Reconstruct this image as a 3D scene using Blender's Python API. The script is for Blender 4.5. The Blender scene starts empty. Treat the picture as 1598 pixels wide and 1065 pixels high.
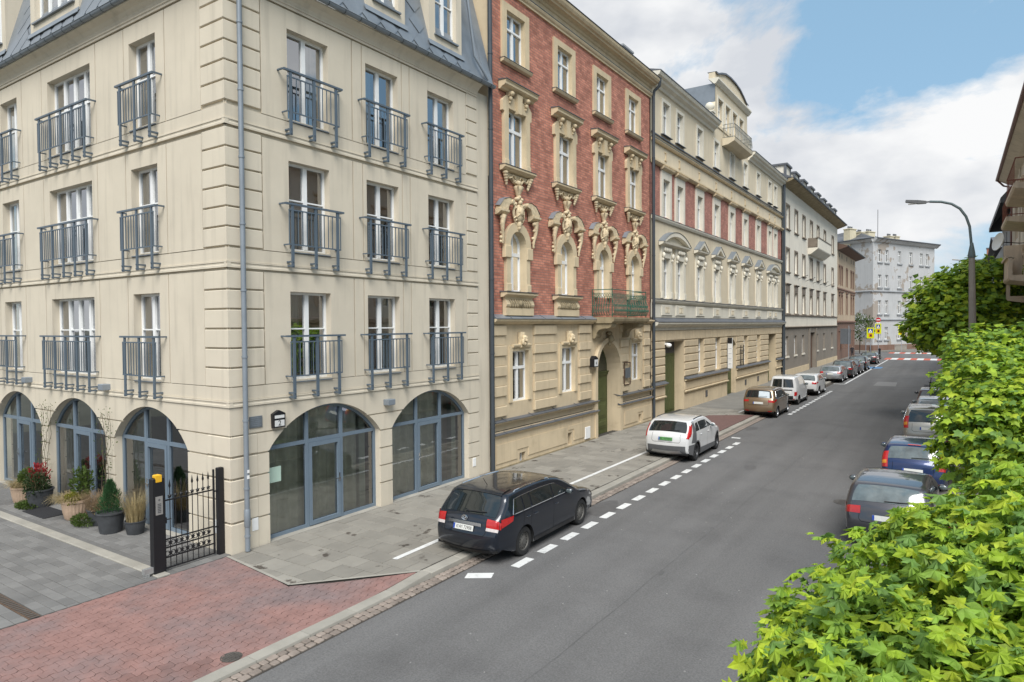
import bpy, bmesh, math, random
from mathutils import Vector, Matrix, noise as mnoise
D = bpy.data
SC = bpy.context.scene
COL = SC.collection
rad = math.radians
rnd = random.Random(11)

# ------------------------------------------------------------------ camera
CAM = Vector((13.045, -8.518, 4.95))
YAW, PITCH, ROLL = rad(33.7), -math.atan(24.4/1035), 0.0067
_f = Vector((-math.sin(YAW)*math.cos(PITCH), math.cos(YAW)*math.cos(PITCH), math.sin(PITCH)))
_r = Vector((math.cos(YAW), math.sin(YAW), 0)); _u = _r.cross(_f)
_r2 = _r*math.cos(ROLL) - _u*math.sin(ROLL); _u2 = _u*math.cos(ROLL) + _r*math.sin(ROLL)
cd = D.cameras.new("camera"); cam = D.objects.new("camera", cd); COL.objects.link(cam)
cam.matrix_world = Matrix(((_r2.x, _u2.x, -_f.x, CAM.x), (_r2.y, _u2.y, -_f.y, CAM.y), (_r2.z, _u2.z, -_f.z, CAM.z), (0, 0, 0, 1)))
cd.sensor_width = 36; cd.lens = 36*1035/1598; cd.clip_start = 0.05; cd.clip_end = 3000
SC.camera = cam

# ------------------------------------------------------------------ sky, sun, exposure
SUN_EL, SUN_AZ = rad(50), rad(144)     # azimuth: compass direction the sun stands in, from +Y clockwise
wd = D.worlds.new("World"); SC.world = wd; wd.use_nodes = True
nt = wd.node_tree; nt.nodes.clear()
def _n(t, typ, **kw):
    n = t.nodes.new(typ)
    for k, v in kw.items(): setattr(n, k, v)
    return n
def _math(t, op, a, b=None, clamp=False):
    n = t.nodes.new('ShaderNodeMath'); n.operation = op; n.use_clamp = clamp
    for i, x in enumerate((a, b)):
        if x is None: continue
        if isinstance(x, (int, float)): n.inputs[i].default_value = x
        else: t.links.new(x, n.inputs[i])
    return n.outputs[0]
def build_sky():
    L = nt.links
    sky = _n(nt, 'ShaderNodeTexSky', sky_type='NISHITA', sun_disc=False)
    sky.sun_elevation = SUN_EL; sky.sun_rotation = SUN_AZ; sky.air_density = 1.0; sky.dust_density = 0.6; sky.ozone_density = 1.3
    tc = _n(nt, 'ShaderNodeTexCoord')
    sp = _n(nt, 'ShaderNodeSeparateXYZ'); L.new(tc.outputs['Generated'], sp.inputs[0])
    cb = _n(nt, 'ShaderNodeMapping'); cb.inputs['Scale'].default_value = (1.0, 1.0, 1.9); cb.inputs['Location'].default_value = CLOUD_OFFSET
    L.new(tc.outputs['Generated'], cb.inputs[0])
    n1 = _n(nt, 'ShaderNodeTexNoise'); n1.inputs['Scale'].default_value = 2.5; n1.inputs['Detail'].default_value = 9; n1.inputs['Roughness'].default_value = 0.60; n1.inputs['Distortion'].default_value = 0.25
    L.new(cb.outputs[0], n1.inputs['Vector'])
    n2 = _n(nt, 'ShaderNodeTexNoise'); n2.inputs['Scale'].default_value = 1.3; n2.inputs['Detail'].default_value = 3
    L.new(cb.outputs[0], n2.inputs['Vector'])
    s = _math(nt, 'ADD', _math(nt, 'MULTIPLY', n1.outputs['Fac'], 0.62), _math(nt, 'MULTIPLY', n2.outputs['Fac'], 0.38))
    rp = _n(nt, 'ShaderNodeValToRGB'); e = rp.color_ramp.elements
    e[0].position = 0.476; e[0].color = (0, 0, 0, 1); e[1].position = 0.532; e[1].color = (1, 1, 1, 1)
    L.new(s, rp.inputs[0])
    n3 = _n(nt, 'ShaderNodeTexNoise'); n3.inputs['Scale'].default_value = 4.5; n3.inputs['Detail'].default_value = 6
    L.new(cb.outputs[0], n3.inputs['Vector'])
    cr = _n(nt, 'ShaderNodeValToRGB'); e = cr.color_ramp.elements
    e[0].position = 0.40; e[0].color = (6.7, 7.0, 7.5, 1); e[1].position = 0.58; e[1].color = (9.6, 9.65, 9.7, 1)
    L.new(n3.outputs['Fac'], cr.inputs[0])
    haze = _n(nt, 'ShaderNodeMix', data_type='RGBA', blend_type='MIX')
    haze.inputs[0].default_value = 0.55; L.new(sky.outputs[0], haze.inputs[6]); haze.inputs[7].default_value = (4.3, 7.3, 9.9, 1)
    mx = _n(nt, 'ShaderNodeMix', data_type='RGBA', blend_type='MIX')
    L.new(rp.outputs[0], mx.inputs[0]); L.new(haze.outputs[2], mx.inputs[6]); L.new(cr.outputs[0], mx.inputs[7])
    bg = _n(nt, 'ShaderNodeBackground'); bg.inputs[1].default_value = 0.088
    L.new(mx.outputs[2], bg.inputs[0])
    out = _n(nt, 'ShaderNodeOutputWorld'); L.new(bg.outputs[0], out.inputs[0])
CLOUD_OFFSET = (59.84, 11.73, 2.06)
build_sky()
sl = D.lights.new("sun", 'SUN'); sun = D.objects.new("sun", sl); COL.objects.link(sun)
sl.energy = 3.9; sl.angle = rad(36); sl.color = (1.0, 0.97, 0.93)
sdir = Vector((math.sin(SUN_AZ)*math.cos(SUN_EL), math.cos(SUN_AZ)*math.cos(SUN_EL), math.sin(SUN_EL)))
sun.rotation_euler = sdir.to_track_quat('Z', 'Y').to_euler(); sun.location = (0, 0, 60)
SC.view_settings.view_transform = 'Standard'; SC.view_settings.look = 'None'
SC.view_settings.exposure = 0.19; SC.view_settings.gamma = 1.0
SC.render.engine = 'CYCLES'
SC.render.resolution_x = 1024; SC.render.resolution_y = 682

# ------------------------------------------------------------------ mesh helpers
class MB:
    def __init__(s): s.v = []; s.f = []
    def add(s, vs, fs):
        b = len(s.v); s.v += [tuple(p) for p in vs]; s.f += [tuple(i+b for i in f) for f in fs]; return s
    def box(s, x0, x1, y0, y1, z0, z1):
        if x0 > x1: x0, x1 = x1, x0
        if y0 > y1: y0, y1 = y1, y0
        if z0 > z1: z0, z1 = z1, z0
        return s.add([(x0,y0,z0),(x1,y0,z0),(x1,y1,z0),(x0,y1,z0),(x0,y0,z1),(x1,y0,z1),(x1,y1,z1),(x0,y1,z1)],
                     [(0,3,2,1),(4,5,6,7),(0,1,5,4),(1,2,6,5),(2,3,7,6),(3,0,4,7)])
    def slab(s, x0, x1, y0, y1, z0, z1, c=.012):      # chamfered top
        return s.add([(x0,y0,z0),(x1,y0,z0),(x1,y1,z0),(x0,y1,z0),(x0,y0,z1-c),(x1,y0,z1-c),(x1,y1,z1-c),(x0,y1,z1-c),
                      (x0+c,y0+c,z1),(x1-c,y0+c,z1),(x1-c,y1-c,z1),(x0+c,y1-c,z1)],
                     [(0,1,5,4),(1,2,6,5),(2,3,7,6),(3,0,4,7),(4,5,9,8),(5,6,10,9),(6,7,11,10),(7,4,8,11),(8,9,10,11)])
    def block(s, x0, x1, z0, z1, y0, y1, c=.015):      # facade block, chamfered towards -Y (outwards); y0 is the front
        return s.add([(x0,y1,z0),(x1,y1,z0),(x1,y1,z1),(x0,y1,z1),(x0,y0+c,z0),(x1,y0+c,z0),(x1,y0+c,z1),(x0,y0+c,z1),
                      (x0+c,y0,z0+c),(x1-c,y0,z0+c),(x1-c,y0,z1-c),(x0+c,y0,z1-c)],
                     [(0,1,5,4),(1,2,6,5),(2,3,7,6),(3,0,4,7),(4,5,9,8),(5,6,10,9),(6,7,11,10),(7,4,8,11),(8,9,10,11)])
    def cblock(s, x0, x1, y0, y1, z0, z1, c=.015):     # box with chamfered vertical and horizontal outer edges all round
        vs = []
        for (z, k) in ((z0, c), (z0+c, 0), (z1-c, 0), (z1, c)):
            vs += [(x0+k,y0+k,z),(x1-k,y0+k,z),(x1-k,y1-k,z),(x0+k,y1-k,z)]
        fs = [(3,2,1,0),(12,13,14,15)]
        for l in range(3):
            for i in range(4): fs.append((l*4+i, l*4+(i+1)%4, l*4+4+(i+1)%4, l*4+4+i))
        return s.add(vs, fs)
    def prism(s, poly, y0, y1, back=False):            # poly in (x,z) counter-clockwise seen from -Y
        n = len(poly)
        vs = [(x,y0,z) for x,z in poly]+[(x,y1,z) for x,z in poly]
        fs = [tuple(range(n))]+[(i, n+i, n+(i+1)%n, (i+1)%n) for i in range(n)]
        if back: fs.append(tuple(range(2*n-1, n-1, -1)))
        return s.add(vs, fs)
    def extr(s, prof, u0, u1, caps=True):              # profile (d outward, z) extruded along X; d is towards -Y
        n = len(prof)
        vs = [(u0,-d,z) for d,z in prof]+[(u1,-d,z) for d,z in prof]
        fs = [(i, i+1, n+i+1, n+i) for i in range(n-1)]
        if caps: fs += [tuple(range(n)), tuple(range(2*n-1, n-1, -1))]
        return s.add(vs, fs)
    def zprism(s, poly, z0, z1, c=0):                  # poly in (x,y) counter-clockwise from above
        n = len(poly)
        if c:
            cx = sum(p[0] for p in poly)/n; cy = sum(p[1] for p in poly)/n
            inn = []
            for x, y in poly:
                d = math.hypot(x-cx, y-cy) or 1; inn.append((x-(x-cx)/d*c, y-(y-cy)/d*c))
            vs = [(x,y,z0) for x,y in poly]+[(x,y,z1-c*.8) for x,y in poly]+[(x,y,z1) for x,y in inn]
            fs = [tuple(range(2*n, 3*n))]
            for i in range(n):
                j = (i+1)%n; fs += [(i,j,n+j,n+i),(n+i,n+j,2*n+j,2*n+i)]
        else:
            vs = [(x,y,z0) for x,y in poly]+[(x,y,z1) for x,y in poly]
            fs = [tuple(range(n,2*n))]+[(i,(i+1)%n,n+(i+1)%n,n+i) for i in range(n)]
        return s.add(vs, fs)
    def tube(s, pts, r, n=8, cap=True):
        pts = [Vector(p) for p in pts]; m = len(pts)
        rs = r if isinstance(r, (list, tuple)) else [r]*m
        ref = Vector((0,0,1)) if abs((pts[-1]-pts[0]).normalized().z) < .9 else Vector((1,0,0))
        vs = []
        for i, p in enumerate(pts):
            t = (pts[min(i+1,m-1)]-pts[max(i-1,0)])
            t = t.normalized() if t.length > 1e-9 else Vector((0,0,1))
            a = t.cross(ref)
            if a.length < 1e-3: a = t.cross(Vector((0,1,0)))
            a.normalize(); b = t.cross(a)
            for k in range(n):
                th = 2*math.pi*k/n; vs.append(p+a*math.cos(th)*rs[i]+b*math.sin(th)*rs[i])
        fs = [(i*n+k, i*n+(k+1)%n, (i+1)*n+(k+1)%n, (i+1)*n+k) for i in range(m-1) for k in range(n)]
        if cap: fs += [tuple(range(n-1,-1,-1)), tuple((m-1)*n+k for k in range(n))]
        return s.add(vs, fs)
    def lathe(s, prof, n=20, c=(0,0,0), axis='z'):
        vs = []; m = len(prof)
        for r, z in prof:
            for k in range(n):
                th = 2*math.pi*k/n; a, b = r*math.cos(th), r*math.sin(th)
                vs.append((c[0]+a, c[1]+b, c[2]+z) if axis == 'z' else (c[0]+z, c[1]+a, c[2]+b) if axis == 'x' else (c[0]+a, c[1]+z, c[2]+b))
        fs = [(i*n+k, i*n+(k+1)%n, (i+1)*n+(k+1)%n, (i+1)*n+k) for i in range(m-1) for k in range(n)]
        return s.add(vs, fs)
    def ell(s, c, r, n=10, m=6):
        prof = [(math.sin(math.pi*i/m), -math.cos(math.pi*i/m)) for i in range(m+1)]
        b = len(s.v); s.lathe(prof, n)
        for i in range(b, len(s.v)):
            x, y, z = s.v[i]; s.v[i] = (c[0]+x*r[0], c[1]+y*r[1], c[2]+z*r[2])
        return s
    def ribbon(s, pts, w, nrm):                          # flat strip along pts; nrm gives the face normal
        pts = [Vector(p) for p in pts]; m = len(pts); vs = []
        for i, p in enumerate(pts):
            t = (pts[min(i+1,m-1)]-pts[max(i-1,0)]).normalized(); a = t.cross(Vector(nrm)).normalized()*w/2
            vs += [p-a, p+a]
        return s.add(vs, [(2*i, 2*i+1, 2*i+3, 2*i+2) for i in range(m-1)])
    def xform(s, M, start=0):
        for i in range(start, len(s.v)): s.v[i] = tuple(M @ Vector(s.v[i]))
        return s

def mesh(name, mb, m=None, smooth=None):
    me = D.meshes.new(name); me.from_pydata(mb.v, [], mb.f)
    if m: me.materials.append(m)
    if smooth is not None:
        me.polygons.foreach_set('use_smooth', [True]*len(me.polygons))
        if smooth < 180: me.set_sharp_from_angle(angle=rad(smooth))
    return me
def put(name, me, parent=None, loc=(0,0,0), rot=0.0, label=None, cat=None, group=None, kind=None, scale=None):
    o = D.objects.new(name, me); COL.objects.link(o); o.location = loc
    o.rotation_euler = rot if isinstance(rot, tuple) else (0, 0, rot)
    if scale: o.scale = scale
    if parent: o.parent = parent
    if label: o['label'] = label
    if cat: o['category'] = cat
    if group: o['group'] = group
    if kind: o['kind'] = kind
    return o
def part(name, mb, m, parent=None, loc=(0,0,0), rot=0.0, smooth=None, **kw):
    return put(name, mesh(name, mb, m, smooth), parent, loc, rot, **kw)
def empty(name, loc=(0,0,0), rot=0.0, **kw):
    o = put(name, None, None, loc, rot, **kw); o.empty_display_size = .3; return o
_cache = {}
def cmesh(key, fn, m, smooth=None):
    if key not in _cache: _cache[key] = mesh(key[0] if isinstance(key, tuple) else key, fn(), m, smooth)
    return _cache[key]
STREET = rad(90)                                          # street facades: local X = world Y, local -Y (outwards) = world +X
def fp(rot, u, d, z):                                     # facade local (u, inward depth, z) -> parent space
    c, s = math.cos(rot), math.sin(rot)
    return (u*c-d*s, u*s+d*c, z)
def text(name, body, size, m, parent, loc, rot, depth=.002, align='CENTER', xs=1.0):
    cu = D.curves.new(name, 'FONT'); cu.body = body; cu.size = size; cu.extrude = depth; cu.align_x = align; cu.align_y = 'CENTER'; cu.resolution_u = 3
    tmp = D.objects.new(name, cu); COL.objects.link(tmp)
    me = D.meshes.new_from_object(tmp.evaluated_get(bpy.context.evaluated_depsgraph_get()))
    D.objects.remove(tmp); D.curves.remove(cu)
    me.materials.clear(); me.materials.append(m)
    o = put(name, me, parent, loc, rot)
    if xs != 1: o.scale = (xs, 1, 1)
    return o

# ------------------------------------------------------------------ materials
MATS = {}
def mat(name, col, rough=.75, var=.10, scale=2.0, bump=0.0, bscale=60, metal=0.0, spec=.4, streak=0.0, coat=0.0, obj_var=0.0, col2=None, c2scale=1.2, c2lo=.55, c2hi=.68, trans=0.0, emit=0.0):
    if name in MATS: return MATS[name]
    m = D.materials.new(name); m.use_nodes = True; t = m.node_tree; L = t.links
    b = t.nodes['Principled BSDF']; b.inputs['Roughness'].default_value = rough; b.inputs['Metallic'].default_value = metal
    b.inputs['Specular IOR Level'].default_value = spec
    if coat: b.inputs['Coat Weight'].default_value = coat; b.inputs['Coat Roughness'].default_value = .04
    geo = _n(t, 'ShaderNodeNewGeometry'); pos = geo.outputs['Position']
    rgb = _n(t, 'ShaderNodeRGB'); rgb.outputs[0].default_value = (*col, 1); cur = rgb.outputs[0]
    def mul(cur, fac):
        v = _n(t, 'ShaderNodeVectorMath', operation='SCALE'); L.new(cur, v.inputs[0]); L.new(fac, v.inputs['Scale']); return v.outputs[0]
    if col2:
        n0 = _n(t, 'ShaderNodeTexNoise'); n0.inputs['Scale'].default_value = c2scale; n0.inputs['Detail'].default_value = 6; n0.inputs['Roughness'].default_value = .62; L.new(pos, n0.inputs['Vector'])
        r0 = _n(t, 'ShaderNodeMapRange'); r0.inputs[1].default_value = c2lo; r0.inputs[2].default_value = c2hi; L.new(n0.outputs['Fac'], r0.inputs[0])
        mx = _n(t, 'ShaderNodeMix', data_type='RGBA'); L.new(r0.outputs[0], mx.inputs[0]); L.new(cur, mx.inputs[6]); mx.inputs[7].default_value = (*col2, 1); cur = mx.outputs[2]
    if var:
        n1 = _n(t, 'ShaderNodeTexNoise'); n1.inputs['Scale'].default_value = scale; n1.inputs['Detail'].default_value = 5; n1.inputs['Roughness'].default_value = .6; L.new(pos, n1.inputs['Vector'])
        r1 = _n(t, 'ShaderNodeMapRange'); r1.inputs[1].default_value = .3; r1.inputs[2].default_value = .7; r1.inputs[3].default_value = 1-var; r1.inputs[4].default_value = 1+var; L.new(n1.outputs['Fac'], r1.inputs[0])
        cur = mul(cur, r1.outputs[0])
    if streak:
        mp = _n(t, 'ShaderNodeMapping'); mp.inputs['Scale'].default_value = (2.6, 2.6, .22); L.new(pos, mp.inputs[0])
        n2 = _n(t, 'ShaderNodeTexNoise'); n2.inputs['Scale'].default_value = 1.6; n2.inputs['Detail'].default_value = 6; L.new(mp.outputs[0], n2.inputs['Vector'])
        r2 = _n(t, 'ShaderNodeMapRange'); r2.inputs[1].default_value = .52; r2.inputs[2].default_value = .74; r2.inputs[3].default_value = 1.0; r2.inputs[4].default_value = 1-streak; L.new(n2.outputs['Fac'], r2.inputs[0])
        cur = mul(cur, r2.outputs[0])
    if obj_var:
        oi = _n(t, 'ShaderNodeObjectInfo'); r3 = _n(t, 'ShaderNodeMapRange'); r3.inputs[3].default_value = 1-obj_var; r3.inputs[4].default_value = 1+obj_var; L.new(oi.outputs['Random'], r3.inputs[0]); cur = mul(cur, r3.outputs[0])
    L.new(cur, b.inputs['Base Color'])
    if bump:
        n4 = _n(t, 'ShaderNodeTexNoise'); n4.inputs['Scale'].default_value = bscale; n4.inputs['Detail'].default_value = 4; L.new(pos, n4.inputs['Vector'])
        bp = _n(t, 'ShaderNodeBump'); bp.inputs['Strength'].default_value = bump; bp.inputs['Distance'].default_value = .01; L.new(n4.outputs['Fac'], bp.inputs['Height']); L.new(bp.outputs[0], b.inputs['Normal'])
    if trans:
        b.inputs['Transmission Weight'].default_value = 0
        tr = _n(t, 'ShaderNodeBsdfTranslucent'); L.new(cur, tr.inputs[0]); mxs = _n(t, 'ShaderNodeMixShader'); mxs.inputs[0].default_value = trans
        L.new(b.outputs[0], mxs.inputs[1]); L.new(tr.outputs[0], mxs.inputs[2]); L.new(mxs.outputs[0], t.nodes['Material Output'].inputs[0])
    if emit:
        b.inputs['Emission Color'].default_value = (*col, 1); b.inputs['Emission Strength'].default_value = emit
    MATS[name] = m; return m
def glass_mat(name, tint, base, rough=.015):
    m = D.materials.new(name); m.use_nodes = True; t = m.node_tree; L = t.links
    t.nodes.remove(t.nodes['Principled BSDF'])
    tr = _n(t, 'ShaderNodeBsdfTransparent'); tr.inputs[0].default_value = (*tint, 1)
    gl = _n(t, 'ShaderNodeBsdfGlossy'); gl.inputs['Roughness'].default_value = rough; gl.inputs[0].default_value = (.95, .97, 1, 1)
    fr = _n(t, 'ShaderNodeFresnel'); fr.inputs[0].default_value = 1.5
    f = _math(t, 'ADD', _math(t, 'MULTIPLY', fr.outputs[0], 1.25), base, clamp=True)
    geo = _n(t, 'ShaderNodeNewGeometry'); ns = _n(t, 'ShaderNodeTexNoise'); ns.inputs['Scale'].default_value = 1.3; L.new(geo.outputs['Position'], ns.inputs['Vector'])
    bp = _n(t, 'ShaderNodeBump'); bp.inputs['Strength'].default_value = .05; bp.inputs['Distance'].default_value = .05; L.new(ns.outputs['Fac'], bp.inputs['Height']); L.new(bp.outputs[0], gl.inputs['Normal'])
    mx = _n(t, 'ShaderNodeMixShader'); L.new(f, mx.inputs[0]); L.new(tr.outputs[0], mx.inputs[1]); L.new(gl.outputs[0], mx.inputs[2])
    L.new(mx.outputs[0], t.nodes['Material Output'].inputs[0]); MATS[name] = m; return m
def brick_mat(name, c1, c2, mortar, axis='Y', bw=.26, rh=.079):
    m = D.materials.new(name); m.use_nodes = True; t = m.node_tree; L = t.links; b = t.nodes['Principled BSDF']
    geo = _n(t, 'ShaderNodeNewGeometry'); sp = _n(t, 'ShaderNodeSeparateXYZ'); L.new(geo.outputs['Position'], sp.inputs[0])
    cb = _n(t, 'ShaderNodeCombineXYZ'); L.new(sp.outputs[axis], cb.inputs[0]); L.new(sp.outputs['Z'], cb.inputs[1])
    br = _n(t, 'ShaderNodeTexBrick'); L.new(cb.outputs[0], br.inputs['Vector'])
    br.inputs['Color1'].default_value = (*c1, 1); br.inputs['Color2'].default_value = (*c2, 1); br.inputs['Mortar'].default_value = (*mortar, 1)
    br.inputs['Scale'].default_value = 1; br.inputs['Brick Width'].default_value = bw; br.inputs['Row Height'].default_value = rh; br.inputs['Mortar Size'].default_value = .009; br.inputs['Mortar Smooth'].default_value = .25; br.inputs['Bias'].default_value = -.1
    ns = _n(t, 'ShaderNodeTexNoise'); ns.inputs['Scale'].default_value = 1.6; ns.inputs['Detail'].default_value = 10; ns.inputs['Roughness'].default_value = .65; L.new(geo.outputs['Position'], ns.inputs['Vector'])
    mr = _n(t, 'ShaderNodeMapRange'); mr.inputs[1].default_value = .3; mr.inputs[2].default_value = .7; mr.inputs[3].default_value = .72; mr.inputs[4].default_value = 1.25; L.new(ns.outputs['Fac'], mr.inputs[0])
    sc = _n(t, 'ShaderNodeVectorMath', operation='SCALE'); L.new(br.outputs['Color'], sc.inputs[0]); L.new(mr.outputs[0], sc.inputs['Scale'])
    L.new(sc.outputs[0], b.inputs['Base Color']); b.inputs['Roughness'].default_value = .85; b.inputs['Specular IOR Level'].default_value = .25
    bp = _n(t, 'ShaderNodeBump'); bp.invert = True; bp.inputs['Strength'].default_value = .7; bp.inputs['Distance'].default_value = .012; L.new(br.outputs['Fac'], bp.inputs['Height']); L.new(bp.outputs[0], b.inputs['Normal'])
    MATS[name] = m; return m

STUC = mat('cream_stucco', (.605, .54, .43), .9, .06, .7, .25, 90, spec=.2, streak=.17)
STUCQ = mat('cream_stucco_quoin', (.62, .555, .443), .9, .05, .9, .25, 90, spec=.2, streak=.17)
BLUEGREY = mat('bluegrey_paint', (.09, .12, .15), .45, .06, 3)
SHOPFRAME = mat('bluegrey_frame', (.15, .195, .24), .4, .05, 3)
ZINC = mat('zinc_sheet', (.225, .25, .275), .42, .14, 1.6, .1, 8, metal=.35)
PIPEM = mat('grey_pipe', (.23, .26, .29), .45, .1, 2, metal=.2)
DARKPIPE = mat('dark_pipe', (.055, .065, .075), .5, .1, 2, metal=.2)
WHITE = mat('white_frame', (.80, .80, .78), .45, .03, 3)
GLASS = glass_mat('window_glass', (.66, .70, .70), .30)
SHOPGLASS = glass_mat('shop_glass', (.80, .84, .80), .15)
DARKGLASS = mat('far_glass', (.03, .035, .04), .08, .2, 1.5, spec=.9)
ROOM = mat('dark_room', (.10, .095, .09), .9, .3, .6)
CURT = mat('curtain', (.55, .54, .50), .9, .1, 3, trans=.3)
CURTBROWN = mat('curtain_brown', (.60, .57, .48), .9, .15, 4)
BRICK = brick_mat('red_brick', (.57, .24, .165), (.36, .14, .098), (.24, .17, .14), bw=.30, rh=.098)
BRICK3 = brick_mat('red_brick_far', (.50, .23, .175), (.37, .16, .125), (.25, .18, .15), bw=.3, rh=.1)
SAND = mat('sand_trim', (.60, .49, .325), .88, .10, 1.5, .2, 60, spec=.2, streak=.14)
SANDG = mat('sand_stucco', (.57, .465, .315), .9, .09, .9, .3, 70, spec=.2, streak=.14, col2=(.40, .32, .21), c2scale=.8, c2lo=.60, c2hi=.8)
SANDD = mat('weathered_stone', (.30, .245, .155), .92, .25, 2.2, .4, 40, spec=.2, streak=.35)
SHEET = mat('dark_sheet', (.12, .125, .135), .55, .15, 2, metal=.2)
CREAM3 = mat('cream_plaster', (.63, .545, .40), .9, .07, .6, .2, 70, spec=.2, streak=.12)
IVORY = mat('ivory_trim', (.66, .62, .52), .88, .07, 1.2, .15, 60, spec=.2, streak=.10)
GREEND = mat('green_door', (.075, .09, .03), .55, .12, 3)
BALCGREEN = mat('green_iron', (.035, .115, .075), .5, .25, 6)
BLACKP = mat('black_paint', (.012, .012, .014), .4, .1, 3)
CHROME = mat('chrome', (.75, .76, .78), .15, .03, 3, metal=1.0)
CARVED = mat('carved_stucco', (.60, .49, .325), .9, .22, 9, 1.0, 26, spec=.15, streak=.1)
# ------------------------------------------------------------------ ground, road, pavements
def asphalt():
    m = mat('asphalt', (.142, .139, .136), .88, .05, .35, .5, 160, spec=.25, col2=(.118, .115, .113), c2scale=.45, c2lo=.5, c2hi=.72)
    t = m.node_tree; L = t.links; b = t.nodes['Principled BSDF']
    src = b.inputs['Base Color'].links[0].from_socket
    geo = _n(t, 'ShaderNodeNewGeometry')
    n = _n(t, 'ShaderNodeTexNoise'); n.inputs['Scale'].default_value = 32; n.inputs['Detail'].default_value = 8; n.inputs['Roughness'].default_value = .75; L.new(geo.outputs['Position'], n.inputs['Vector'])
    r = _n(t, 'ShaderNodeMapRange'); r.inputs[1].default_value = .3; r.inputs[2].default_value = .7; r.inputs[3].default_value = .66; r.inputs[4].default_value = 1.34; L.new(n.outputs['Fac'], r.inputs[0])
    mp = _n(t, 'ShaderNodeMapping'); mp.inputs['Scale'].default_value = (1.0, .05, 1); L.new(geo.outputs['Position'], mp.inputs[0])
    n2 = _n(t, 'ShaderNodeTexNoise'); n2.inputs['Scale'].default_value = 1.1; n2.inputs['Detail'].default_value = 4; L.new(mp.outputs[0], n2.inputs['Vector'])
    r2 = _n(t, 'ShaderNodeMapRange'); r2.inputs[1].default_value = .35; r2.inputs[2].default_value = .65; r2.inputs[3].default_value = .90; r2.inputs[4].default_value = 1.08; L.new(n2.outputs['Fac'], r2.inputs[0])
    s = _n(t, 'ShaderNodeVectorMath', operation='SCALE'); L.new(src, s.inputs[0]); L.new(_math(t, 'MULTIPLY', r.outputs[0], r2.outputs[0]), s.inputs['Scale']); L.new(s.outputs[0], b.inputs['Base Color'])
    return m
ASPH = asphalt()
GROUNDM = mat('bare_ground', (.14, .14, .11), .95, .3, .1)
PAVE = mat('grey_slab', (.245, .229, .198), .85, .10, 1.5, .25, 70, spec=.25, obj_var=.13, col2=(.085, .073, .06), c2scale=1.3, c2lo=.61, c2hi=.645)
PAVEB = mat('slab_joint', (.055, .05, .042), .95, .2, 3)
PAVEF = mat('far_pavement', (.19, .182, .163), .9, .14, .8, .2, 40, col2=(.17, .16, .14), c2scale=.7)
CYARD = mat('grey_paver', (.165, .161, .154), .85, .14, 1.2, .25, 80, obj_var=.16)
CYARDB = mat('paver_joint', (.07, .068, .063), .95, .2, 3)
REDP = mat('red_paver', (.235, .137, .12), .88, .14, 3.0, .3, 90, spec=.2, obj_var=.12, col2=(.18, .135, .13), c2scale=.5, c2lo=.45, c2hi=.65)
REDPB = mat('red_joint', (.115, .065, .055), .95, .2, 3)
KERBM = mat('kerb_stone', (.31, .292, .252), .85, .14, 1.6, .3, 70, obj_var=.08)
COBB = mat('cobble', (.235, .195, .165), .85, .18, 5, .4, 40, obj_var=.22)
COBBB = mat('gutter_dirt', (.065, .055, .045), .95, .3, 4, .4, 60)
PAINT = mat('road_paint', (.66, .66, .64), .7, .08, 4, .3, 120, col2=(.45, .45, .44), c2scale=7, c2lo=.54, c2hi=.68)
REDPAINT = mat('red_paint', (.52, .12, .075), .75, .1, 1.5)
BLUEPAINT = mat('blue_paint', (.09, .22, .40), .75, .15, 2)
IRONM = mat('cast_iron', (.10, .09, .08), .6, .25, 20, metal=.3)
RUST = mat('rusty_grate', (.11, .07, .045), .75, .25, 8)
PATCHM = mat('asphalt_patch', (.205, .20, .195), .9, .06, 2, .4, 150)
TAR = mat('tar_seam', (.105, .102, .10), .8, .25, 3)

g = part('ground', MB().add([(-1500,-1500,-.17),(1500,-1500,-.17),(1500,1500,-.17),(-1500,1500,-.17)], [(0,1,2,3)]), GROUNDM, kind='structure')
def sheet(mb, x0, x1, y0, y1, z): return mb.add([(x0,y0,z),(x1,y0,z),(x1,y1,z),(x0,y1,z)], [(0,1,2,3)])
mb = MB(); sheet(mb, 4.3, 12.45, -45, 103, -.12); sheet(mb, -90, 90, 103, 123, -.12); sheet(mb, 3.5, 4.3, -45, -9, -.12)
road = part('road', mb, ASPH, kind='structure')
# painted markings and tar seam lie 4 mm above the asphalt
def flat(name, poly, z, m, par): return part(name, MB().add([(x, y, z) for x, y in poly], [tuple(range(len(poly)))]), m, par)
zr = -.116
flat('road_marking', [(4.9,1.91),(5.35,2.21),(5.24,2.47),(4.79,2.17)], zr, PAINT, road)
dash = mesh('road_marking', sheet(MB(), 5.3, 5.51, 0, .62, zr), PAINT)
for k in range(17): put('road_marking', dash, road, (0, 2.98+1.045*k, 0))
flat('road_marking', [(4.82,21.3),(5.2,21.3),(5.2,21.55),(4.82,21.55)], zr, PAINT, road)
for k in range(15): put('road_marking', dash, road, (.04, 30.6+1.045*k, 0))
flat('road_marking', [(5.42,53),(5.57,53),(5.57,97),(5.42,97)], zr, PAINT, road)
flat('road_marking', [(4.4,52.4),(5.57,52.4),(5.57,52.65),(4.4,52.65)], zr, PAINT, road)
flat('blue_bay_marking', [(4.6,73.5),(6.3,75.5),(6.3,78.5),(4.6,78)], zr, BLUEPAINT, road)
flat('asphalt_patch', [(7.6,52.3),(9.2,52.3),(9.05,56.5),(7.6,56.5)], zr, PATCHM, road)
x = 4.9; k = 0
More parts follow.
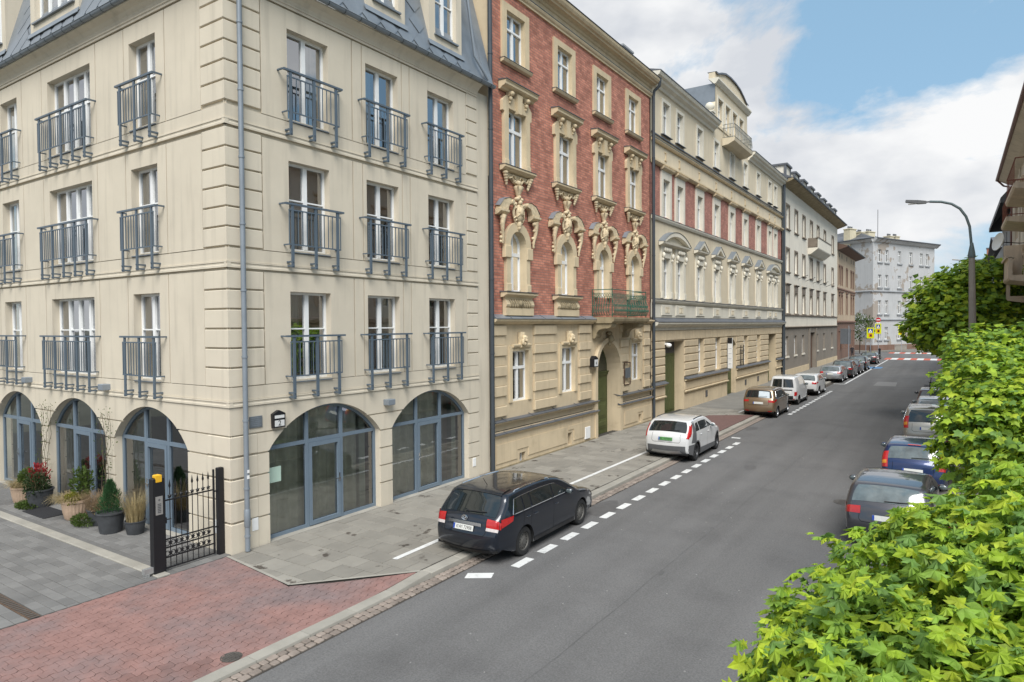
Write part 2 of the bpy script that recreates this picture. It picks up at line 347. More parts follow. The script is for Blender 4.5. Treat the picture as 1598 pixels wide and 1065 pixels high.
while x < 12.3:
    flat('crossing_stripe', [(x,96.5),(x+.78,96.5),(x+.78,101.5),(x,101.5)], zr, REDPAINT if k % 2 == 0 else PAINT, road)
    flat('crossing_stripe', [(x-1,118),(x-.22,118),(x-.22,122.5),(x-1,122.5)], zr, PAINT if k % 2 else REDPAINT, road); x += .78; k += 1
pts = []
for i in range(60):
    y = -6+i*.62; pts.append((8.02+.015*math.sin(y*.9)+.012*math.sin(y*2.7+1)+.012*y, y, zr))
part('tar_seam', MB().ribbon(pts, .013, (0,0,1)), TAR, road)
mb = MB()
for (x, y, r) in ((8.12, 4.3, .07), (8.06, 7.9, .06), (8.14, 11.6, .05)): mb.zprism([(x+r*.6*math.cos(a*.9), y+r*2*math.sin(a*.9)) for a in range(7)], zr-.002, zr+.001)
part('tar_blot', mb, TAR, road)
STONE = mat('light_grit', (.25, .245, .235), .9)
mb = MB(); rg = random.Random(3)
for _ in range(150):
    x = rg.uniform(4.8, 11.5); y = rg.uniform(-4, 26); q = rg.uniform(.008, .022); mb.zprism([(x+q*math.cos(k*1.26)*rg.uniform(.6,1.2), y+q*math.sin(k*1.26)) for k in range(5)], zr-.004, zr+.003)
part('road_grit', mb, STONE, road, kind='stuff')
for (x, y, a, b) in ((5.0, 8.0, .5, .9), (7.1, 15.5, .25, .5), (4.95, 24.5, .4, .8)):
    part('oil_stain', MB().add([(x+a*math.cos(k*.524)*rg.uniform(.55,1.1), y+b*math.sin(k*.524)*rg.uniform(.55,1.1), zr-.002) for k in range(12)], [tuple(range(12))]), mat('oil_stain', (.10,.097,.095), .7, .12, 6), road)
def manhole(x, y, r, z, par):
    mb = MB().lathe([(0, .006), (r*.82, .006), (r*.84, .001), (r*.88, .001), (r*.9, .007), (r, .007), (r, 0)], 24, (x, y, z))
    for a in range(-3, 4): mb.box(x-r*.6, x+r*.6, y+a*r*.2-.012, y+a*r*.2+.012, z+.004, z+.011)
    part('manhole_cover', mb, IRONM, par)
manhole(10.54, 12.2, .33, -.118, road)

# left pavement: joint bed, slabs, white line, kerb
def inpoly(p, poly):
    x, y = p; c = False; j = len(poly)-1
    for i in range(len(poly)):
        xi, yi = poly[i]; xj, yj = poly[j]
        if (yi > y) != (yj > y) and x < (xj-xi)*(y-yi)/(yj-yi)+xi: c = not c
        j = i
    return c
SWP = [(0.0,-.12), (2.45,-.40), (4.08,1.48), (4.08,102), (-.3,102), (-.3,-.12)]
side = part('pavement', MB().zprism(SWP, -.15, -.012), PAVEB, kind='structure', label='grey slab pavement along the left house fronts')
part('far_surface', sheet(MB(), -.2, 4.06, 30, 101, -.004), PAVEF, side)
flat('edge_strip', [(0,-.14),(2.46,-.43),(2.46,-.36),(0,-.07)], .002, KERBM, side)
flat('edge_strip', [(2.46,-.43),(4.12,1.47),(4.06,1.52),(2.44,-.36)], .002, KERBM, side)
nsl = 0; slab_sz = (.62, .5)
variants = []
for i in range(5):
    mb = MB(); t = .0; mb.slab(.008, slab_sz[0]-.008, .008, slab_sz[1]-.008, -.06, rnd.uniform(-.003, .003), .008); variants.append(mesh('paving_slab', mb, PAVE))
def clip_slab(x0, x1, y0, y1):
    # cut a slab by the driveway edge
    poly = [(x0,y0),(x1,y0),(x1,y1),(x0,y1)]
    for (a, b) in (((0,-.10),(2.45,-.36)), ((2.45,-.36),(4.08,1.52))):
        out = []; nx, ny = -(b[1]-a[1]), b[0]-a[0]
        if poly and a[0] == 0 and x0 > 2.45: continue
        if poly and a[0] > 1 and x1 < 2.4: continue
        for i in range(len(poly)):
            p, q = poly[i], poly[(i+1)%len(poly)]
            dp = (p[0]-a[0])*nx+(p[1]-a[1])*ny; dq = (q[0]-a[0])*nx+(q[1]-a[1])*ny
            if dp >= 0: out.append(p)
            if (dp >= 0) != (dq >= 0): t = dp/(dp-dq); out.append((p[0]+(q[0]-p[0])*t, p[1]+(q[1]-p[1])*t))
        poly = out
        if len(poly) < 3: return None
    return poly
y = -.6; row = 0
while y < 30:
    x = 0.02 - (row % 2)*.31
    while x < 4.04:
        x0, x1 = max(x, .02), min(x+slab_sz[0], 4.06); y0, y1 = y, y+slab_sz[1]
        if x1-x0 > .06:
            full = x1-x0 > slab_sz[0]-.001
            if y > 2 and full: put('paving_slab', rnd.choice(variants), side, (x0, y0, 0))
            else:
                poly = clip_slab(x0+.008, x1-.008, y0+.008, y1-.008)
                if poly: part('paving_slab', MB().zprism(poly, -.06, rnd.uniform(-.002, .003), .006), PAVE, side)
        x += slab_sz[0]
    y += slab_sz[1]; row += 1
def lineseg(x0, x1, y0, y1): flat('painted_line', [(x0,y0),(x0+.13,y0),(x1+.13,y1),(x1,y1)], .008, PAINT, side)
lineseg(3.13, 3.1, 1.7, 3.6); lineseg(3.1, 3.05, 3.6, 21.5); lineseg(3.0, 3.0, 29.2, 36)
mb = MB().zprism([(4.06,22.2),(4.06,28.6),(2.0,27.2),(1.9,26.0)], -.01, .009)
part('red_paving_patch', mb, mat('red_patch', (.15, .088, .077), .9, .15, 6, .4, 30), side)
# kerb stones
kerb = part('kerb', MB().box(4.1, 4.28, 1.5, 100, -.17, -.02), KERBM, kind='structure')
kst = mesh('kerb_stone', MB().slab(4.085, 4.345, .004, .996, -.14, .002, .02), KERBM)
for k in range(44): put('kerb_stone', kst, kerb, (rnd.uniform(-.004, .004), 1.55+k, rnd.uniform(-.004, .004)))
part('far_kerb', MB().slab(4.085, 4.345, 45.56, 100, -.14, .0, .02), KERBM, kerb)
def kz(y): return max(-.075, min(.002, .002-(1.55-y)*.068))
for k in range(12):
    y1 = 1.545-k; y0 = y1-.992; a, b = kz(y0), kz(y1)
    part('kerb_stone', MB().add([(4.085,y0,-.14),(4.345,y0,-.14),(4.345,y1,-.14),(4.085,y1,-.14),(4.085,y0,a),(4.33,y0,a),(4.33,y1,b),(4.085,y1,b)], [(4,5,6,7),(0,1,5,4),(1,2,6,5),(2,3,7,6),(3,0,4,7)]), KERBM, kerb)
# cobbled gutter
gut = part('gutter', sheet(MB(), 4.345, 4.66, -12, 60, -.113), COBBB, kind='structure')
cv = []
for i in range(8):
    w, l = rnd.uniform(.115, .135), rnd.uniform(.12, .17); c = .022
    poly = [(c,0),(w-c,0),(w,c),(w,l-c),(w-c,l),(c,l),(0,l-c),(0,c)]
    poly = [(px+rnd.uniform(-.006,.006), py+rnd.uniform(-.006,.006)) for px, py in poly]
    cv.append((mesh('cobble', MB().zprism(poly, -.13, -.092+rnd.uniform(-.006,.006), .014), COBB), l))
far = MB()
for rr in range(2):
    y = -6.0+rr*.06
    while y < 42:
        me, l = rnd.choice(cv)
        if y < 13.5: put('cobble', me, gut, (4.36+rr*.145+rnd.uniform(-.008,.008), y, rnd.uniform(-.008,.004)))
        else: far.box(4.365+rr*.145, 4.365+rr*.145+.125, y, y+l, -.13, -.096)
        y += l+.018
part('far_cobbles', far, COBB, gut, kind='stuff')

# red paver driveway
DRV = [(0.0,-10), (4.08,-10), (4.08,1.42), (2.48,-.46), (0.0,-.16)]
def dz(x, y): return -.075*max(0, min(1, (x-2.0)/2.0))*max(0, min(1, 1-(y-.1)/1.25)) - .002
drv = part('driveway', MB().zprism(DRV, -.17, -.095), REDPB, kind='structure', label='red interlocking paver driveway crossing the pavement')
A = .035
def clip(poly, a, b):                                     # keep the part right of a->b
    out = []; nx, ny = (b[1]-a[1]), -(b[0]-a[0])
    for i in range(len(poly)):
        p, q = poly[i], poly[(i+1)%len(poly)]
        dp = (p[0]-a[0])*nx+(p[1]-a[1])*ny; dq = (q[0]-a[0])*nx+(q[1]-a[1])*ny
        if dp >= 0: out.append(p)
        if (dp >= 0) != (dq >= 0): t = dp/(dp-dq); out.append((p[0]+(q[0]-p[0])*t, p[1]+(q[1]-p[1])*t))
    return out
def wave(y): 
    t = (y/.2) % 1.0
    return A*(0 if t < .3 else (t-.3)/.2 if t < .5 else 1 if t < .8 else 1-(t-.8)/.2)
WB = .165
pav = []
for r in range(26):
    x = -.02+r*WB
    n = 0; y = -9.0+(r % 2)*.1
    while y < 1.5:
        cx, cy = x+WB/2+A/2, y+.1
        if 0.0 < cx < 4.08 and cy < 1.5:
            ys = [y+.003, y+.06, y+.1, y+.16, y+.197]
            poly = [(x+wave(q)+.005, q) for q in ys][::-1]+[(x+wave(q)+WB-.005, q) for q in ys]
            poly = [(max(.005, min(4.075, px)), py) for px, py in poly]
            if max(q[1] for q in poly) > -.5:
                if min(q[0] for q in poly) < 2.46: poly = clip(poly, (0,-.145), (2.46,-.435)) if cx < 2.46 else clip(poly, (2.46,-.435), (4.12,1.465))
                else: poly = clip(poly, (2.46,-.435), (4.12,1.465))
                if len(poly) < 3: y += .2; continue
            pav.append((math.hypot(cx-CAM.x, cy-CAM.y)+(0 if cx > .55*(cy+10)-1.5 else 30), poly))
        y += .2
pav.sort(key=lambda q: q[0])
rest = MB()
for i, (d, poly) in enumerate(pav):
    mbx = MB() if i < 300 else rest
    n = len(poly); ztop = [dz(px, py)+(0 if i >= 300 else 0) for px, py in poly]; j = rnd.uniform(-.0025, .0025)
    cx = sum(p[0] for p in poly)/n; cy = sum(p[1] for p in poly)/n
    vs = [(px,py,z-.05) for (px,py),z in zip(poly,ztop)]+[(px,py,z-.004+j) for (px,py),z in zip(poly,ztop)]+[(cx+(px-cx)*.90,cy+(py-cy)*.93,z+j) for (px,py),z in zip(poly,ztop)]
    fs = [tuple(range(3*n-1, 2*n-1, -1))]
    for k in range(n): q = (k+1)%n; fs += [(k,n+k,n+q,q),(n+k,2*n+k,2*n+q,n+q)]
    mbx.add(vs, fs)
    if i < 300: part('paver', mbx, REDP, drv)
part('other_pavers', rest, REDP, drv, kind='stuff')
manhole(3.98-.06, -2.6, .16, dz(3.9,-2.6)+.0, drv)

# grey courtyard beside the gate
yard = part('courtyard', MB().zprism([(-24,-16),(-.02,-16),(-.02,-.02),(-24,-.02)], -.17, -.014), CYARDB, kind='structure', label='grey block paved courtyard in front of the arches')
cand = []
pl, pw = .40, .20
y = -6.0; row = 0
while y < -.05:
    if -1.56 < y+pw/2 < -1.27: y += .001
    x = -14.0+(row % 3)*.137
    while x < -.05:
        x1 = min(x+pl, -.03)
        band = y+pw > -1.55 and y < -1.28
        if x1-x > .05 and not band and not (-3.82 < y+pw/2 < -3.6):
            # visibility: in front of the picture's left edge
            v = Vector((x+.2, y+.1, 0))-CAM
            px = 799+1035*v.dot(_r2)/v.dot(_f); py = 532-1035*v.dot(_u2)/v.dot(_f)
            cand.append((v.length+(0 if -30 < px and py < 1100 else 60), x, x1, y))
        x += pl
    y += pw; row += 1
cand.sort(); rest = MB()
for i, (d, x, x1, y) in enumerate(cand):
    z = rnd.uniform(-.003, .003)
    if i < 300: part('paver', MB().slab(x+.005, x1-.005, y+.005, y+pw-.005, -.05, z, .007), CYARD, yard)
    else: rest.slab(x+.005, x1-.005, y+.005, y+pw-.005, -.05, z, .007)
for k in range(35): rest.slab(-14+k*.4+.005, -14+k*.4+.395, -1.347, -1.205, -.05, 0, .007)
part('other_pavers', rest, CYARD, yard, kind='stuff')
for k in range(14): part('edging_stone', MB().slab(-1.0-k*1.0+.004-.02, -.02-k*1.0-.004, -1.597, -1.352, -.05, .022, .015), KERBM, yard)
mb = MB().box(-14, -.04, -3.8, -3.62, -.05, -.006); gr = part('drain_channel', mb, RUST, yard)
mb = MB()
for k in range(140): mb.box(-14+k*.1+.02, -14+k*.1+.075, -3.775, -3.645, -.004, .003)
part('drain_grate', mb, IRONM, gr)
# right pavement
rp = part('pavement', MB().zprism([(12.62,-40),(18,-40),(18,101),(12.62,101)], -.15, .0), PAVEF, kind='structure', label='pavement on the right side under the maple trees')
rk = part('kerb', MB().slab(12.4, 12.625, -40, 100, -.15, .0, .02), KERBM, kind='structure')
fp_ = part('pavement', MB().zprism([(-80,123),(80,123),(80,150),(-80,150)], -.15, .02), PAVEF, kind='structure', label='pavement before the pale building at the street end')
# ------------------------------------------------------------------ facade helpers (local: X along the facade, -Y outwards, Z up)
def arc(u0, u1, zs, rise, n=16):
    hw = (u1-u0)/2; c = (u0+u1)/2
    if abs(rise-hw) < 1e-6: return [(c-hw*math.cos(math.pi*i/n), zs+rise*math.sin(math.pi*i/n)) for i in range(n+1)]
    R = (hw*hw+rise*rise)/(2*rise); cz = zs+rise-R; a = math.asin(hw/R)
    return [(c+R*math.sin(-a+2*a*i/n), cz+R*math.cos(-a+2*a*i/n)) for i in range(n+1)]
def pointed(u0, u1, zs, rise, n=14):
    w = u1-u0; c = (u0+u1)/2; R = (w*w/4+rise*rise)/w; out = []
    for i in range(n//2+1):
        a = math.asin(min(1, rise/R))*i/(n//2); out.append((u0+R-R*math.cos(a), zs+R*math.sin(a)))
    return out+[(2*c-x, z) for x, z in out[-2::-1]]
def wall(u0, u1, z0, z1, holes, y=0.0, rev=.25, mb=None):
    """holes: (ua,ub,za,zb[,curve]) - curve is the arch from left to right springing; real openings with reveals"""
    mb = mb or MB()
    us = sorted({u0, u1, *[h[0] for h in holes], *[h[1] for h in holes]}); zs = sorted({z0, z1, *[h[2] for h in holes], *[h[3] for h in holes]})
    us = [u for u in us if u0 <= u <= u1]; zs = [z for z in zs if z0 <= z <= z1]
    for a, b in zip(us, us[1:]):
        run = None
        for c, d in zip(zs, zs[1:]):
            mu, mz = (a+b)/2, (c+d)/2
            if any(h[0] < mu < h[1] and h[2] < mz < h[3] for h in holes):
                if run is not None: mb.add([(a,y,run),(b,y,run),(b,y,c),(a,y,c)], [(0,1,2,3)]); run = None
            elif run is None: run = c
        if run is not None: mb.add([(a,y,run),(b,y,run),(b,y,zs[-1]),(a,y,zs[-1])], [(0,1,2,3)])
    for h in holes:
        a, b, c, d = h[:4]
        if len(h) > 4 and h[4]:
            cv = h[4]; top = d; half = len(cv)//2
            L = cv[:half+1]; mb.add([(a,y,top)]+[(p,y,q) for p,q in L]+[(L[-1][0],y,top)], [tuple(range(len(L)+2))])
            Rr = cv[half:]; mb.add([(Rr[0][0],y,top)]+[(p,y,q) for p,q in Rr]+[(b,y,top)], [tuple(range(len(Rr)+2))])
            path = [(a,c)]+cv+[(b,c)]
        else: path = [(a,c),(a,d),(b,d),(b,c)]
        for p, q in zip(path, path[1:]):
            if abs(p[0]-q[0])+abs(p[1]-q[1]) > 1e-6: mb.add([(p[0],y,p[1]),(q[0],y,q[1]),(q[0],y+rev,q[1]),(p[0],y+rev,p[1])], [(0,1,2,3)])
        if c > z0+1e-4: mb.add([(a,y,c),(a,y+rev,c),(b,y+rev,c),(b,y,c)], [(0,1,2,3)])
    return mb
def frame_mb(w, h, cols, bars, fw, mull, bar, dep, curve=None):
    mb = MB()
    if curve:
        inn = []; n = len(curve); cx = w/2
        pts = [(0,0)]+curve+[(w,0)]
        cz = h*.55
        def sh(p):
            return (p[0]+(fw if p[0] < cx-1e-6 else -fw if p[0] > cx+1e-6 else 0)*(1 if abs(p[0]-cx) > w*.3 else abs(p[0]-cx)/(w*.3)), p[1]-(fw if p[1] > curve[0][1]-.01 else 0)*max(.0, 1-abs(p[0]-cx)/(w*.5))**.5)
        ip = [(fw, fw)]+[sh(p) for p in curve]+[(w-fw, fw)]
        k = len(pts)
        vs = [(a,0,b) for a,b in pts]+[(a,0,b) for a,b in ip]+[(a,dep,b) for a,b in ip]
        fs = [(i,i+1,k+i+1,k+i) for i in range(k-1)]+[(k+i,k+i+1,2*k+i+1,2*k+i) for i in range(k-1)]
        mb.add(vs, fs); mb.box(0, w, 0, dep, 0, fw)
        top = lambda u: max((b for a, b in curve if abs(a-u) < w/len(curve)*1.2), default=h)-fw*.5
    else:
        mb.box(0, fw, 0, dep, 0, h); mb.box(w-fw, w, 0, dep, 0, h); mb.box(fw, w-fw, 0, dep, 0, fw); mb.box(fw, w-fw, 0, dep, h-fw, h)
        top = lambda u: h-fw
    for i in range(1, cols):
        u = fw+(w-2*fw)*i/cols; mb.box(u-mull/2, u+mull/2, -.012, dep*.9, fw, top(u))
    for (fz, t) in bars: mb.box(fw, w-fw, -.006 if t < .06 else -.03, dep*.8, fz*h-t/2, fz*h+t/2)
    return mb
def window(par, rot, u, z, w, h, dep=.2, cols=2, bars=((.62,.03),), m=None, fw=.06, mull=.11, glass=None, curtain=None, curve=None, base=(0,0,0), single=False, name='window'):
    m = m or WHITE; glass = glass or GLASS
    key = ('window', round(w,3), round(h,3), cols, bars, m.name, fw, mull, bool(curve))
    lc = [(a-u, b-z) for a, b in curve] if curve else None
    me = cmesh(key, lambda: frame_mb(w, h, cols, bars, fw, mull, .03, .07, lc), m)
    p = fp(rot, u, dep, z)
    o = put(name, me, par, (p[0]+base[0], p[1]+base[1], p[2]+base[2]), rot)
    gm = glass.name
    if curve:
        mb = MB(); pl = [(fw*.5, fw*.5)]+[(min(max(a, fw*.5), w-fw*.5), b-fw*.4) for a, b in lc]+[(w-fw*.5, fw*.5)]
        mb.add([(a,.035,b) for a,b in pl[::-1]], [tuple(range(len(pl)))[::-1]])
        put('pane', cmesh(('pane','arch',round(w,3),round(h,3),gm), lambda: mb, glass), o)
    elif single:
        put('pane', cmesh(('pane',round(w,3),round(h,3),gm,1), lambda: MB().add([(fw*.5,.035,fw*.5),(w-fw*.5,.035,fw*.5),(w-fw*.5,.035,h-fw*.5),(fw*.5,.035,h-fw*.5)], [(0,1,2,3)]), glass), o)
    else:
        zs = [fw*.5]+[b[0]*h for b in bars]+[h-fw*.5]
        for i in range(cols):
            a = fw*.5+(w-fw)*i/cols; b = fw*.5+(w-fw)*(i+1)/cols
            for c, d in zip(zs, zs[1:]):
                put('pane', cmesh(('pane',round(b-a,3),round(d-c,3),gm), lambda: MB().add([(.002,.035,.002),(b-a-.002,.035,.002),(b-a-.002,.035,d-c-.002),(.002,.035,d-c-.002)], [(0,1,2,3)]), glass), o, (a, 0, c))
    if curtain:
        cm, lo, hi, c0, c1 = curtain
        def cur():
            mb = MB(); n = 26; vs = []
            for i in range(n+1):
                x = w*(c0+(c1-c0)*i/n); d = .16+.022*math.sin(i*2.1)+.012*math.sin(i*.83+1)
                vs += [(x,d,h*lo),(x,d,h*hi)]
            return mb.add(vs, [(2*i,2*i+2,2*i+3,2*i+1) for i in range(n)])
        put('curtain', cmesh(('curtain',round(w,3),round(h,3),cm.name,lo,hi,c0,c1), cur, cm, 180), o)
    return o
def pipe(name, par, pts, r, m, rings=(), **kw):
    mb = MB().tube(pts, r, 12)
    for p in rings: mb.lathe([(r+.001,-.02),(r+.012,-.02),(r+.012,.02),(r+.001,.02)], 12, p)
    return part(name, mb, m, par, smooth=40, **kw)
# ------------------------------------------------------------------ corner building (two facades: left one rot 0, street one rot 90)
B1 = empty('corner_building', (0,0,0), label='cream stucco corner building with arches, blue grey French balcony railings and mansard roof', cat='building')
F1, F2 = 0.0, STREET
WZ = [(3.68,5.79), (6.755,8.865), (9.83,11.94)]
LW = [(-3.95,-2.72), (-8.48,-5.94), (-11.78,-10.54)]
SW = [(1.62,2.86), (4.11,5.35), (6.60,7.84)]
ZS, RISE = 2.13, .89
SA = [(.98,4.52), (4.98,8.50)]
LA = [(-5.05,-1.65), (-8.90,-5.50), (-12.75,-9.35)]
UL = -15.2
IN = .045                                                   # the wall plane lies 3 cm behind the raised plaster
def facade(rot, u0, u1, wins, arches):
    holes = [(a, b, c, d) for a, b in wins for c, d in WZ]
    part('upper_wall', wall(u0, u1, 3.2, 12.75, holes, IN, .26), STUC, B1, rot=rot)
    part('ground_wall', wall(u0, u1, -.15, 3.2, [(a, b, -.15, ZS+RISE, arc(a, b, ZS, RISE, 24)) for a, b in arches], IN, .25), STUC, B1, rot=rot)
    # rusticated courses between and above the arches
    zc = [-.12, .655, 1.13, 1.615, 2.10, 2.57]
    edges = [u0]+[x for a in sorted(arches) for x in a]+[u1]
    for i in range(len(zc)-1):
        z0, z1 = zc[i]+.02, zc[i+1]-.02
        for k in range(0, len(edges), 2):
            a, b = edges[k], edges[k+1]
            if b <= ZS: pass
            def xa(z, side):           # move the edge along the arch above the springing
                if z <= ZS: return 0
                hw = (arches[0][1]-arches[0][0])/2; R = (hw*hw+RISE*RISE)/(2*RISE); cz = ZS+RISE-R
                return hw-math.sqrt(max(0, R*R-(z-cz)**2))
            zz = [z0, z1] if z1 <= ZS else [z0]+[z0+(z1-z0)*t/4 for t in range(1, 5)]
            left = [(a-(xa(z,0) if k > 0 else 0)+.002, z) for z in zz]; right = [(b+(xa(z,0) if k+2 < len(edges) else 0)-.002, z) for z in zz]
            first = (rot == F1 and k+2 == len(edges)) or (rot == F2 and k == 0)
            if first and i < 5:         # corner pier: corner blocks are separate
                if rot == F2: left = [(.68, z) for z in zz]
                else: right = [(-.86, z) for z in zz]
            part('rusticated_course', MB().prism([left[0]]+right+left[:0:-1], 0, .07), STUCQ, B1, rot=rot)
    # big spandrel course up to the string course
    top = []
    for a, b in sorted(arches):
        cv = [p for p in arc(a, b, ZS, RISE, 24) if p[1] > 2.585]
        top += [(a if 0 else cv[0][0], 2.585)]+cv+[(cv[-1][0], 2.585)]
    poly = [(u0, 2.585)]+top+[(u1-(.0 if rot == F2 else .0), 2.585), (u1, 3.19), (u0, 3.19)]
    part('spandrel_course', MB().prism(poly, .0005, .06), STUC, B1, rot=rot)
    for zb in (3.2, 6.25, 9.33):
        part('string_course', MB().extr([(-.07,zb),(.028,zb),(.028,zb+.045),(.018,zb+.06),(.018,zb+.10),(.034,zb+.11),(.034,zb+.135),(-.07,zb+.14)], u0 if rot == F1 else -.030, u1+.030 if rot == F1 else u1), STUCQ, B1, rot=rot)
        part('sill_band', MB().extr([(-.07,zb+.142),(.006,zb+.142),(.006,zb+.43),(-.07,zb+.445)], u0 if rot == F1 else -.003, u1+.003 if rot == F1 else u1), STUC, B1, rot=rot)
facade(F1, UL, 0, LW, LA); facade(F2, 0, 9.05, SW, SA)
# raised panels round the windows (left facade) and pilasters (street facade)
for (zb, (c, d)) in zip((3.65, 6.70, 9.78), WZ):
    zt = zb+2.55 if zb < 9 else 12.36
    for rot, ws, cuts in ((F1, LW, [UL,-12.1,-10.2,-8.85,-5.65,-4.2,-2.33,-.875]), (F2, SW, [.905,3.64,3.985,5.50,5.825,8.475])):
        for l, r in zip(cuts, cuts[1:]):
            l += .017; r -= .017; hs = [(a+.008, b-.008, c+.008, d-.008) for a, b in ws if l < a and b < r]
            part('plaster_panel', wall(l, r, zb, zt, hs, .002, .2).add([(l,.002,zb),(l,.002,zt),(l,.05,zt),(l,.05,zb),(r,.002,zb),(r,.05,zb),(r,.05,zt),(r,.002,zt),(l,.002,zt),(r,.002,zt),(r,.05,zt),(l,.05,zt)], [(0,1,2,3),(4,5,6,7),(8,9,10,11)]), STUC, B1, rot=rot)
# corner blocks, edge blocks
q = 0
for (zt, n) in ((6.19, 6), (9.27, 6), (12.40, 6)):
    for i in range(n):
        z1 = zt-i*.43; z0 = z1-.395
        part('quoin', MB().cblock(-.86, .012, -.012, .885, z0, z1, .012), STUCQ, B1)
        part('quoin', MB().block(8.49, 9.045, z0, z1, .0, .05, .012), STUCQ, B1, rot=F2)
for i, (z0, z1) in enumerate(zip([-.12,.655,1.13,1.615,2.10], [.655,1.13,1.615,2.10,2.57])):
    part('quoin', MB().cblock(-.85, .008, -.008, .67, z0+.02, z1-.02, .014), STUCQ, B1)
for rot, a, b in ((F1, UL, .03), (F2, -.03, 9.05)):
    part('cornice', MB().extr([(-.03,12.40),(.02,12.40),(.02,12.45),(.045,12.47),(.045,12.50),(.03,12.51),(.06,12.58),(.13,12.66),(.22,12.72),(.26,12.74),(.26,12.78),(-.03,12.78)], a-(.0 if rot == F1 else .22), b+(.22 if rot == F1 else 0)), STUC, B1, rot=rot)
# windows and railings
def rail_set(par, rot, uc, w, posts, z0):
    d = -.20
    def rails():
        mb = MB(); h = w/2
        mb.box(-h, h, d-.03, d+.03, 1.03, 1.075)
        for s in (-1, 1): mb.box(s*h-.02, s*h+.02, d+.03, .02, 1.035, 1.07)
        mb.box(-h+.1, h-.1, d-.012, d+.012, .90, .93); mb.box(-h+.1, h-.1, d-.012, d+.012, .10, .13)
        for s in (-1, 1): mb.box(s*(h-.11)-.012, s*(h-.11)+.012, d, .02, .10, .13)
        return mb
    p = fp(rot, uc, 0, z0)
    o = put('railing', cmesh(('railing', w, posts), rails, BLUEGREY), par, p, rot)
    pm = cmesh('post', lambda: MB().box(-.035, .035, d-.015, d+.02, -.42, 1.03).box(-.03, .03, d+.02, .0, -.40, -.365).box(-.03, .03, d+.02, .0, -.30, -.265).lathe([(0,-.02),(.016,-.02),(.016,0),(0,0)], 8, (-.0, d-.015, -.38), 'y').lathe([(0,-.02),(.016,-.02),(.016,0),(0,0)], 8, (0, d-.015, -.28), 'y'), BLUEGREY)
    bm = cmesh('baluster', lambda: MB().box(-.009, .009, d-.009, d+.009, .13, .90), BLUEGREY)
    xs = [-(w/2-.2)+(w-.4)*i/(posts-1) for i in range(posts)]
    for x in xs: put('post', pm, o, (x, 0, 0))
    n = int(round((w-.22)/.125))
    for i in range(n+1):
        x = -(w/2-.11)+(w-.22)*i/n
        if min(abs(x-q) for q in xs) > .045: put('baluster', bm, o, (x, 0, 0))
cvs = [None, (CURT,.03,.97,.05,.4), (CURT,.03,.5,.03,.97), (CURTBROWN,.03,.97,.6,.97)]
for fi, (rot, ws) in enumerate(((F1, LW), (F2, SW))):
    for wi, (a, b) in enumerate(ws):
        for k, (c, d) in enumerate(WZ):
            wide = b-a > 2
            cu = cvs[(wi*2+k+fi) % 4] if not (fi == 1 and k == 1) else ((CURT,.03,.52,.03,.97) if wi != 1 else None)
            window(B1, rot, a, c, b-a, d-c, .19, 4 if wide else 2, ((.58,.032),), fw=.065, mull=.115, curtain=cu)
            part('sill', MB().extr([(-.23,c-.005),(.035,c-.03),(.035,c-.055),(-.23,c-.05)], a+.02, b-.02), ZINC, B1, rot=rot)
            rail_set(B1, rot, (a+b)/2, (b-a)+.52, 5 if wide else 3, c)
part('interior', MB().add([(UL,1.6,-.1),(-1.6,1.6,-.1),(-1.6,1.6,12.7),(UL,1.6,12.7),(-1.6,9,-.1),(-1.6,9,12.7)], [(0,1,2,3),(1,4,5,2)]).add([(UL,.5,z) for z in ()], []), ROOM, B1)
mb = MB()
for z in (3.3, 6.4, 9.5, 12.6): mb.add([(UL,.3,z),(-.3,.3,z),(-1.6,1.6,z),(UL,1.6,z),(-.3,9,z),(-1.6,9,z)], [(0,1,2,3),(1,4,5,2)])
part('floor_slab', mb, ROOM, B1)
part('interior_floor', MB().add([(UL,.4,.005),(-.4,.4,.005),(-1.6,1.6,.005),(UL,1.6,.005),(-.4,9,.005),(-1.6,9,.005)], [(0,1,2,3),(1,4,5,2)]), mat('shop_floor', (.28,.27,.24), .5, .1, 2), B1)
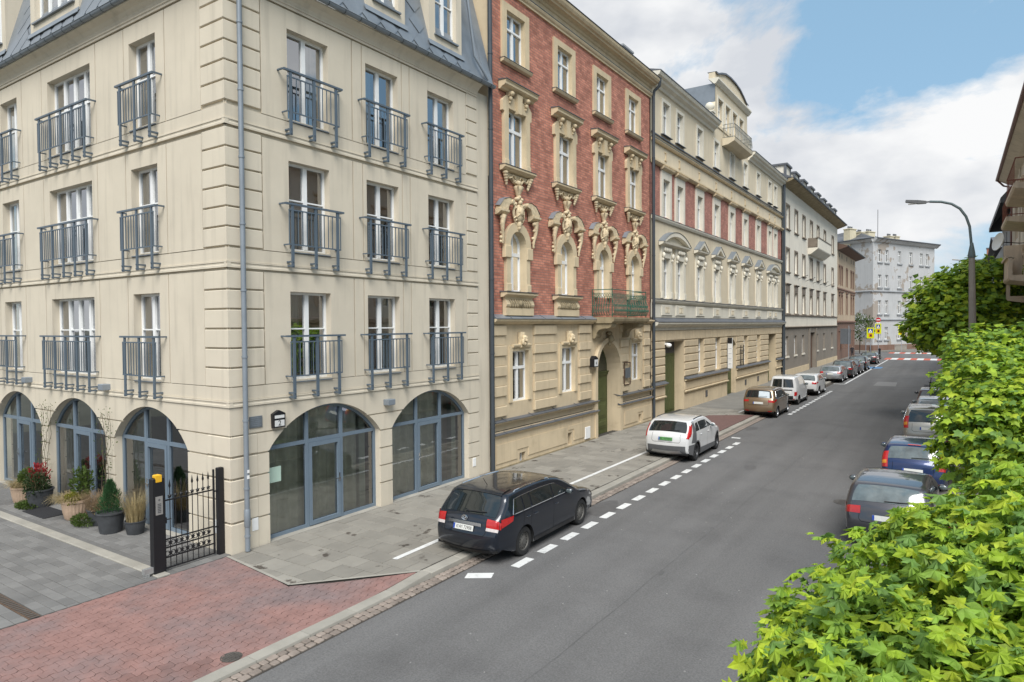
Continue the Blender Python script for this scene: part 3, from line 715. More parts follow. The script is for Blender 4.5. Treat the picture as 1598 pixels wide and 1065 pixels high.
# glazed arches
def shopfront(rot, a, b, k):
    w = b-a; dep = .20; hw = w/2; cv = arc(a, b, ZS, RISE, 24); f = .075
    mb = MB(); n = len(cv)
    R = (hw*hw+RISE*RISE)/(2*RISE); cz = ZS+RISE-R; c = (a+b)/2
    inn = [(c+(x-c)*(R-f)/R, cz+(z-cz)*(R-f)/R) for x, z in cv]; inn[0] = (a+f, ZS); inn[-1] = (b-f, ZS)
    P = [(a,0)]+cv+[(b,0)]; Q = [(a+f,0)]+inn+[(b-f,0)]; m = len(P)
    mb.add([(x,dep,z) for x,z in P]+[(x,dep,z) for x,z in Q]+[(x,dep+.07,z) for x,z in Q], [(i,i+1,m+i+1,m+i) for i in range(m-1)]+[(m+i,m+i+1,2*m+i+1,2*m+i) for i in range(m-1)])
    u1, u2 = a+w*.345, a+w*.655
    top = lambda u: cz+math.sqrt(R*R-(u-c)**2)-f
    for u in (u1, u2): mb.box(u-.045, u+.045, dep-.01, dep+.07, .0, top(u))
    mb.box(a+f, b-f, dep-.006, dep+.065, ZS-.045, ZS+.045); mb.box(a+f, b-f, dep, dep+.07, .0, .085)
    o = part('shopfront', mb, SHOPFRAME, B1, rot=rot)
    d = MB(); x0, x1 = u1+.05, u2-.05
    d.box(x0, x0+.085, dep-.03, dep+.03, .03, ZS-.05); d.box(x1-.085, x1, dep-.03, dep+.03, .03, ZS-.05); d.box(x0+.085, x1-.085, dep-.03, dep+.03, .03, .13); d.box(x0+.085, x1-.085, dep-.03, dep+.03, ZS-.15, ZS-.05)
    part('door', d, SHOPFRAME, o)
    hx = x1-.04 if k % 2 == 0 else x0+.04; s = -1 if k % 2 == 0 else 1
    part('door_handle', MB().box(hx-.012, hx+.012, dep-.075, dep-.03, 1.03, 1.06).box(hx, hx+s*.13, dep-.085, dep-.065, 1.035, 1.06).box(hx-.02, hx+.02, dep-.036, dep-.03, .96, 1.18), CHROME, o)
    for (p, q) in ((a+f*.5, u1), (u1, u2), (u2, b-f*.5)):
        part('pane', MB().add([(p,dep+.035,.05),(q,dep+.035,.05),(q,dep+.035,ZS),(p,dep+.035,ZS)], [(0,1,2,3)]), SHOPGLASS, o)
        tp = [(u, min(z, top(max(min(u, b-f), a+f))+f*.6)) for u, z in ((p+(q-p)*i/8, 99) for i in range(9))]
        part('pane', MB().add([(p,dep+.035,ZS),(q,dep+.035,ZS)]+[(u,dep+.035,max(z,ZS+.002)) for u, z in tp[::-1]], [tuple(range(11))]), SHOPGLASS, o)
    return o
def drape(par, rot, a, b, d, h, m, seed):
    mb = MB(); r = random.Random(seed); n = int((b-a)/.03); vs = []; ph = r.uniform(0, 6)
    for i in range(n+1):
        x = a+(b-a)*i/n; y = d+.05*math.sin(i*.62+ph)+.03*math.sin(i*.27+ph*2); vs += [(x,y,.02),(x,y,h)]
    part('curtain', mb.add(vs, [(2*i,2*i+2,2*i+3,2*i+1) for i in range(n)]), m, par, smooth=180)
for k, (a, b) in enumerate(SA):
    s = shopfront(F2, a, b, k)
    drape(s, F2, a+.1, b-.55 if k == 0 else b-.95, .36, 2.95, CURTBROWN, k); part('pillar', MB().box(b-.42, b-.2, .40, .58, 0, 3.1), mat('pale_pillar', (.45,.47,.40), .8), s)
for k, (a, b) in enumerate(LA):
    s = shopfront(F1, a, b, k+1); drape(s, F1, a+.1, a+.9, .42, 2.95, CURT, k+5)
part('paper_sheet', MB().box(1.08, 1.46, .225, .23, 1.3, 1.66), mat('pale_green_paper', (.42,.55,.46), .8), B1, rot=F2)
for rot, ar in ((F1, LA), (F2, SA)):
    for a, b in ar: part('threshold', MB().slab(a+.01, b-.01, -.0, .21, -.1, .004, .004), KERBM, B1, rot=rot)
# mansard, gutter, dormers
GZ = 12.80
def slope(rot, u0, u1, name='roof'):
    mb = MB().add([(u0,-.24,GZ),(u1,-.24,GZ),(u1,.62,15.95),(u0,.62,15.95),(u0,3,16.6),(u1,3,16.6)], [(0,1,2,3),(3,2,5,4)])
    return part(name, mb, ZINC, B1, rot=rot)
rl = slope(F1, UL, .24-.0); rs = slope(F2, -.24, 9.5)
k = math.hypot(.86, 3.15); su, sv = .86/k, 3.15/k
def shingles(roof, u0, u1, holes):
    S = .46; me = cmesh('slate', lambda: MB().add([(0,-.012,-S*.71),(S*.71,-.006,0),(0,.0,S*.71),(-S*.71,-.006,0),(0,.006,-S*.71),(S*.71,.012,0),(-S*.71,.012,0)], [(0,1,2,3),(0,4,5,1),(0,3,6,4)]), ZINC)
    st = S*.71+.004; r = 0; v = .0
    while v < 2.6:
        u = u0+.36+(st if r % 2 else 0)
        while u < u1-.3:
            z = GZ+v*sv; 
            if v > .30 and not any(a-.36 < u < b+.36 and z > 13.2 for a, b in holes):
                put('slate', me, roof, (u, -.24+v*su-.016, z), (-math.atan2(su, sv), 0, 0))
            u += 2*st
        v += st; r += 1
DL = [(-9.2,-6.24), (-13.2,-10.96), (-4.25,-2.4)]; DS = [(6.62,8.16), (4.07,5.58), (1.55,3.06)]
shingles(rl, UL+1.2, -.2, DL); shingles(rs, .2, 8.75, DS)
def dormer(rot, a, b):
    o = part('dormer', wall(a, b, 13.34, 16.6, [(a+.27, b-.27, 13.68, 15.6)], -.09, .2).add([(a,-.09,13.34),(a,-.09,16.6),(a,2,16.6),(a,1,13.34),(b,-.09,13.34),(b,1,13.34),(b,2,16.6),(b,-.09,16.6)], [(0,1,2,3),(4,5,6,7)]), STUC, B1, rot=rot)
    window(o, 0, a+.27, 13.68, b-a-.54, 1.92, .05, 4 if b-a > 2 else 2, ((.55,.03),))
    part('sill', MB().box(a+.22, b-.22, -.16, .08, 13.63, 13.675), ZINC, o)
    part('flashing', MB().extr([(.10,13.40),(.16,13.26),(.17,13.27),(.12,13.42)], a-.06, b+.06), PIPEM, o)
    part('dormer_room', MB().box(a+.1, b-.1, .6, .62, 13.4, 16), ROOM, o)
for a, b in DL: dormer(F1, a, b)
for a, b in DS: dormer(F2, a, b)
def gutter(rot, u0, u1):
    prof = [(.28+.075*math.cos(math.pi+i*math.pi/7)+.03, GZ+.0+.085*math.sin(math.pi+i*math.pi/7)+.05) for i in range(8)]
    o = part('gutter', MB().extr(prof, u0, u1, False).tube([(u0,-.385,GZ+.05),(u1,-.385,GZ+.05)], .012, 6), PIPEM, B1, rot=rot, smooth=60)
    me = cmesh('gutter_joint', lambda: MB().extr([(d*1.0+.004*math.copysign(1, d-.31), z-.006) for d, z in prof], -.012, .012, False), DARKPIPE)
    u = u0+.3
    while u < u1: put('gutter_joint', me, o, (u, 0, 0)); u += .52
gutter(F1, UL, .3); gutter(F2, -.3, 9.62)
part('verge_sheet', MB().add([(9.2,-.30,GZ),(9.62,-.30,GZ),(9.62,.56,15.95),(9.2,.56,15.95),(9.2,-.2,GZ),(9.2,.66,15.95)], [(0,1,2,3),(0,3,5,4)]), ZINC, B1, rot=F2)
pipe('roof_pipe', B1, [(.02,8.5,15.8-.0),(.02-.0,8.5,15.75),(.18,8.72,13.6),(.34,9.25,12.95)], .045, PIPEM)
# downpipe at the corner
dp = pipe('downpipe', B1, [(.13,.30,.02),(.13,.30,12.8)], .055, PIPEM, [(.13,.30,z) for z in (.35,1.4,2.9,4.3,5.75,7.2,8.65,10.1,11.55)])
part('clean_out', MB().lathe([(.057,0),(.068,.02),(.068,.38),(.057,.40)], 14, (.13,.30,.55)), PIPEM, dp, smooth=40)
part('sticker', MB().box(.186,.192,.28,.33,1.75,1.82).box(.186,.192,.27,.33,1.62,1.70), WHITE, dp)
# small fittings
def light_box(rot, u, z):
    p = fp(rot, u, 0, z); o = part('wall_light', MB().cblock(-.13, .13, -.2, 0, -.08, .08, .012), PIPEM, B1, p, rot)
    part('lens', MB().box(-.115, .115, -.185, -.015, -.084, -.078), WHITE, o)
light_box(F2, 4.78, 2.86); light_box(F1, -5.3, 3.42); light_box(F1, -10.0, 3.42)
ln = part('house_number_lamp', MB().prism([(-.155,-.2),(.155,-.2),(.165,.12),(0,.2),(-.165,.12)], -.1, 0), BLACKP, B1, fp(F2, 1.2, -.0, 2.83), F2)
part('lamp_face', MB().box(-.13,.13,-.105,-.1,-.17,-.03).box(-.13,.13,-.105,-.1,.015,.085), mat('lamp_face', (.62,.62,.60), .6), ln)
text('number', '2', .17, BLACKP, ln, (0,-.107,-.1), (rad(90),0,0))
pq = part('plaque', MB().block(.47, .80, 2.69, 2.95, -.025, 0.0, .006), mat('grey_plaque', (.20,.22,.24), .4, .15, 6, metal=.5), B1, rot=F2)
mb = MB()
for i in range(5): mb.box(.51, .76-.04*(i % 2), -.0275, -.025, 2.905-i*.042, 2.92-i*.042)
part('engraved_lines', mb, PIPEM, pq, rot=0)
part('meter_cover', MB().block(.50,.66,.38,.66,-.02,0,.005), WHITE, B1, rot=F2); part('meter_cover', MB().block(-.62,-.45,.38,.68,-.02,0,.005), WHITE, B1, rot=F1); part('meter_cover', MB().block(8.68,8.84,.35,.62,-.02,0,.005), WHITE, B1, rot=F2)
# party wall strip beside the red house
pw = part('party_wall', MB().box(-3, -.03, 9.055, 9.70, -.15, 12.6), STUC, B1)
# ------------------------------------------------------------------ red brick town house
RH = empty('brick_town_house', (0,9.8,0), label='red brick town house with sandstone ornament and green iron balcony', cat='building')
RO = (0,-9.8,0)                                            # children use street-wide coordinates
def rp_(name, mb, m, par=None, smooth=None, **kw): return part(name, mb, m, par or RH, RO if par is None else (0,0,0), F2 if par is None else 0.0, smooth, **kw)
WC = [11.37, 14.93, 18.33, 21.75]
Y0, Y1 = 9.74, 23.92
E_ = .03
h3 = [(c-.60, c+.60, 14.25, 15.92) for c in WC]
h2 = [(c-.58, c+.58, 10.52, 12.52) for c in WC]
h1 = [(c-.53, c+.53, 6.15, 8.30, arc(c-.53, c+.53, 7.77, .53, 14)) for c in WC]
rp_('brick_wall', wall(Y0, Y1, 5.2, 16.75, h3+h2+h1, E_, .36), BRICK)
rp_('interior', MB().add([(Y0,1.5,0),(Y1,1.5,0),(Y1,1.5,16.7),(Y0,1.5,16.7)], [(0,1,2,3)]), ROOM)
def rwin(c, hw, z0, z1, dep, **kw): return window(RH, F2, c-hw, z0, 2*hw, z1-z0, dep, base=RO, **kw)
for i, c in enumerate(WC):
    cu = [None, (CURT,.02,.98,.05,.35), (CURT,.02,.98,.62,.95), (CURT,.02,.55,.05,.95)][i]
    rwin(c, .60, 14.25, 15.92, .13, bars=((.66,.07),), fw=.07, mull=.11, curtain=cu)
    rwin(c, .58, 10.52, 12.52, .12, bars=((.66,.11),), fw=.07, mull=.11, curtain=cu)
    rwin(c, .53, 6.15, 8.30, .19, bars=((.62,.12),), fw=.07, mull=.10, curve=arc(c-.53, c+.53, 7.77, .53, 14), curtain=(CURT,.02,.9,.1,.45) if i != 1 else None)
    # top row surround
    s = rp_('window_surround', wall(c-.875, c+.875, 14.12, 16.15, [(c-.588, c+.588, 14.262, 15.908)], -.05, .42).add([(c-.875,-.05,14.12),(c-.875,-.05,16.15),(c-.875,.05,16.15),(c-.875,.05,14.12),(c+.875,-.05,14.12),(c+.875,.05,14.12),(c+.875,.05,16.15),(c+.875,-.05,16.15),(c-.875,-.05,16.15),(c+.875,-.05,16.15),(c+.875,.05,16.15),(c-.875,.05,16.15)], [(0,1,2,3),(4,5,6,7),(8,9,10,11)]), SAND)
    rp_('sill', MB().extr([(0,14.02),(.12,14.05),(.16,14.12),(.16,14.15),(-.0,14.17)], c-.93, c+.93), SAND, s)
    rp_('sill_sheet', MB().extr([(-.3,14.2),(.18,14.165),(.18,14.153),(0,14.15)], c-.94, c+.94), SHEET, s)
    # second row: eared architrave, hood on consoles, keystone, apron
    a = .83; e = .93
    outl = [(c-a,10.5),(c-.568,10.5),(c-.568,12.508),(c+.568,12.508),(c+.568,10.5),(c+a,10.5),(c+a,12.35),(c+e,12.38),(c+e,12.72),(c+.72,12.92),(c-.72,12.92),(c-e,12.72),(c-e,12.38),(c-a,12.35)]
    s = rp_('window_surround', MB().prism(outl, -.09, .36), SAND)
    rp_('surround_base', MB().block(c-a-.02, c-.56, 10.5, 10.72, -.115, .0).block(c+.56, c+a+.02, 10.5, 10.72, -.115, .0), SAND, s)
    rp_('keystone', MB().prism([(c-.11,12.42),(c+.11,12.42),(c+.17,13.08),(c-.17,13.08)], -.2, 0), SAND, s)
    for sx in (-1, 1):
        mb = MB().box(c+sx*.52-.09, c+sx*.52+.09, -.15, 0, 12.92, 13.1)
        mb.ell((c+sx*.52,-.19,13.0), (.10,.1,.09)).ell((c+sx*.52,-.14,12.84), (.085,.07,.09)).ell((c+sx*.52,-.1,12.72), (.05,.05,.06))
        rp_('console', mb, CARVED, s, 60)
    rp_('hood', MB().extr([(0,13.06),(.1,13.08),(.14,13.13),(.24,13.16),(.30,13.2),(.30,13.28),(.34,13.33),(0,13.36)], c-1.06, c+1.06), SAND, s)
    rp_('hood_sheet', MB().extr([(0,13.40),(.36,13.355),(.36,13.34),(0,13.345)], c-1.08, c+1.08), SHEET, s)
    rp_('sill', MB().extr([(0,10.3),(.12,10.33),(.2,10.39),(.24,10.41),(.24,10.48),(0,10.495)], c-1.02, c+1.02), SAND, s)
    rp_('sill_sheet', MB().extr([(-.3,10.53),(.26,10.50),(.26,10.487),(0,10.482)], c-1.03, c+1.03), SHEET, s)
    mb = MB()
    for sx in (-1, 1):
        for j in range(5): mb.ell((c+sx*(.82-.03*j), -.10+.012*j, 10.24-j*.085), (.12-.017*j,.10-.012*j,.075))
        pts = [(c+sx*(.72-.66*t), -.07, 10.26-.22*math.sin(t*2.2)-.07*math.sin(t*9)) for t in [i/14 for i in range(15)]]
        mb.tube(pts, .042, 6)
        pts = [(c+sx*(.26+.11*math.cos(q)), -.07, 10.12+.11*math.sin(q)) for q in [i*.5 for i in range(11)]]; mb.tube(pts, .03, 6)
    mb.ell((c,-.1,10.0), (.13,.1,.1)).prism([(c-.75,10.28),(c-.2,9.96),(c,9.9),(c+.2,9.96),(c+.75,10.28)], -.035, 0)
    rp_('apron_ornament', mb, CARVED, s, 60)
    # first floor: arched surround, cartouche, broken scroll pediment
    cv = arc(c-.518, c+.518, 7.77, .518, 14); ov = arc(c-.84, c+.84, 7.77, .84, 14)
    outl = [(c-.76,6.15)]+[(c-.518,6.15)]+cv+[(c+.518,6.15),(c+.76,6.15)]+[(c+.76,7.40),(c+.84,7.40)]+ov[::-1]+[(c-.84,7.40),(c-.76,7.40)]
    s = rp_('window_surround', MB().prism(outl, -.1, .36), SAND)
    rp_('impost', MB().block(c-.90, c-.52, 7.32, 7.74, -.15, 0).block(c+.52, c+.90, 7.32, 7.74, -.15, 0), SAND, s)
    rp_('surround_base', MB().block(c-.80, c-.51, 6.15, 6.42, -.13, 0).block(c+.51, c+.80, 6.15, 6.42, -.13, 0), SAND, s)
    mb = MB()
    mb.ell((c,-.12,8.92), (.20,.14,.34)).ell((c,-.22,8.98), (.12,.08,.18)).ell((c,-.1,8.55), (.10,.12,.16)).ell((c,-.1,8.42), (.07,.1,.1))
    for sx in (-1, 1):
        pts = [(c+sx*(.17+.16*math.sin(t*3.1)), -.1, 9.28-.72*t) for t in [i/12 for i in range(13)]]; mb.tube(pts, [.06-.02*t/12 for t in range(13)], 6)
        pts = [(c+sx*(.27+.075*math.cos(q)), -.13, 9.16+.075*math.sin(q)) for q in [i*.55 for i in range(10)]]; mb.tube(pts, .04, 6)
        pts = [(c+sx*(.24+.07*math.cos(q)), -.13, 8.72+.07*math.sin(q)) for q in [i*.55 for i in range(10)]]; mb.tube(pts, .035, 6)
        mb.ell((c+sx*.13,-.12,9.42), (.12,.1,.075))
    mb.ell((c,-.16,9.3), (.1,.1,.09)).ell((c,-.12,9.5), (.08,.09,.08)).lathe([(.06,9.5),(.10,9.6),(.13,9.72),(.19,9.86),(.17,9.89),(.1,9.86),(0,9.86)], 12, (c,-.08,0))
    for q in range(9):
        t = -1.1+q*.275; mb.tube([(c+.11*math.sin(t), -.26, 8.98+.17*math.cos(t*1.9)), (c+.20*math.sin(t), -.2, 8.95+.26*math.cos(t*1.9)), (c+.27*math.sin(t), -.12, 8.92+.34*math.cos(t*1.9))], [.012,.02,.012], 5)
        mb.tube([(c+.04*math.sin(t*2), -.15, 9.6), (c+.12*math.sin(t*1.2), -.17, 9.74), (c+.2*math.sin(t), -.2, 9.88)], [.012,.02,.026], 5)
    rp_('cartouche', mb, CARVED, s, 60)
    for sx in (-1, 1):
        X = lambda t: c+sx*t
        seq = [(X(1.28),8.93),(X(1.28),9.02),(X(1.05),9.28),(X(.72),9.38),(X(.50),9.36),(X(.44),9.27),(X(.48),9.17),(X(.56),9.18),(X(.62),9.2),(X(.72),9.12),(X(.80),8.93)]
        mb = MB().prism(seq if sx < 0 else seq[::-1], -.2, .0, True)
        mb.extr([(0,8.74),(.1,8.76),(.2,8.82),(.25,8.86),(.25,8.93),(0,8.935)], min(X(1.32),X(.78)), max(X(1.32),X(.78)))
        mb.lathe([(0,0),(.085,0),(.085,.32),(0,.32)], 10, (X(.50),-.24,9.26), 'y')
        rp_('scroll_pediment', mb, CARVED, s)
        rp_('pediment_sheet', MB().add([(X(1.32),-.22,9.035),(X(1.05),-.22,9.295),(X(.72),-.22,9.395),(X(.5),-.22,9.372),(X(1.32),0,9.06),(X(1.05),0,9.32),(X(.72),0,9.42),(X(.5),0,9.39)], [(0,1,5,4),(1,2,6,5),(2,3,7,6)]), ZINC, s)
        mb = MB()
        pts = [(X(1.04+.05*math.sin(t*5)), -.09-.09*(1-t), 8.74-.95*t) for t in [i/10 for i in range(11)]]
        mb.tube(pts, [.105-.07*i/10 for i in range(11)], 8).ell((X(1.04),-.14,8.66), (.15,.1,.09)).ell((X(1.06),-.12,8.42), (.11,.08,.07)).ell((X(1.07),-.06,7.84), (.06,.05,.06)).ell((X(1.05),-.06,7.98), (.08,.06,.07)).ell((X(1.02),-.08,8.14), (.10,.07,.07))
        rp_('hanging_console', mb, CARVED, s, 60)
    if i < 2:
        rp_('sill', MB().extr([(0,5.93),(.12,5.95),(.24,6.02),(.28,6.03),(.28,6.10),(0,6.12)], c-1.02, c+1.02), SAND, s)
        rp_('sill_sheet', MB().extr([(-.3,6.16),(.31,6.13),(.31,6.113),(0,6.105)], c-1.04, c+1.04), SHEET, s)
        ap = rp_('apron', MB().extr([(0,5.3),(.16,5.3),(.16,5.56),(.12,5.57),(.17,5.62),(.19,5.68),(.16,5.78),(.1,5.88),(.1,5.95),(0,5.95)], c-.90, c+.90), SAND, s)
        mb = MB(); rr = random.Random(i)
        for j in range(9):
            x = c-.62+.155*j; q = rr.uniform(-.3, .3)
            mb.tube([(x-.06,-.17,5.60),(x+.02+q*.05,-.19,5.72),(x+.09*(1 if j < 5 else -1),-.14,5.86)], [.02,.035,.02], 6).tube([(x+.06,-.18,5.60),(x-.02,-.19,5.70),(x-.07,-.14,5.84)], [.02,.03,.018], 6)
        mb.ell((c,-.18,5.72), (.11,.06,.12))
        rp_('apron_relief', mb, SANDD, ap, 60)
# top cornice and first floor ledge
CP = [(-.05,16.55),(.04,16.55),(.04,16.62),(.09,16.66),(.12,16.72),(.12,16.76),(.05,16.78),(.05,17.0),(.10,17.03),(.14,17.10),(.24,17.14),(.34,17.15),(.36,17.21),(.44,17.24),(.50,17.33),(.52,17.40),(.52,17.44),(-.05,17.47)]
rp_('cornice', MB().extr(CP, Y0-.02, Y1+.08), SAND)
rp_('roof', MB().extr([(.55,17.45),(.55,17.47),(-.2,17.62),(-5,18.1),(-5,17.4)], Y0-.03, Y1+.1), SHEET)
rp_('dentil_band', MB().extr([(.0,16.762),(.135,16.762),(.135,16.785),(.0,16.79)], Y0, Y1), SHEET)
led = rp_('ledge', MB().extr([(0,4.98),(.08,5.0),(.13,5.05),(.20,5.07),(.24,5.12),(.24,5.17),(-.02,5.19)], Y0+.02, Y1), SAND)
sh = rp_('ledge_sheet', MB().extr([(-.03,5.34),(.0,5.33),(.27,5.195),(.27,5.175),(0,5.17)], Y0+.02, 17.3), ZINC, led)
for u in (10.65, 12.9, 14.2, 16.2): rp_('sheet_seam', MB().extr([(0,5.345),(.27,5.21),(.27,5.195),(0,5.33)], u, u+.03), SHEET, sh)
# ground floor: real openings, rustication, plinth
gh = [(c-.56, c+.56, 2.22, 4.05) for c in (11.6-.02, 15.17-.02, 22.02)]
DA, DB = 17.62, 19.98
door_c = pointed(DA, DB, 2.9, 1.28)
rp_('ground_wall', wall(Y0, Y1, 1.3, 5.0, gh+[(DA, DB, 1.3, 4.18, door_c)], E_, .30), SANDG)
for (a, b, c, d) in gh:
    window(RH, F2, a, c, b-a, d-c, .15, base=RO, bars=((.66,.10),), fw=.07, mull=.11, curtain=(CURT,.02,.98,.55,.97) if a < 15 else None)
    s = rp_('window_surround', MB().prism([(a-.17,c),(a+.012,c),(a+.012,d-.012),(b-.012,d-.012),(b-.012,c),(b+.17,c),(b+.17,d+.17),(a-.17,d+.17)], -.03, .28), SAND)
    rp_('lintel', MB().extr([(0,d+.1),(.1,d+.12),(.13,d+.18),(.13,d+.22),(0,d+.24)], a-.02, b+.02), SAND, s)
    m_ = (a+b)/2; mb = MB().block(m_-.14, m_+.14, d+.1, d+.66, -.14, 0)
    mb.ell((m_,-.2,d+.42), (.12,.10,.14)).ell((m_,-.27,d+.36), (.06,.06,.06)).ell((m_-.06,-.25,d+.47), (.04,.04,.035)).ell((m_+.06,-.25,d+.47), (.04,.04,.035)).ell((m_,-.19,d+.24), (.08,.08,.08)).ell((m_-.11,-.19,d+.3), (.05,.06,.12)).ell((m_+.11,-.19,d+.3), (.05,.06,.12))
    rp_('carved_head', mb, CARVED, s, 60)
for (a, b) in ((9.82,10.62), (12.48,14.14), (16.04,17.10), (20.15,21.05), (22.98,23.75)):
    z = 4.95; j = 0
    while z > 1.85:
        h = .36 if j % 2 == 0 else .34
        rp_('rusticated_block', MB().block(a+(0 if j % 2 == 0 else .04), b-(0 if j % 2 == 0 else .04), max(z-h, 1.78)+.004, z-.004, -.075 if j % 2 == 0 else -.02, .04, .02 if j % 2 == 0 else .006), SANDG)
        z -= h; j += 1
PL = ((9.78, DA+.02), (DB-.02, Y1))
for a, b in PL:
    for z in (1.62, 1.19):
        l = rp_('plinth_ledge', MB().extr([(-.02,z-.1),(.1,z-.08),(.17,z-.02),(.17,z),(-.02,z+.02)], a, b), SAND)
        s = rp_('ledge_sheet', MB().extr([(-.24 if z > 1.5 else -.02,z+.09),(.2,z+.025),(.2,z+.004),(0,z+.003)], a-.02, b+.02), SHEET, l)
        u = a+.6
        while u < b-.3: rp_('sheet_seam', MB().extr([(-.02,z+.11),(.2,z+.04),(.2,z+.025),(-.02,z+.088)], u, u+.03), SHEET, s); u += 1.75
# plinth with raised panels, cellar openings
cel = [(11.38,11.78,-.02,.36), (14.98,15.32,.08,.58)]
rp_('plinth_wall', wall(9.78, DA, -.25, 1.3, cel, -.07, .35), SANDG); rp_('plinth_wall', wall(DB, Y1, -.25, 1.3, [(22.2,22.55,.1,.5)], -.07, .3), SANDG)
for poly in ([(9.9,.2),(11.2,.2),(11.2,.52),(11.95,.52),(11.95,.2),(14.85,.2),(14.85,.85),(9.9,.85)], [(15.45,.22),(16.95,.22),(16.95,.85),(15.0,.85),(15.0,.7),(15.45,.7)], [(20.5,.2),(22.0,.2),(22.0,.62),(22.7,.62),(22.7,.2),(23.8,.2),(23.8,.85),(20.5,.85)]):
    rp_('plinth_panel', MB().prism(poly, -.10, -.05), SANDG)
rp_('cellar_frame', frame_mb(.40, .38, 1, (), .05, .05, .03, .05).xform(Matrix.Translation((11.38,.1,-.02))), WHITE); rp_('cellar_backing', MB().box(11.3,15.5,.24,.26,-.1,.7), ROOM)
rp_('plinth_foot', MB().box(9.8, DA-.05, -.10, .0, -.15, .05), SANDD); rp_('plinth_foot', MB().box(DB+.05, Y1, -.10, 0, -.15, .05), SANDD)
rp_('meter_box', MB().block(16.4,16.85,.12,.62,-.13,-.07,.008), WHITE)
# portal: splayed reveal, pointed door
ia, ib = 17.68, 19.92; n = len(door_c); inner = pointed(ia, ib, 2.85, 1.22)
P = [(DA,-.2)]+door_c+[(DB,-.2)]; Q = [(ia,-.2)]+inner+[(ib,-.2)]; k = len(P)
rp_('portal_reveal', MB().add([(a,-.07,b) for a,b in P]+[(a,.55,b) for a,b in Q], [(i,i+1,k+i+1,k+i) for i in range(k-1)]), SANDG)
oc = pointed(DA-.22, DB+.22, 2.9, 1.48)
rp_('portal_moulding', MB().prism([(DA-.22,.0)]+[(DA,.0)]+door_c+[(DB,.0),(DB+.22,.0)]+oc[::-1], -.12, .05), SANDG)
dr = rp_('door', MB().prism([(ia-.05,-.1),(ib+.05,-.1)]+[(b, z) for b, z in inner[::-1]], .56, .6), GREEND)
mb = MB().box(ia, ib, .50, .56, 2.62, 2.74).box(ia-.02, ib+.02, .46, .56, 2.74, 2.80)
for a in (ia+.1, (ia+ib)/2+.04):
    for (z0, z1) in ((.15,.55), (.65,1.35), (1.45,2.5)):
        mb.box(a, a+.95, .535, .56, z0, z1); 
        rp_('door_panel', MB().block(a+.09, a+.86, z0+.08, z1-.08, .515, .54, .02), GREEND, dr)
rp_('door_frame', mb, GREEND, dr); rp_('door_knob', MB().ell(((ia+ib)/2+.0,.49,1.05), (.035,.05,.035)), BLACKP, dr, 60)
rp_('fanlight', MB().prism([(ia+.06,2.82),(ib-.06,2.82)]+[((b-(ia+ib)/2)*.92+(ia+ib)/2, 2.84+(z-2.85)*.93) for b, z in inner[::-1]], .545, .56), mat('dark_fanlight', (.02,.03,.02), .12, spec=.8), dr)
rp_('notice', MB().box(18.35,18.6,.525,.535,2.9,3.2), WHITE, dr)
rp_('mask_keystone', MB().ell((18.8,-.18,4.32), (.15,.14,.2)).ell((18.8,-.3,4.28), (.06,.06,.07)).ell((18.8,-.12,4.56), (.2,.12,.1)).ell((18.8,-.12,4.1), (.09,.09,.12)), SANDD, None, 60)
lp = rp_('house_number_lamp', MB().prism([(-.19+17.12,3.14),(.19+17.12,3.14),(.2+17.12,3.5),(17.12,3.62),(-.2+17.12,3.5)], -.28, -.06), BLACKP)
rp_('lamp_face', MB().box(16.96,17.28,-.287,-.282,3.18,3.46), mat('lamp_face', (.62,.62,.60), .6), lp); text('number', '4', .2, BLACKP, lp, (17.12,-.292,3.30), (rad(90),0,0))
pf = rp_('noticeboard', MB().box(20.42,20.46,-.12,-.08,2.08,3.16).box(21.08,21.12,-.12,-.08,2.08,3.16).box(20.42,21.12,-.12,-.08,3.12,3.16).box(20.42,21.12,-.12,-.08,2.08,2.12), mat('brown_iron', (.09,.05,.035), .7))
rp_('sign_plate', MB().box(20.48,21.06,-.15,-.125,2.42,2.9), mat('grey_plaque', (.2,.22,.24)), pf)
# balcony: slab on two corbels, bellied iron railing
by0, by1, bd = 17.25, 21.15, 1.05
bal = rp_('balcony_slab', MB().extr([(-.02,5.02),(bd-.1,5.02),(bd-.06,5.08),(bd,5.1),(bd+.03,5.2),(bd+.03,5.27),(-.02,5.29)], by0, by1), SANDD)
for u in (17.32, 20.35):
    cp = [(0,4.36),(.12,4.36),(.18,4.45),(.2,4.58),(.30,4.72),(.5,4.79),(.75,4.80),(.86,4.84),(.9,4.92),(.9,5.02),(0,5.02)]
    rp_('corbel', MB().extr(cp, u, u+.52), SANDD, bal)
mb = MB(); x0, x1 = by0+.1, by1-.1
def ringpath(o, z): return [(x0-o*.0,0,z),(x0-o,-bd+.12-o,z),(x1+o,-bd+.12-o,z),(x1,0,z)]
prof = [(.0,5.34,.016),(.13,5.5,.0),(0.0,6.18,.014),(0,6.42,.016),(0,6.52,.022)]
for z, o, r in ((5.36,.02,.016), (6.14,.0,.014), (6.30,0,.012), (6.46,.0,.022)): mb.tube(ringpath(o, z), r, 6)
for (px, py) in ((x0,-bd+.12), (x1,-bd+.12), (x0,0), (x1,0)): mb.tube([(px,py,5.28),(px,py,6.5)], .02, 6)
rl_ = rp_('balcony_railing', mb, BALCGREEN, bal)
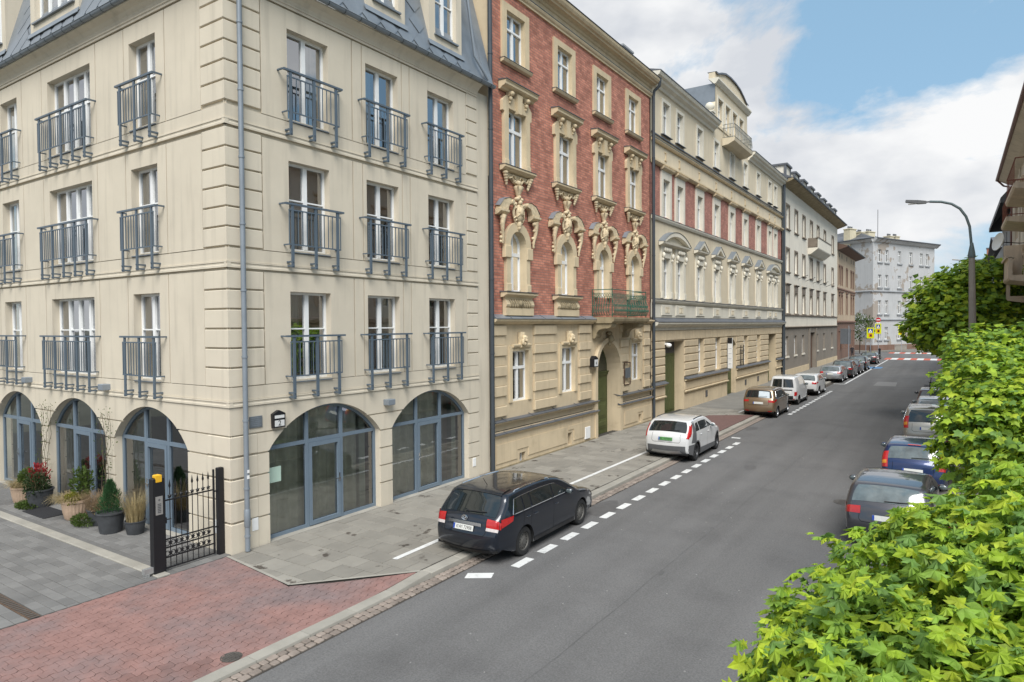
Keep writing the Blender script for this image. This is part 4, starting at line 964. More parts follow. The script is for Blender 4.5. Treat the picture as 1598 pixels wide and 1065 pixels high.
def bal_bar():
    m = MB(); pts = [(0,0,.0),(0,-.10,.10),(0,-.13,.22),(0,-.08,.42),(0,-.02,.62),(0,0,.78)]
    m.tube(pts, .015, 5)
    for zc, rr, dd in ((.2,.055,-.125), (.42,.045,-.08)): m.tube([(rr*math.cos(q), dd, zc+rr*math.sin(q)) for q in [i*.785 for i in range(8)]], .011, 4)
    m.tube([(.05*math.cos(q),0,.86+.05*math.sin(q)) for q in [i*.785 for i in range(9)]], .011, 4)
    return m
bb = cmesh('iron_bar', bal_bar, BALCGREEN)
nb = 27
for i in range(nb+1): put('iron_bar', bb, rl_, (x0+(x1-x0)*i/nb, -bd+.12, 5.36))
for i in range(1, 8):
    put('iron_bar', bb, rl_, (x0, -bd+.12+(bd-.12)*i/8, 5.36), rad(-90)); put('iron_bar', bb, rl_, (x1, -bd+.12+(bd-.12)*i/8, 5.36), rad(90))
# downpipes
part('side_wall', MB().box(-9, -.02, -.09, -.03, 10, 17.4), SANDG, RH)
pipe('downpipe', RH, [(.12,9.66-9.8,.0),(.12,9.66-9.8,18.6)], .075, DARKPIPE, [(.12,9.66-9.8,z) for z in (1.5,4,6.5,9,11.5,14)])
pipe('downpipe', RH, [(.14,14.24,-.1),(.14,14.24,16.6),(.18,14.26,16.9),(.45,14.26,17.1),(.5,14.26,17.5)], .075, DARKPIPE, [(.14,14.24,z) for z in (1.3,3.5,6,8.5,11,13.5)])
# ------------------------------------------------------------------ cream house with brick storey and gable
def housefn(name, y0, label):
    H = empty(name, (0,y0,0), label=label, cat='building'); off = (0,-y0,0)
    def add(nm, mb, m, par=None, smooth=None, **kw): return part(nm, mb, m, par or H, off if par is None else (0,0,0), F2 if par is None else 0.0, smooth, **kw)
    return H, off, add
GREYP = mat('grey_plaster', (.30,.31,.32), .9, .12, .5, streak=.2)
H3, O3, a3 = housefn('gabled_town_house', 24.0, 'cream town house with brick upper storey, pedimented windows and curved gable')
A, B = 24.05, 55.15
TW = [(25.43,26.92), (27.60,29.11), (31.15,32.63), (34.59,36.08), (38.20,39.70), (41.83,43.3), (45.72,47.2), (49.66,51.1), (51.75,53.2)]
hw = [((a+b)/2-.50, (a+b)/2+.50) for a, b in TW]
top = [(a, b, 15.12, 16.85) for a, b in hw]; mid = [(a, b, 10.75, 12.75) for a, b in hw]; fst = [(a, b, 6.35, 8.55) for a, b in hw]
GA, GB = 34.6, 43.4
gwin = [(35.55+i*1.72, 35.55+i*1.72+1.15, 18.1, 19.8) for i in range(4)]
a3('upper_wall', wall(A, B, 13.35, 17.95, top, .03, .32), CREAM3)
a3('brick_wall', wall(A, B, 10.62, 13.35, mid, .05, .32), BRICK3)
a3('first_floor_wall', wall(A, B, 5.1, 10.62, fst, .03, .32), CREAM3)
gl_ = [(31.6,32.7,1.95,4.02), (35.1,36.25,1.95,4.05), (42.2,43.3,1.95,4.05), (46.1,47.2,1.95,4.05)]
dc = arc(37.95, 40.1, 3.45, .45, 10)
gates = [(26.0,29.1,-.2,4.0), (50.05,52.9,-.2,4.12)]
a3('ground_wall', wall(A, B, -.2, 5.1, gl_+[(37.95,40.1,-.2,3.9,dc)]+gates, .03, .62), SANDG)
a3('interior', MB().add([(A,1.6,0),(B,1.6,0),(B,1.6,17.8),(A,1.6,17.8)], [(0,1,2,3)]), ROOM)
for hs, bars in ((top, ((.66,.06),)), (mid, ((.68,.09),)), (fst, ((.68,.1),))):
    for i, (a, b, c, d) in enumerate(hs): window(H3, F2, a, c, b-a, d-c, .17, base=O3, bars=bars, fw=.07, mull=.11, single=i > 4, curtain=(CURT,.02,.98,.05,.5) if i % 3 == 1 else None)
for (a, b, c, d) in gl_: window(H3, F2, a, c, b-a, d-c, .24, base=O3, bars=((.66,.09),), fw=.07)
for i, (a, b, c, d) in enumerate(top):
    s = a3('window_surround', MB().prism([(a-.16,c-.05),(a+.012,c-.05),(a+.012,d-.012),(b-.012,d-.012),(b-.012,c-.05),(b+.16,c-.05),(b+.16,d+.16),(a-.16,d+.16)], -.04, .28), IVORY)
    a3('sill_sheet', MB().extr([(-.2,c+.02),(.14,c-.03),(.14,c-.06),(0,c-.06)], a-.2, b+.2), SHEET, s)
for i, (a, b, c, d) in enumerate(mid):
    s = a3('window_surround', MB().prism([(a-.26,c-.1),(a+.012,c-.1),(a+.012,d-.012),(b-.012,d-.012),(b-.012,c-.1),(b+.26,c-.1),(b+.26,d+.42),(a-.26,d+.42)], -.05, .28), IVORY)
    a3('window_cornice', MB().extr([(0,d+.42),(.1,d+.44),(.22,d+.52),(.24,d+.6),(0,d+.64)], a-.34, b+.34), SAND, s)
a3('string_course', MB().extr([(0,13.3),(.10,13.33),(.2,13.42),(.2,13.5),(0,13.54)], A, B), SAND)
a3('string_course', MB().extr([(0,14.45),(.08,14.47),(.14,14.55),(.14,14.6),(0,14.64)], A, B), SAND); a3('string_sheet', MB().extr([(0,14.67),(.16,14.625),(.16,14.605),(0,14.6)], A, B), SHEET)
a3('string_course', MB().extr([(0,14.85),(.05,14.86),(.05,14.92),(0,14.93)], A, B), SHEET)
a3('string_course', MB().extr([(0,10.42),(.06,10.44),(.12,10.55),(.12,10.62),(0,10.66)], A, B), IVORY); a3('string_sheet', MB().extr([(0,10.69),(.14,10.645),(.14,10.625),(0,10.62)], A, B), SHEET)
for (a, b) in TW:
    u = (a+b)/2; a3('wall_anchor', MB().box(u-.04,u+.04,-.02,.04,13.8,14.2).box(u-.14,u+.14,-.02,.04,14.18,14.24).box(u-.14,u+.14,-.02,.04,13.78,13.83), SAND)
# first floor surrounds with pediments
def surround(a, b):
    c, d = 6.35, 8.55
    s = a3('window_surround', MB().prism([(a-.3,c),(a+.012,c),(a+.012,d-.012),(b-.012,d-.012),(b-.012,c),(b+.3,c),(b+.3,d+.25),(a-.3,d+.25)], -.06, .28), IVORY)
    mb = MB()
    for x in (a-.2, b+.2): mb.ell((x,-.14,d+.1), (.1,.09,.16)).ell((x,-.1,d-.12), (.07,.06,.1))
    for j in range(4): mb.ell((a+.1+(b-a-.2)*j/3,-.1,d+.42), (.13,.08,.13))
    a3('carved_frieze', mb, mat('carved_ivory', (.66,.62,.52), .9, .2, 8, 1.0, 24), s, 60); a3('frieze_panel', MB().box(a-.3, b+.3, -.05, .03, d+.25, d+.66), IVORY, s)
    for x in (a-.34, b+.02): a3('bracket_base', MB().block(x, x+.32, c, c+.35, -.1, 0), IVORY, s)
    return s
def seg_ped(u0, u1, tri, zb):
    c = (u0+u1)/2; s = a3('pediment', MB().extr([(0,zb),(.12,zb+.03),(.26,zb+.1),(.28,zb+.18),(0,zb+.2)], u0, u1), IVORY)
    cv = [(u0,zb+.18),(c,zb+.78),(u1,zb+.18)] if tri else arc(u0, u1, zb+.18, .66, 12)
    inn = [(u0+.42,zb+.2),(c,zb+.56),(u1-.42,zb+.2)] if tri else arc(u0+.32, u1-.32, zb+.2, .42, 12)
    n = len(cv)
    a3('raking_cornice', MB().add([(x,-.3,z) for x,z in cv]+[(x,-.3,z) for x,z in inn]+[(x,-.04,z) for x,z in inn]+[(x,.02,z) for x,z in cv], [(i,n+i,n+i+1,i+1) for i in range(n-1)]+[(n+i,2*n+i,2*n+i+1,n+i+1) for i in range(n-1)]+[(i,i+1,3*n+i+1,3*n+i) for i in range(n-1)]), IVORY, s)
    a3('tympanum', MB().prism(inn[::-1], -.05, .0), IVORY, s)
    a3('pediment_sheet', MB().add([(x,-.33,z+.02) for x,z in cv]+[(x,.02,z+.05) for x,z in cv], [(i,i+1,n+i+1,n+i) for i in range(n-1)]), ZINC, s)
for a, b in hw: surround(a, b)
seg_ped(25.1, 29.45, False, 9.15); seg_ped(49.3, 53.6, False, 9.15)
for a, b in hw[2:7]: seg_ped((a+b)/2-1.08, (a+b)/2+1.08, True, 9.2)
a3('sill_course', MB().extr([(0,6.08),(.1,6.1),(.16,6.2),(.16,6.27),(0,6.3)], A, B), IVORY); a3('sill_sheet', MB().extr([(0,6.33),(.19,6.29),(.19,6.272),(0,6.27)], A, B), SHEET)
a3('apron_band', MB().box(A, B, -.015, .03, 5.32, 6.08), IVORY)
for a, b in hw:
    p = a3('apron_panel', MB().block(a-.3, b+.3, 5.42, 6.0, -.07, 0, .03), IVORY); c = (a+b)/2
    a3('apron_relief', MB().box(c-.3,c+.3,-.085,-.07,5.84,5.88).box(c-.3,c+.3,-.085,-.07,5.56,5.6).box(c-.1,c+.1,-.09,-.07,5.62,5.82).box(c-.32,c-.26,-.085,-.07,5.6,5.84).box(c+.26,c+.32,-.085,-.07,5.6,5.84), CREAM3, p)
le3 = a3('ledge', MB().extr([(0,4.62),(.06,4.64),(.06,4.78),(.16,4.84),(.3,4.92),(.34,4.98),(.34,5.06),(0,5.1)], A+.1, B+.25), IVORY)
a3('ledge_sheet', MB().extr([(0,5.3),(.37,5.09),(.37,5.065),(0,5.08)], A+.1, B+.28), SHEET, le3)
# rusticated ground floor blocks
zc = [1.9, 2.28, 2.73, 3.19, 3.62, 4.05]
edges = [A, 26.0, 29.1, 31.6, 32.7, 35.1, 36.25, 37.95, 40.1, 42.2, 43.3, 46.1, 47.2, 50.05, 52.9, B]
for k in range(0, len(edges), 2):
    a, b = edges[k], edges[k+1]
    for z0, z1 in zip(zc, zc[1:]): a3('rusticated_block', MB().block(a+.02, b-.02, z0+.03, z1-.03, -.03, .04, .03), SANDG)
for u0 in [A+.02+i*.622 for i in range(50)]: a3('lintel_block', MB().block(u0+.012, u0+.61, 4.08 if not 37.6 < u0 < 40 else 4.1, 4.6, -.03, .04, .012), SANDG)
for a, b in ((A,26.0), (29.1,37.95), (40.1,50.05), (52.9,B)):
    s = a3('plinth_ledge', MB().extr([(0,1.62),(.1,1.66),(.18,1.74),(0,1.8)], a+.02, b-.02), SAND); a3('ledge_sheet', MB().extr([(0,1.88),(.24,1.78),(.24,1.755),(0,1.75)], a, b), SHEET, s)
    a3('plinth_band', MB().extr([(0,.98),(.1,.99),(.12,1.06),(0,1.1)], a+.02, b-.02), SAND)
    a3('plinth_panel', MB().block(a+.03, b-.03, 1.12, 1.6, -.03, .04, .02), SANDG)
for u in (33.1, 42.6, 46.4): a3('cellar_vent', MB().box(u,u+.4,.0,.05,.35,.75), ROOM)
# gates and door
for i, (a, b, c, d) in enumerate(gates):
    gd = a3('gate', MB().box(a, b, .60, .64, -.2, d-.7), GREEND)
    for k in range(6): a3('gate_board', MB().block(a+.05+k*(b-a-.1)/6, a+.05+(k+1)*(b-a-.1)/6-.03, .02, d-.85, .57, .60, .01), GREEND, gd)
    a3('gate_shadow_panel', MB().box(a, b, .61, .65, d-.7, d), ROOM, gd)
dd = a3('door', MB().box(37.95, 40.1, .36, .40, -.2, 3.2), GREEND)
for z0, z1 in ((.15,.9), (1.0,1.9), (2.0,3.0)):
    for u in (38.15, 39.1): a3('door_panel', MB().block(u, u+.8, z0, z1, .33, .36, .02), GREEND, dd)
a3('fanlight', MB().prism([(38.0,3.25),(40.05,3.25)]+arc(38.0, 40.05, 3.45, .4, 10)[::-1], .33, .37), mat('dark_fanlight', (.02,.03,.02), .12, spec=.8), dd)
sg = a3('hanging_sign', MB().box(37.6,37.68,-.42,-.1,1.9,4.0), mat('white_sign', (.66,.66,.64), .6)); a3('sign_header', MB().box(37.58,37.7,-.40,-.1,3.62,4.0), BLACKP, sg)
mb = MB()
for z in (2.2, 2.55, 2.9, 3.25): mb.box(37.59,37.6,-.36,-.16,z,z+.04)
a3('sign_symbol', mb, mat('sign_grey', (.42,.43,.45), .6), sg)
cm_ = a3('security_camera', MB().box(25.85,25.95,-.2,0,3.85,3.95).ell((25.9,-.25,3.82), (.13,.16,.12)), WHITE, None, 60)
a3('window_bars', MB().tube([(41.0,-.1,1.9),(41.0,-.1,3.4)], .03, 6).tube([(41.7,-.1,1.9),(41.7,-.1,3.4)], .03, 6).tube([(40.8,-.1,2.3),(41.9,-.1,2.3)], .02, 6).tube([(40.8,-.1,3.0),(41.9,-.1,3.0)], .02, 6), BLACKP)
# cornices, roof and central gable with shaped top
C3 = [(-.05,17.3),(.06,17.32),(.12,17.45),(.3,17.55),(.34,17.66),(.46,17.72),(.52,17.84),(.52,17.9),(-.05,17.95)]
for a, b in ((A-.02, GA+.0), (GB, B+.12)):
    c = a3('cornice', MB().extr(C3, a, b), IVORY); a3('cornice_sheet', MB().extr([(.55,17.88),(.55,17.93),(-.1,18.1),(-.1,17.95)], a, b), SHEET, c)
a3('roof', MB().extr([(-.1,18.05),(-5,20.3),(-5,17.5)], A, B), ZINC)
gp = [(GA,17.9),(GA+.02,17.9),(GB,17.9),(GB,18.6),(GB-.15,18.75),(GB-.45,19.2),(GB-.45,20.35),(GA+.4,20.35),(GA+.4,19.2),(GA+.15,18.75),(GA,18.6)]
a3('gable_wall', wall(GA+.4, GB-.45, 17.9, 20.6, gwin, -.02, .3), CREAM3)
for sx, u, w in ((1, GA, .4), (-1, GB, .45)): a3('gable_shoulder', MB().prism([(u,17.9),(u+sx*w,17.9),(u+sx*w,19.4),(u+sx*w*.5,18.9),(u,18.6)][::sx], -.02, .5), CREAM3)
for (a, b, c, d) in gwin:
    window(H3, F2, a, c, b-a, d-c, .2, base=O3, bars=((.66,.06),), fw=.07)
    a3('window_surround', MB().prism([(a-.14,c),(a+.012,c),(a+.012,d-.012),(b-.012,d-.012),(b-.012,c),(b+.14,c),(b+.14,d+.14),(a-.14,d+.14)], -.06, .05), IVORY)
a3('gable_body', MB().add([(GA+.4,.0,17.9),(GA+.4,.0,20.6),(GA+.4,4,20.6),(GA+.4,4,17.9),(GB-.45,.0,17.9),(GB-.45,.0,20.6),(GB-.45,4,20.6),(GB-.45,4,17.9)], [(0,1,2,3),(4,7,6,5),(1,5,6,2)]), ZINC)
a3('gable_cornice', MB().extr([(0,20.5),(.1,20.52),(.22,20.66),(.3,20.76),(.3,20.86),(-.4,20.9)], GA+.2, GB-.25), IVORY)
g2 = [(GA+.35,20.88),(GB-.4,20.88),(GB-.4,21.3),(GB-.9,21.34),(GB-1.6,21.58),(GB-2.6,21.84),((GA+GB)/2+.6,21.95),((GA+GB)/2-.6,21.95),(GA+2.55,21.84),(GA+1.55,21.58),(GA+.85,21.34),(GA+.35,21.3)]
a3('gable_top', MB().prism(g2, -.02, .4, True), CREAM3)
cvp = g2[2:]; n = len(cvp)
a3('gable_coping', MB().add([(x,-.12,z+.02) for x,z in cvp]+[(x,.5,z+.05) for x,z in cvp]+[(x,-.12,z-.1) for x,z in cvp], [(i,i+1,n+i+1,n+i) for i in range(n-1)]+[(i,2*n+i,2*n+i+1,i+1) for i in range(n-1)]), SHEET)
for u in (GA-.25, GB+.2): a3('ball_finial', MB().box(u-.25,u+.25,-.1,.4,17.9,18.5).box(u-.32,u+.32,-.16,.46,18.5,18.6).ell((u,.15,18.9), (.3,.3,.3), 14, 10), IVORY, None, 40)
bs = a3('balcony_slab', MB().extr([(0,16.9),(.4,16.95),(.8,17.15),(.85,17.35),(0,17.4)], 36.6, 41.3), CREAM3)
mb = MB(); P = lambda z: [(36.7,0,z),(36.7,-.78,z),(41.2,-.78,z),(41.2,0,z)]
for z in (17.45, 18.05, 18.3): mb.tube(P(z), .022, 6)
rr = a3('balcony_railing', mb, mat('grey_iron', (.16,.17,.16), .6), bs)
bm = cmesh('iron_bar_far', lambda: MB().tube([(0,0,0),(0,-.06,.25),(0,0,.85)], .016, 5), MATS['grey_iron'])
for i in range(24): put('iron_bar', bm, rr, (36.8+i*.19, -.78, 17.42))
for i in range(4): put('iron_bar', bm, rr, (36.7, -.1-i*.2, 17.42), rad(-90))
for u in (24.6, 53.6): a3('roof_box', MB().box(u-.5,u+.7,1.6,3.2,18.0,19.6).box(u-.6,u+.8,1.5,3.3,19.6,19.7), GREYP)
pipe('downpipe', H3, [(.2,31.3,-.1),(.2,31.3,17.6)], .085, DARKPIPE)
# ------------------------------------------------------------------ white stucco house with grey ground floor
WSTUC = mat('white_roughcast', (.68,.63,.53), .92, .07, .5, .4, 30, streak=.12); GSTUC = mat('grey_brown_roughcast', (.225,.195,.16), .92, .12, .7, .5, 25, streak=.2); BROWNTR = mat('brown_trim', (.20,.165,.13), .9, .15, 2)
H4, O4, a4 = housefn('roughcast_house', 55.2, 'off-white roughcast house with grey ground floor and deep eaves')
A, B = 55.3, 89.3
U4 = [56.95, 60.9, 64.9, 69.2, 73.5, 78.2, 84.4]; w4 = 1.5
rows = [(13.85,16.0), (9.85,11.95), (5.95,7.95)]
holes = [(u, u+w4, c, d) for u in U4 for c, d in rows]
a4('upper_wall', wall(A, B, 4.6, 17.9, holes, 0, .25), WSTUC)
gh4 = [(u, u+w4*.85, 1.9, 3.75) for i, u in enumerate(U4) if i != 3]+[(69.2,72.6,-.2,3.95)]
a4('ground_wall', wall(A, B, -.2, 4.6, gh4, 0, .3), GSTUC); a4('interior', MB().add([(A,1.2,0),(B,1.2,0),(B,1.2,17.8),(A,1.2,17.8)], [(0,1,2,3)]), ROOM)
for a, b, c, d in holes+gh4[:-1]:
    o = window(H4, F2, a, c, b-a, d-c, .2, base=O4, bars=((.66,.07),), fw=.09, mull=.12, single=True, glass=GLASS)
    s = a4('window_surround', MB().prism([(a-.14,c-.1),(a+.012,c-.1),(a+.012,d-.012),(b-.012,d-.012),(b-.012,c-.1),(b+.14,c-.1),(b+.14,d+.14),(a-.14,d+.14)], -.04, .05) if c > 4 else MB().box(a-.1,b+.1,-.08,.05,c-.18,c-.02), BROWNTR if c > 4 else WSTUC)
    if 4 < c: a4('sill', MB().extr([(0,c-.2),(.14,c-.14),(.14,c-.06),(0,c-.02)], a-.2, b+.2), BROWNTR, s)
    if 5 < c < 7: a4('hood', MB().box(a-.14,b+.14,-.05,.03,d+.14,d+.6).extr([(0,d+.6),(.12,d+.64),(.2,d+.74),(0,d+.8)], a-.25, b+.25), BROWNTR, s)
a4('string_course', MB().extr([(0,5.68),(.12,5.72),(.12,5.8),(0,5.84)], A, B), BROWNTR); a4('string_course', MB().extr([(0,4.5),(.14,4.54),(.2,4.62),(0,4.68)], A, B+.1), BROWNTR)
a4('door', MB().box(69.3,72.5,.28,.32,-.2,3.8), mat('brown_door', (.12,.07,.045), .7)); a4('plinth', MB().box(A,69.1,-.06,0,-.15,.6).box(72.7,B,-.06,0,-.15,.6), SANDG)
[a4('pier', MB().box(u,u+.5,-.12,0,-.15,4.4), GSTUC) for u in (68.6,72.65)]
a4('eave', MB().extr([(-.1,17.5),(.7,17.75),(1.0,17.9),(1.0,18.02),(-.1,18.1)], A-.2, B+.6), SANDD); a4('gutter', MB().tube([(A-.2,-1.05,17.98),(B+.6,-1.05,17.98)], .09, 8), DARKPIPE)
a4('roof', MB().extr([(1.0,18.03),(-4,20.6),(-4,17.5)], A-.2, B+.6), SHEET)
for i in range(8):
    u = 56.6+i*4.15; o = a4('dormer', MB().box(u, u+2.0, .0, 1.6, 18.2, 19.55), WSTUC); a4('dormer_roof', MB().box(u-.14, u+2.14, -.2, 1.8, 19.55, 19.72), SHEET, o); a4('dormer_frame', MB().box(u-.1,u+.12,-.08,.1,18.4,19.6).box(u+1.88,u+2.1,-.08,.1,18.4,19.6), SHEET, o)
b4 = a4('balcony', MB().extr([(0,12.3),(.3,12.35),(.95,12.85),(1.0,12.95),(1.0,14.0),(.9,14.0),(.9,13.05),(0,13.05)], 68.0, 77.0), WSTUC)
a4('balcony_coping', MB().extr([(.85,14.0),(1.05,14.0),(1.05,14.1),(.85,14.1)], 67.9, 77.1).box(68.0,68.12,-.95,0,13,14.02).box(76.9,77.0,-.95,0,13,14.02), BROWNTR, b4)
for u in (62.8, 66.9, 71.2, 75.6, 80): a4('flag_bracket', MB().tube([(u,0,9.4),(u+.1,-.9,9.75)], .03, 6), BLACKP)
pipe('downpipe', H4, [(.15,.0,-.1),(.15,.0,17.6)], .09, DARKPIPE)
# ------------------------------------------------------------------ tan house with brown ground floor
TAN = mat('tan_plaster', (.46,.36,.25), .9, .1, .5, .2, 30, streak=.2); BRN = mat('brown_plaster', (.19,.115,.085), .9, .12, .6, .2, 30, streak=.2)
H5, O5, a5 = housefn('tan_corner_house', 89.4, 'narrow tan house with brown ground floor at the far left corner')
A, B = 89.4, 108.4
U5 = [90.6, 93.0, 98.0, 103.0, 105.6]
holes = [(u, u+1.35, c, d) for u in U5 for c, d in ((10.2,12.7), (6.2,8.8))]
a5('upper_wall', wall(A, B, 5.1, 15.0, holes, 0, .25), TAN); gh5 = [(u, u+1.35, 1.4, 3.9) for u in U5]
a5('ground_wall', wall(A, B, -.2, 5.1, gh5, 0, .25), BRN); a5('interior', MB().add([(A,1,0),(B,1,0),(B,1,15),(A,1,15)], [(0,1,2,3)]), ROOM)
a5('side_wall', MB().add([(B,0,-.2),(B,10,-.2),(B,10,15),(B,0,15)], [(0,1,2,3)]), TAN)
for a, b, c, d in holes+gh5:
    window(H5, F2, a, c, b-a, d-c, .2, base=O5, bars=((.66,.08),), fw=.1, mull=.13, single=True, m=mat('brown_frame', (.13,.085,.06), .6) if c > 5 else WHITE)
    s = a5('window_surround', MB().prism([(a-.2,c-.1),(a+.012,c-.1),(a+.012,d-.012),(b-.012,d-.012),(b-.012,c-.1),(b+.2,c-.1),(b+.2,d+.2),(a-.2,d+.2)], -.05, .05), BRN)
    if 5 < c < 8: a5('hood', MB().extr([(0,d+.3),(.2,d+.4),(.2,d+.55),(0,d+.6)], a-.3, b+.3), BRN, s)
    if c > 9: a5('attic_vent', MB().box(a+.4,b-.4,-.01,.05,13.9,14.5), ROOM)
a5('string_course', MB().extr([(0,5.0),(.2,5.06),(.2,5.2),(0,5.3)], A, B), BRN); a5('string_course', MB().extr([(0,9.5),(.15,9.55),(.15,9.7),(0,9.8)], A, B), BRN)
a5('eave', MB().extr([(0,14.7),(.9,15.0),(1.2,15.1),(1.2,15.25),(-4,17.0),(-4,14.7)], A, B+1.2), mat('brown_eave', (.12,.075,.055), .8)); a5('eave_gutter', MB().tube([(A,-1.28,15.2),(B+1.2,-1.28,15.2)], .1, 8), DARKPIPE)
GREYP = mat('grey_plaster', (.30,.31,.32), .9, .12, .5, streak=.2)
# ------------------------------------------------------------------ pale peeling building at the end of the street
PEEL = mat('peeling_grey', (.46,.46,.455), .92, .10, .25, .2, 20, streak=.12, col2=(.31,.27,.23), c2scale=.25, c2lo=.575, c2hi=.595)
EB = empty('corner_tenement', (1.0,125,0), label='pale blue grey tenement with peeling plaster closing the end of the street', cat='building')
def eb_face(u0, u1, rot, loc, wins, rows, right):
    holes = [(a, b, c, d) for a, b in wins for c, d in rows]
    part('upper_wall', wall(u0, u1, 5.6, 19.6, [h for h in holes if h[2] > 5.6], 0, .3), PEEL, EB, loc, rot)
    part('ground_wall', wall(u0, u1, 0, 5.6, [h for h in holes if h[2] < 5.6], 0, .3), PEEL, EB, loc, rot)
    for a, b, c, d in holes:
        p = fp(rot, a, .2, c); o = window(EB, rot, a, c, b-a, d-c, .2, base=loc, bars=((.66,.1),), fw=.11, mull=.14, single=True, glass=DARKGLASS)
        part('sill', MB().box(a-.3, b+.3, -.18, .05, c-.3, c-.08), GREYP, EB, loc, rot)
    for z in (10.6, 5.5): part('string_course', MB().extr([(0,z-.2),(.2,z-.05),(.2,z+.1),(0,z+.2)], u0, u1), GREYP, EB, loc, rot)
    for k in range(6): part('rusticated_course', MB().block(u0+.05, u1-.05, .9+k*.75, 1.55+k*.75, -.04, .02, .04), PEEL, EB, loc, rot) if not wins else None
    part('plinth', MB().box(u0, u1, -.1, .02, -.1, 1.0), BRN, EB, loc, rot)
    part('eave', MB().extr([(0,19.3),(.3,19.4),(.6,19.75),(.7,19.8),(.7,20.0),(-.1,20.1)], u0-.0, u1+(.7 if right else 0)), PEEL, EB, loc, rot)
    part('eave_gutter', MB().tube([(u0,-.75,19.98),(u1+.7,-.75,19.98)], .12, 8), SHEET, EB, loc, rot)
RR = rad(66)
eb_face(0, 21.5, RR, (0,0,0), [(1.6,2.7),(3.9,5.0),(8.2,9.3),(12.2,13.3),(16.0,17.1),(18.2,19.3)], ((15.9,18.1), (11.4,13.6), (6.6,9.0), (2.0,4.2)), True)
eb_face(-11, 0, rad(-31), (0,0,0), [(-9.3,-8.2),(-6.3,-5.2)], ((15.6,18.0), (11.2,13.6), (6.6,9.0), (2.0,4.2)), False)
c_, s_ = math.cos(RR), math.sin(RR)
p1 = (21.5*c_, 21.5*s_); p2 = (-11*math.cos(rad(-31)), -11*math.sin(rad(-31)))
part('roof', MB().add([(-.2,-.8,20.05),(p1[0]+.7,p1[1],20.05),(p1[0]-9,p1[1]+5,22.5),(-4,8,22.6),(p2[0],p2[1]-.7,20.05),(p2[0],p2[1]+9,22.6)], [(0,1,2,3),(0,3,5,4)]), SHEET, EB)
for (u, dd_, w, d, h) in ((1.2,5,2.0,1.2,3.5), (3.4,4.5,1.3,1.2,3.0), (6.5,4.5,2.2,1.2,3.3), (12.5,4,1.4,1.2,2.8), (14.6,4,1.4,1.2,2.9)):
    x, y = u*c_-dd_*s_, u*s_+dd_*c_
    c = part('chimney', MB().cblock(-w/2,w/2,-d/2,d/2,18.6,18.6+h,.05).cblock(-w/2-.1,w/2+.1,-d/2-.1,d/2+.1,18.6+h,18.78+h,.03), mat('yellow_chimney', (.56,.50,.36), .9, .1, 1), EB, (x,y,0), RR)
    for q in (-.28, 0, .28): part('chimney_pot', MB().lathe([(.14,0),(.14,.45),(.11,.45)], 8, (q*w,0,18.78+h)), SHEET, c)
part('antenna_mast', MB().tube([(-.5,14,19),(-.5,14,27)], .05, 6), BLACKP, EB)
part('antenna', MB().tube([(-9,1.5,21),(-9,1.5,26)], .07, 6).tube([(-9.9,1.5,25.6),(-8.1,1.5,25.6)], .05, 5).tube([(-9.6,1.5,25),(-8.4,1.5,25)], .05, 5), BLACKP, EB)
part('body', MB().add([(p1[0],p1[1],0),(p1[0],p1[1],19.6),(p1[0]-9,p1[1]+8,19.6),(p1[0]-9,p1[1]+8,0)], [(0,1,2,3)]), PEEL, EB)
# small far roofs right of it
def far_house(name, x, y, w, d, h, m, roofm, label):
    o = empty(name, (x,y,0), label=label, cat='building')
    part('wall', MB().box(-w/2,w/2,0,d,0,h), m, o); part('roof', MB().add([(-w/2-.4,-.4,h),(w/2+.4,-.4,h),(w/2+.4,d/2,h+2.2),(-w/2-.4,d/2,h+2.2),(-w/2-.4,d,h),(w/2+.4,d,h)], [(0,1,2,3),(3,2,5,4)]), roofm, o)
    c = part('chimney', MB().box(-w*.3,-w*.3+2,d*.3,d*.3+1.2,h+.5,h+4), mat('brick_chimney', (.3,.13,.09), .9), o); part('chimney_cap', MB().box(-w*.3-.1,-w*.3+2.1,d*.3-.1,d*.3+1.3,h+4,h+4.2), SHEET, c)
    for i in range(int(w/3)): 
        wn = part('window', MB().box(-w/2+1+i*3,-w/2+2.2+i*3,-.06,.0,h-4,h-1.8), WHITE, o); part('pane', MB().box(-w/2+1.1+i*3,-w/2+2.1+i*3,-.08,-.06,h-3.9,h-1.9), DARKGLASS, wn)
    return o
far_house('far_house', 21, 150, 9, 12, 15.5, BRICK3, SHEET, 'distant house with brick chimney beside the peeling tenement')
far_house('far_house', 31, 165, 13, 12, 15.5, WSTUC, ZINC, 'distant pale house with zinc roof above the far maple')
# ------------------------------------------------------------------ houses on the right side
F3 = rad(-90)                                              # facade facing -X: local X = -world Y
RHM = mat('beige_plaster', (.62,.565,.48), .9, .1, .6, .2, 40, streak=.2); RBR = mat('brown_balcony', (.58,.48,.37), .9, .15, 1, .2, 40, streak=.2); REDIRON = mat('red_brown_iron', (.20,.075,.05), .7, .2, 6)
R1 = empty('balcony_house', (16.0,42,0), label='beige house with brown balconies on the right edge', cat='building')
def r1(nm, mb, m, par=None, smooth=None): return part(nm, mb, m, par or R1, (0,0,0), F3 if par is None else 0.0, smooth)
LEN = 28.0
rw = [(1.2,5.9-.2,7.7), (1.2,9.4,11.4), (1.2,1.9,3.9)]
uu = [2.0, 6.5, 11, 15.5, 20, 24.5]
hol = [(u, u+1.3, c, d) for u in uu for c, d in ((2.0,4.2), (6.2,8.4), (9.75,11.9))]
r1('facade_wall', wall(0, LEN, -.2, 13.6, hol, 0, .3), RHM); r1('end_wall', MB().add([(0,0,-.2),(0,0,13.6),(0,9,13.6),(0,9,-.2)], [(0,1,2,3)]), RHM)
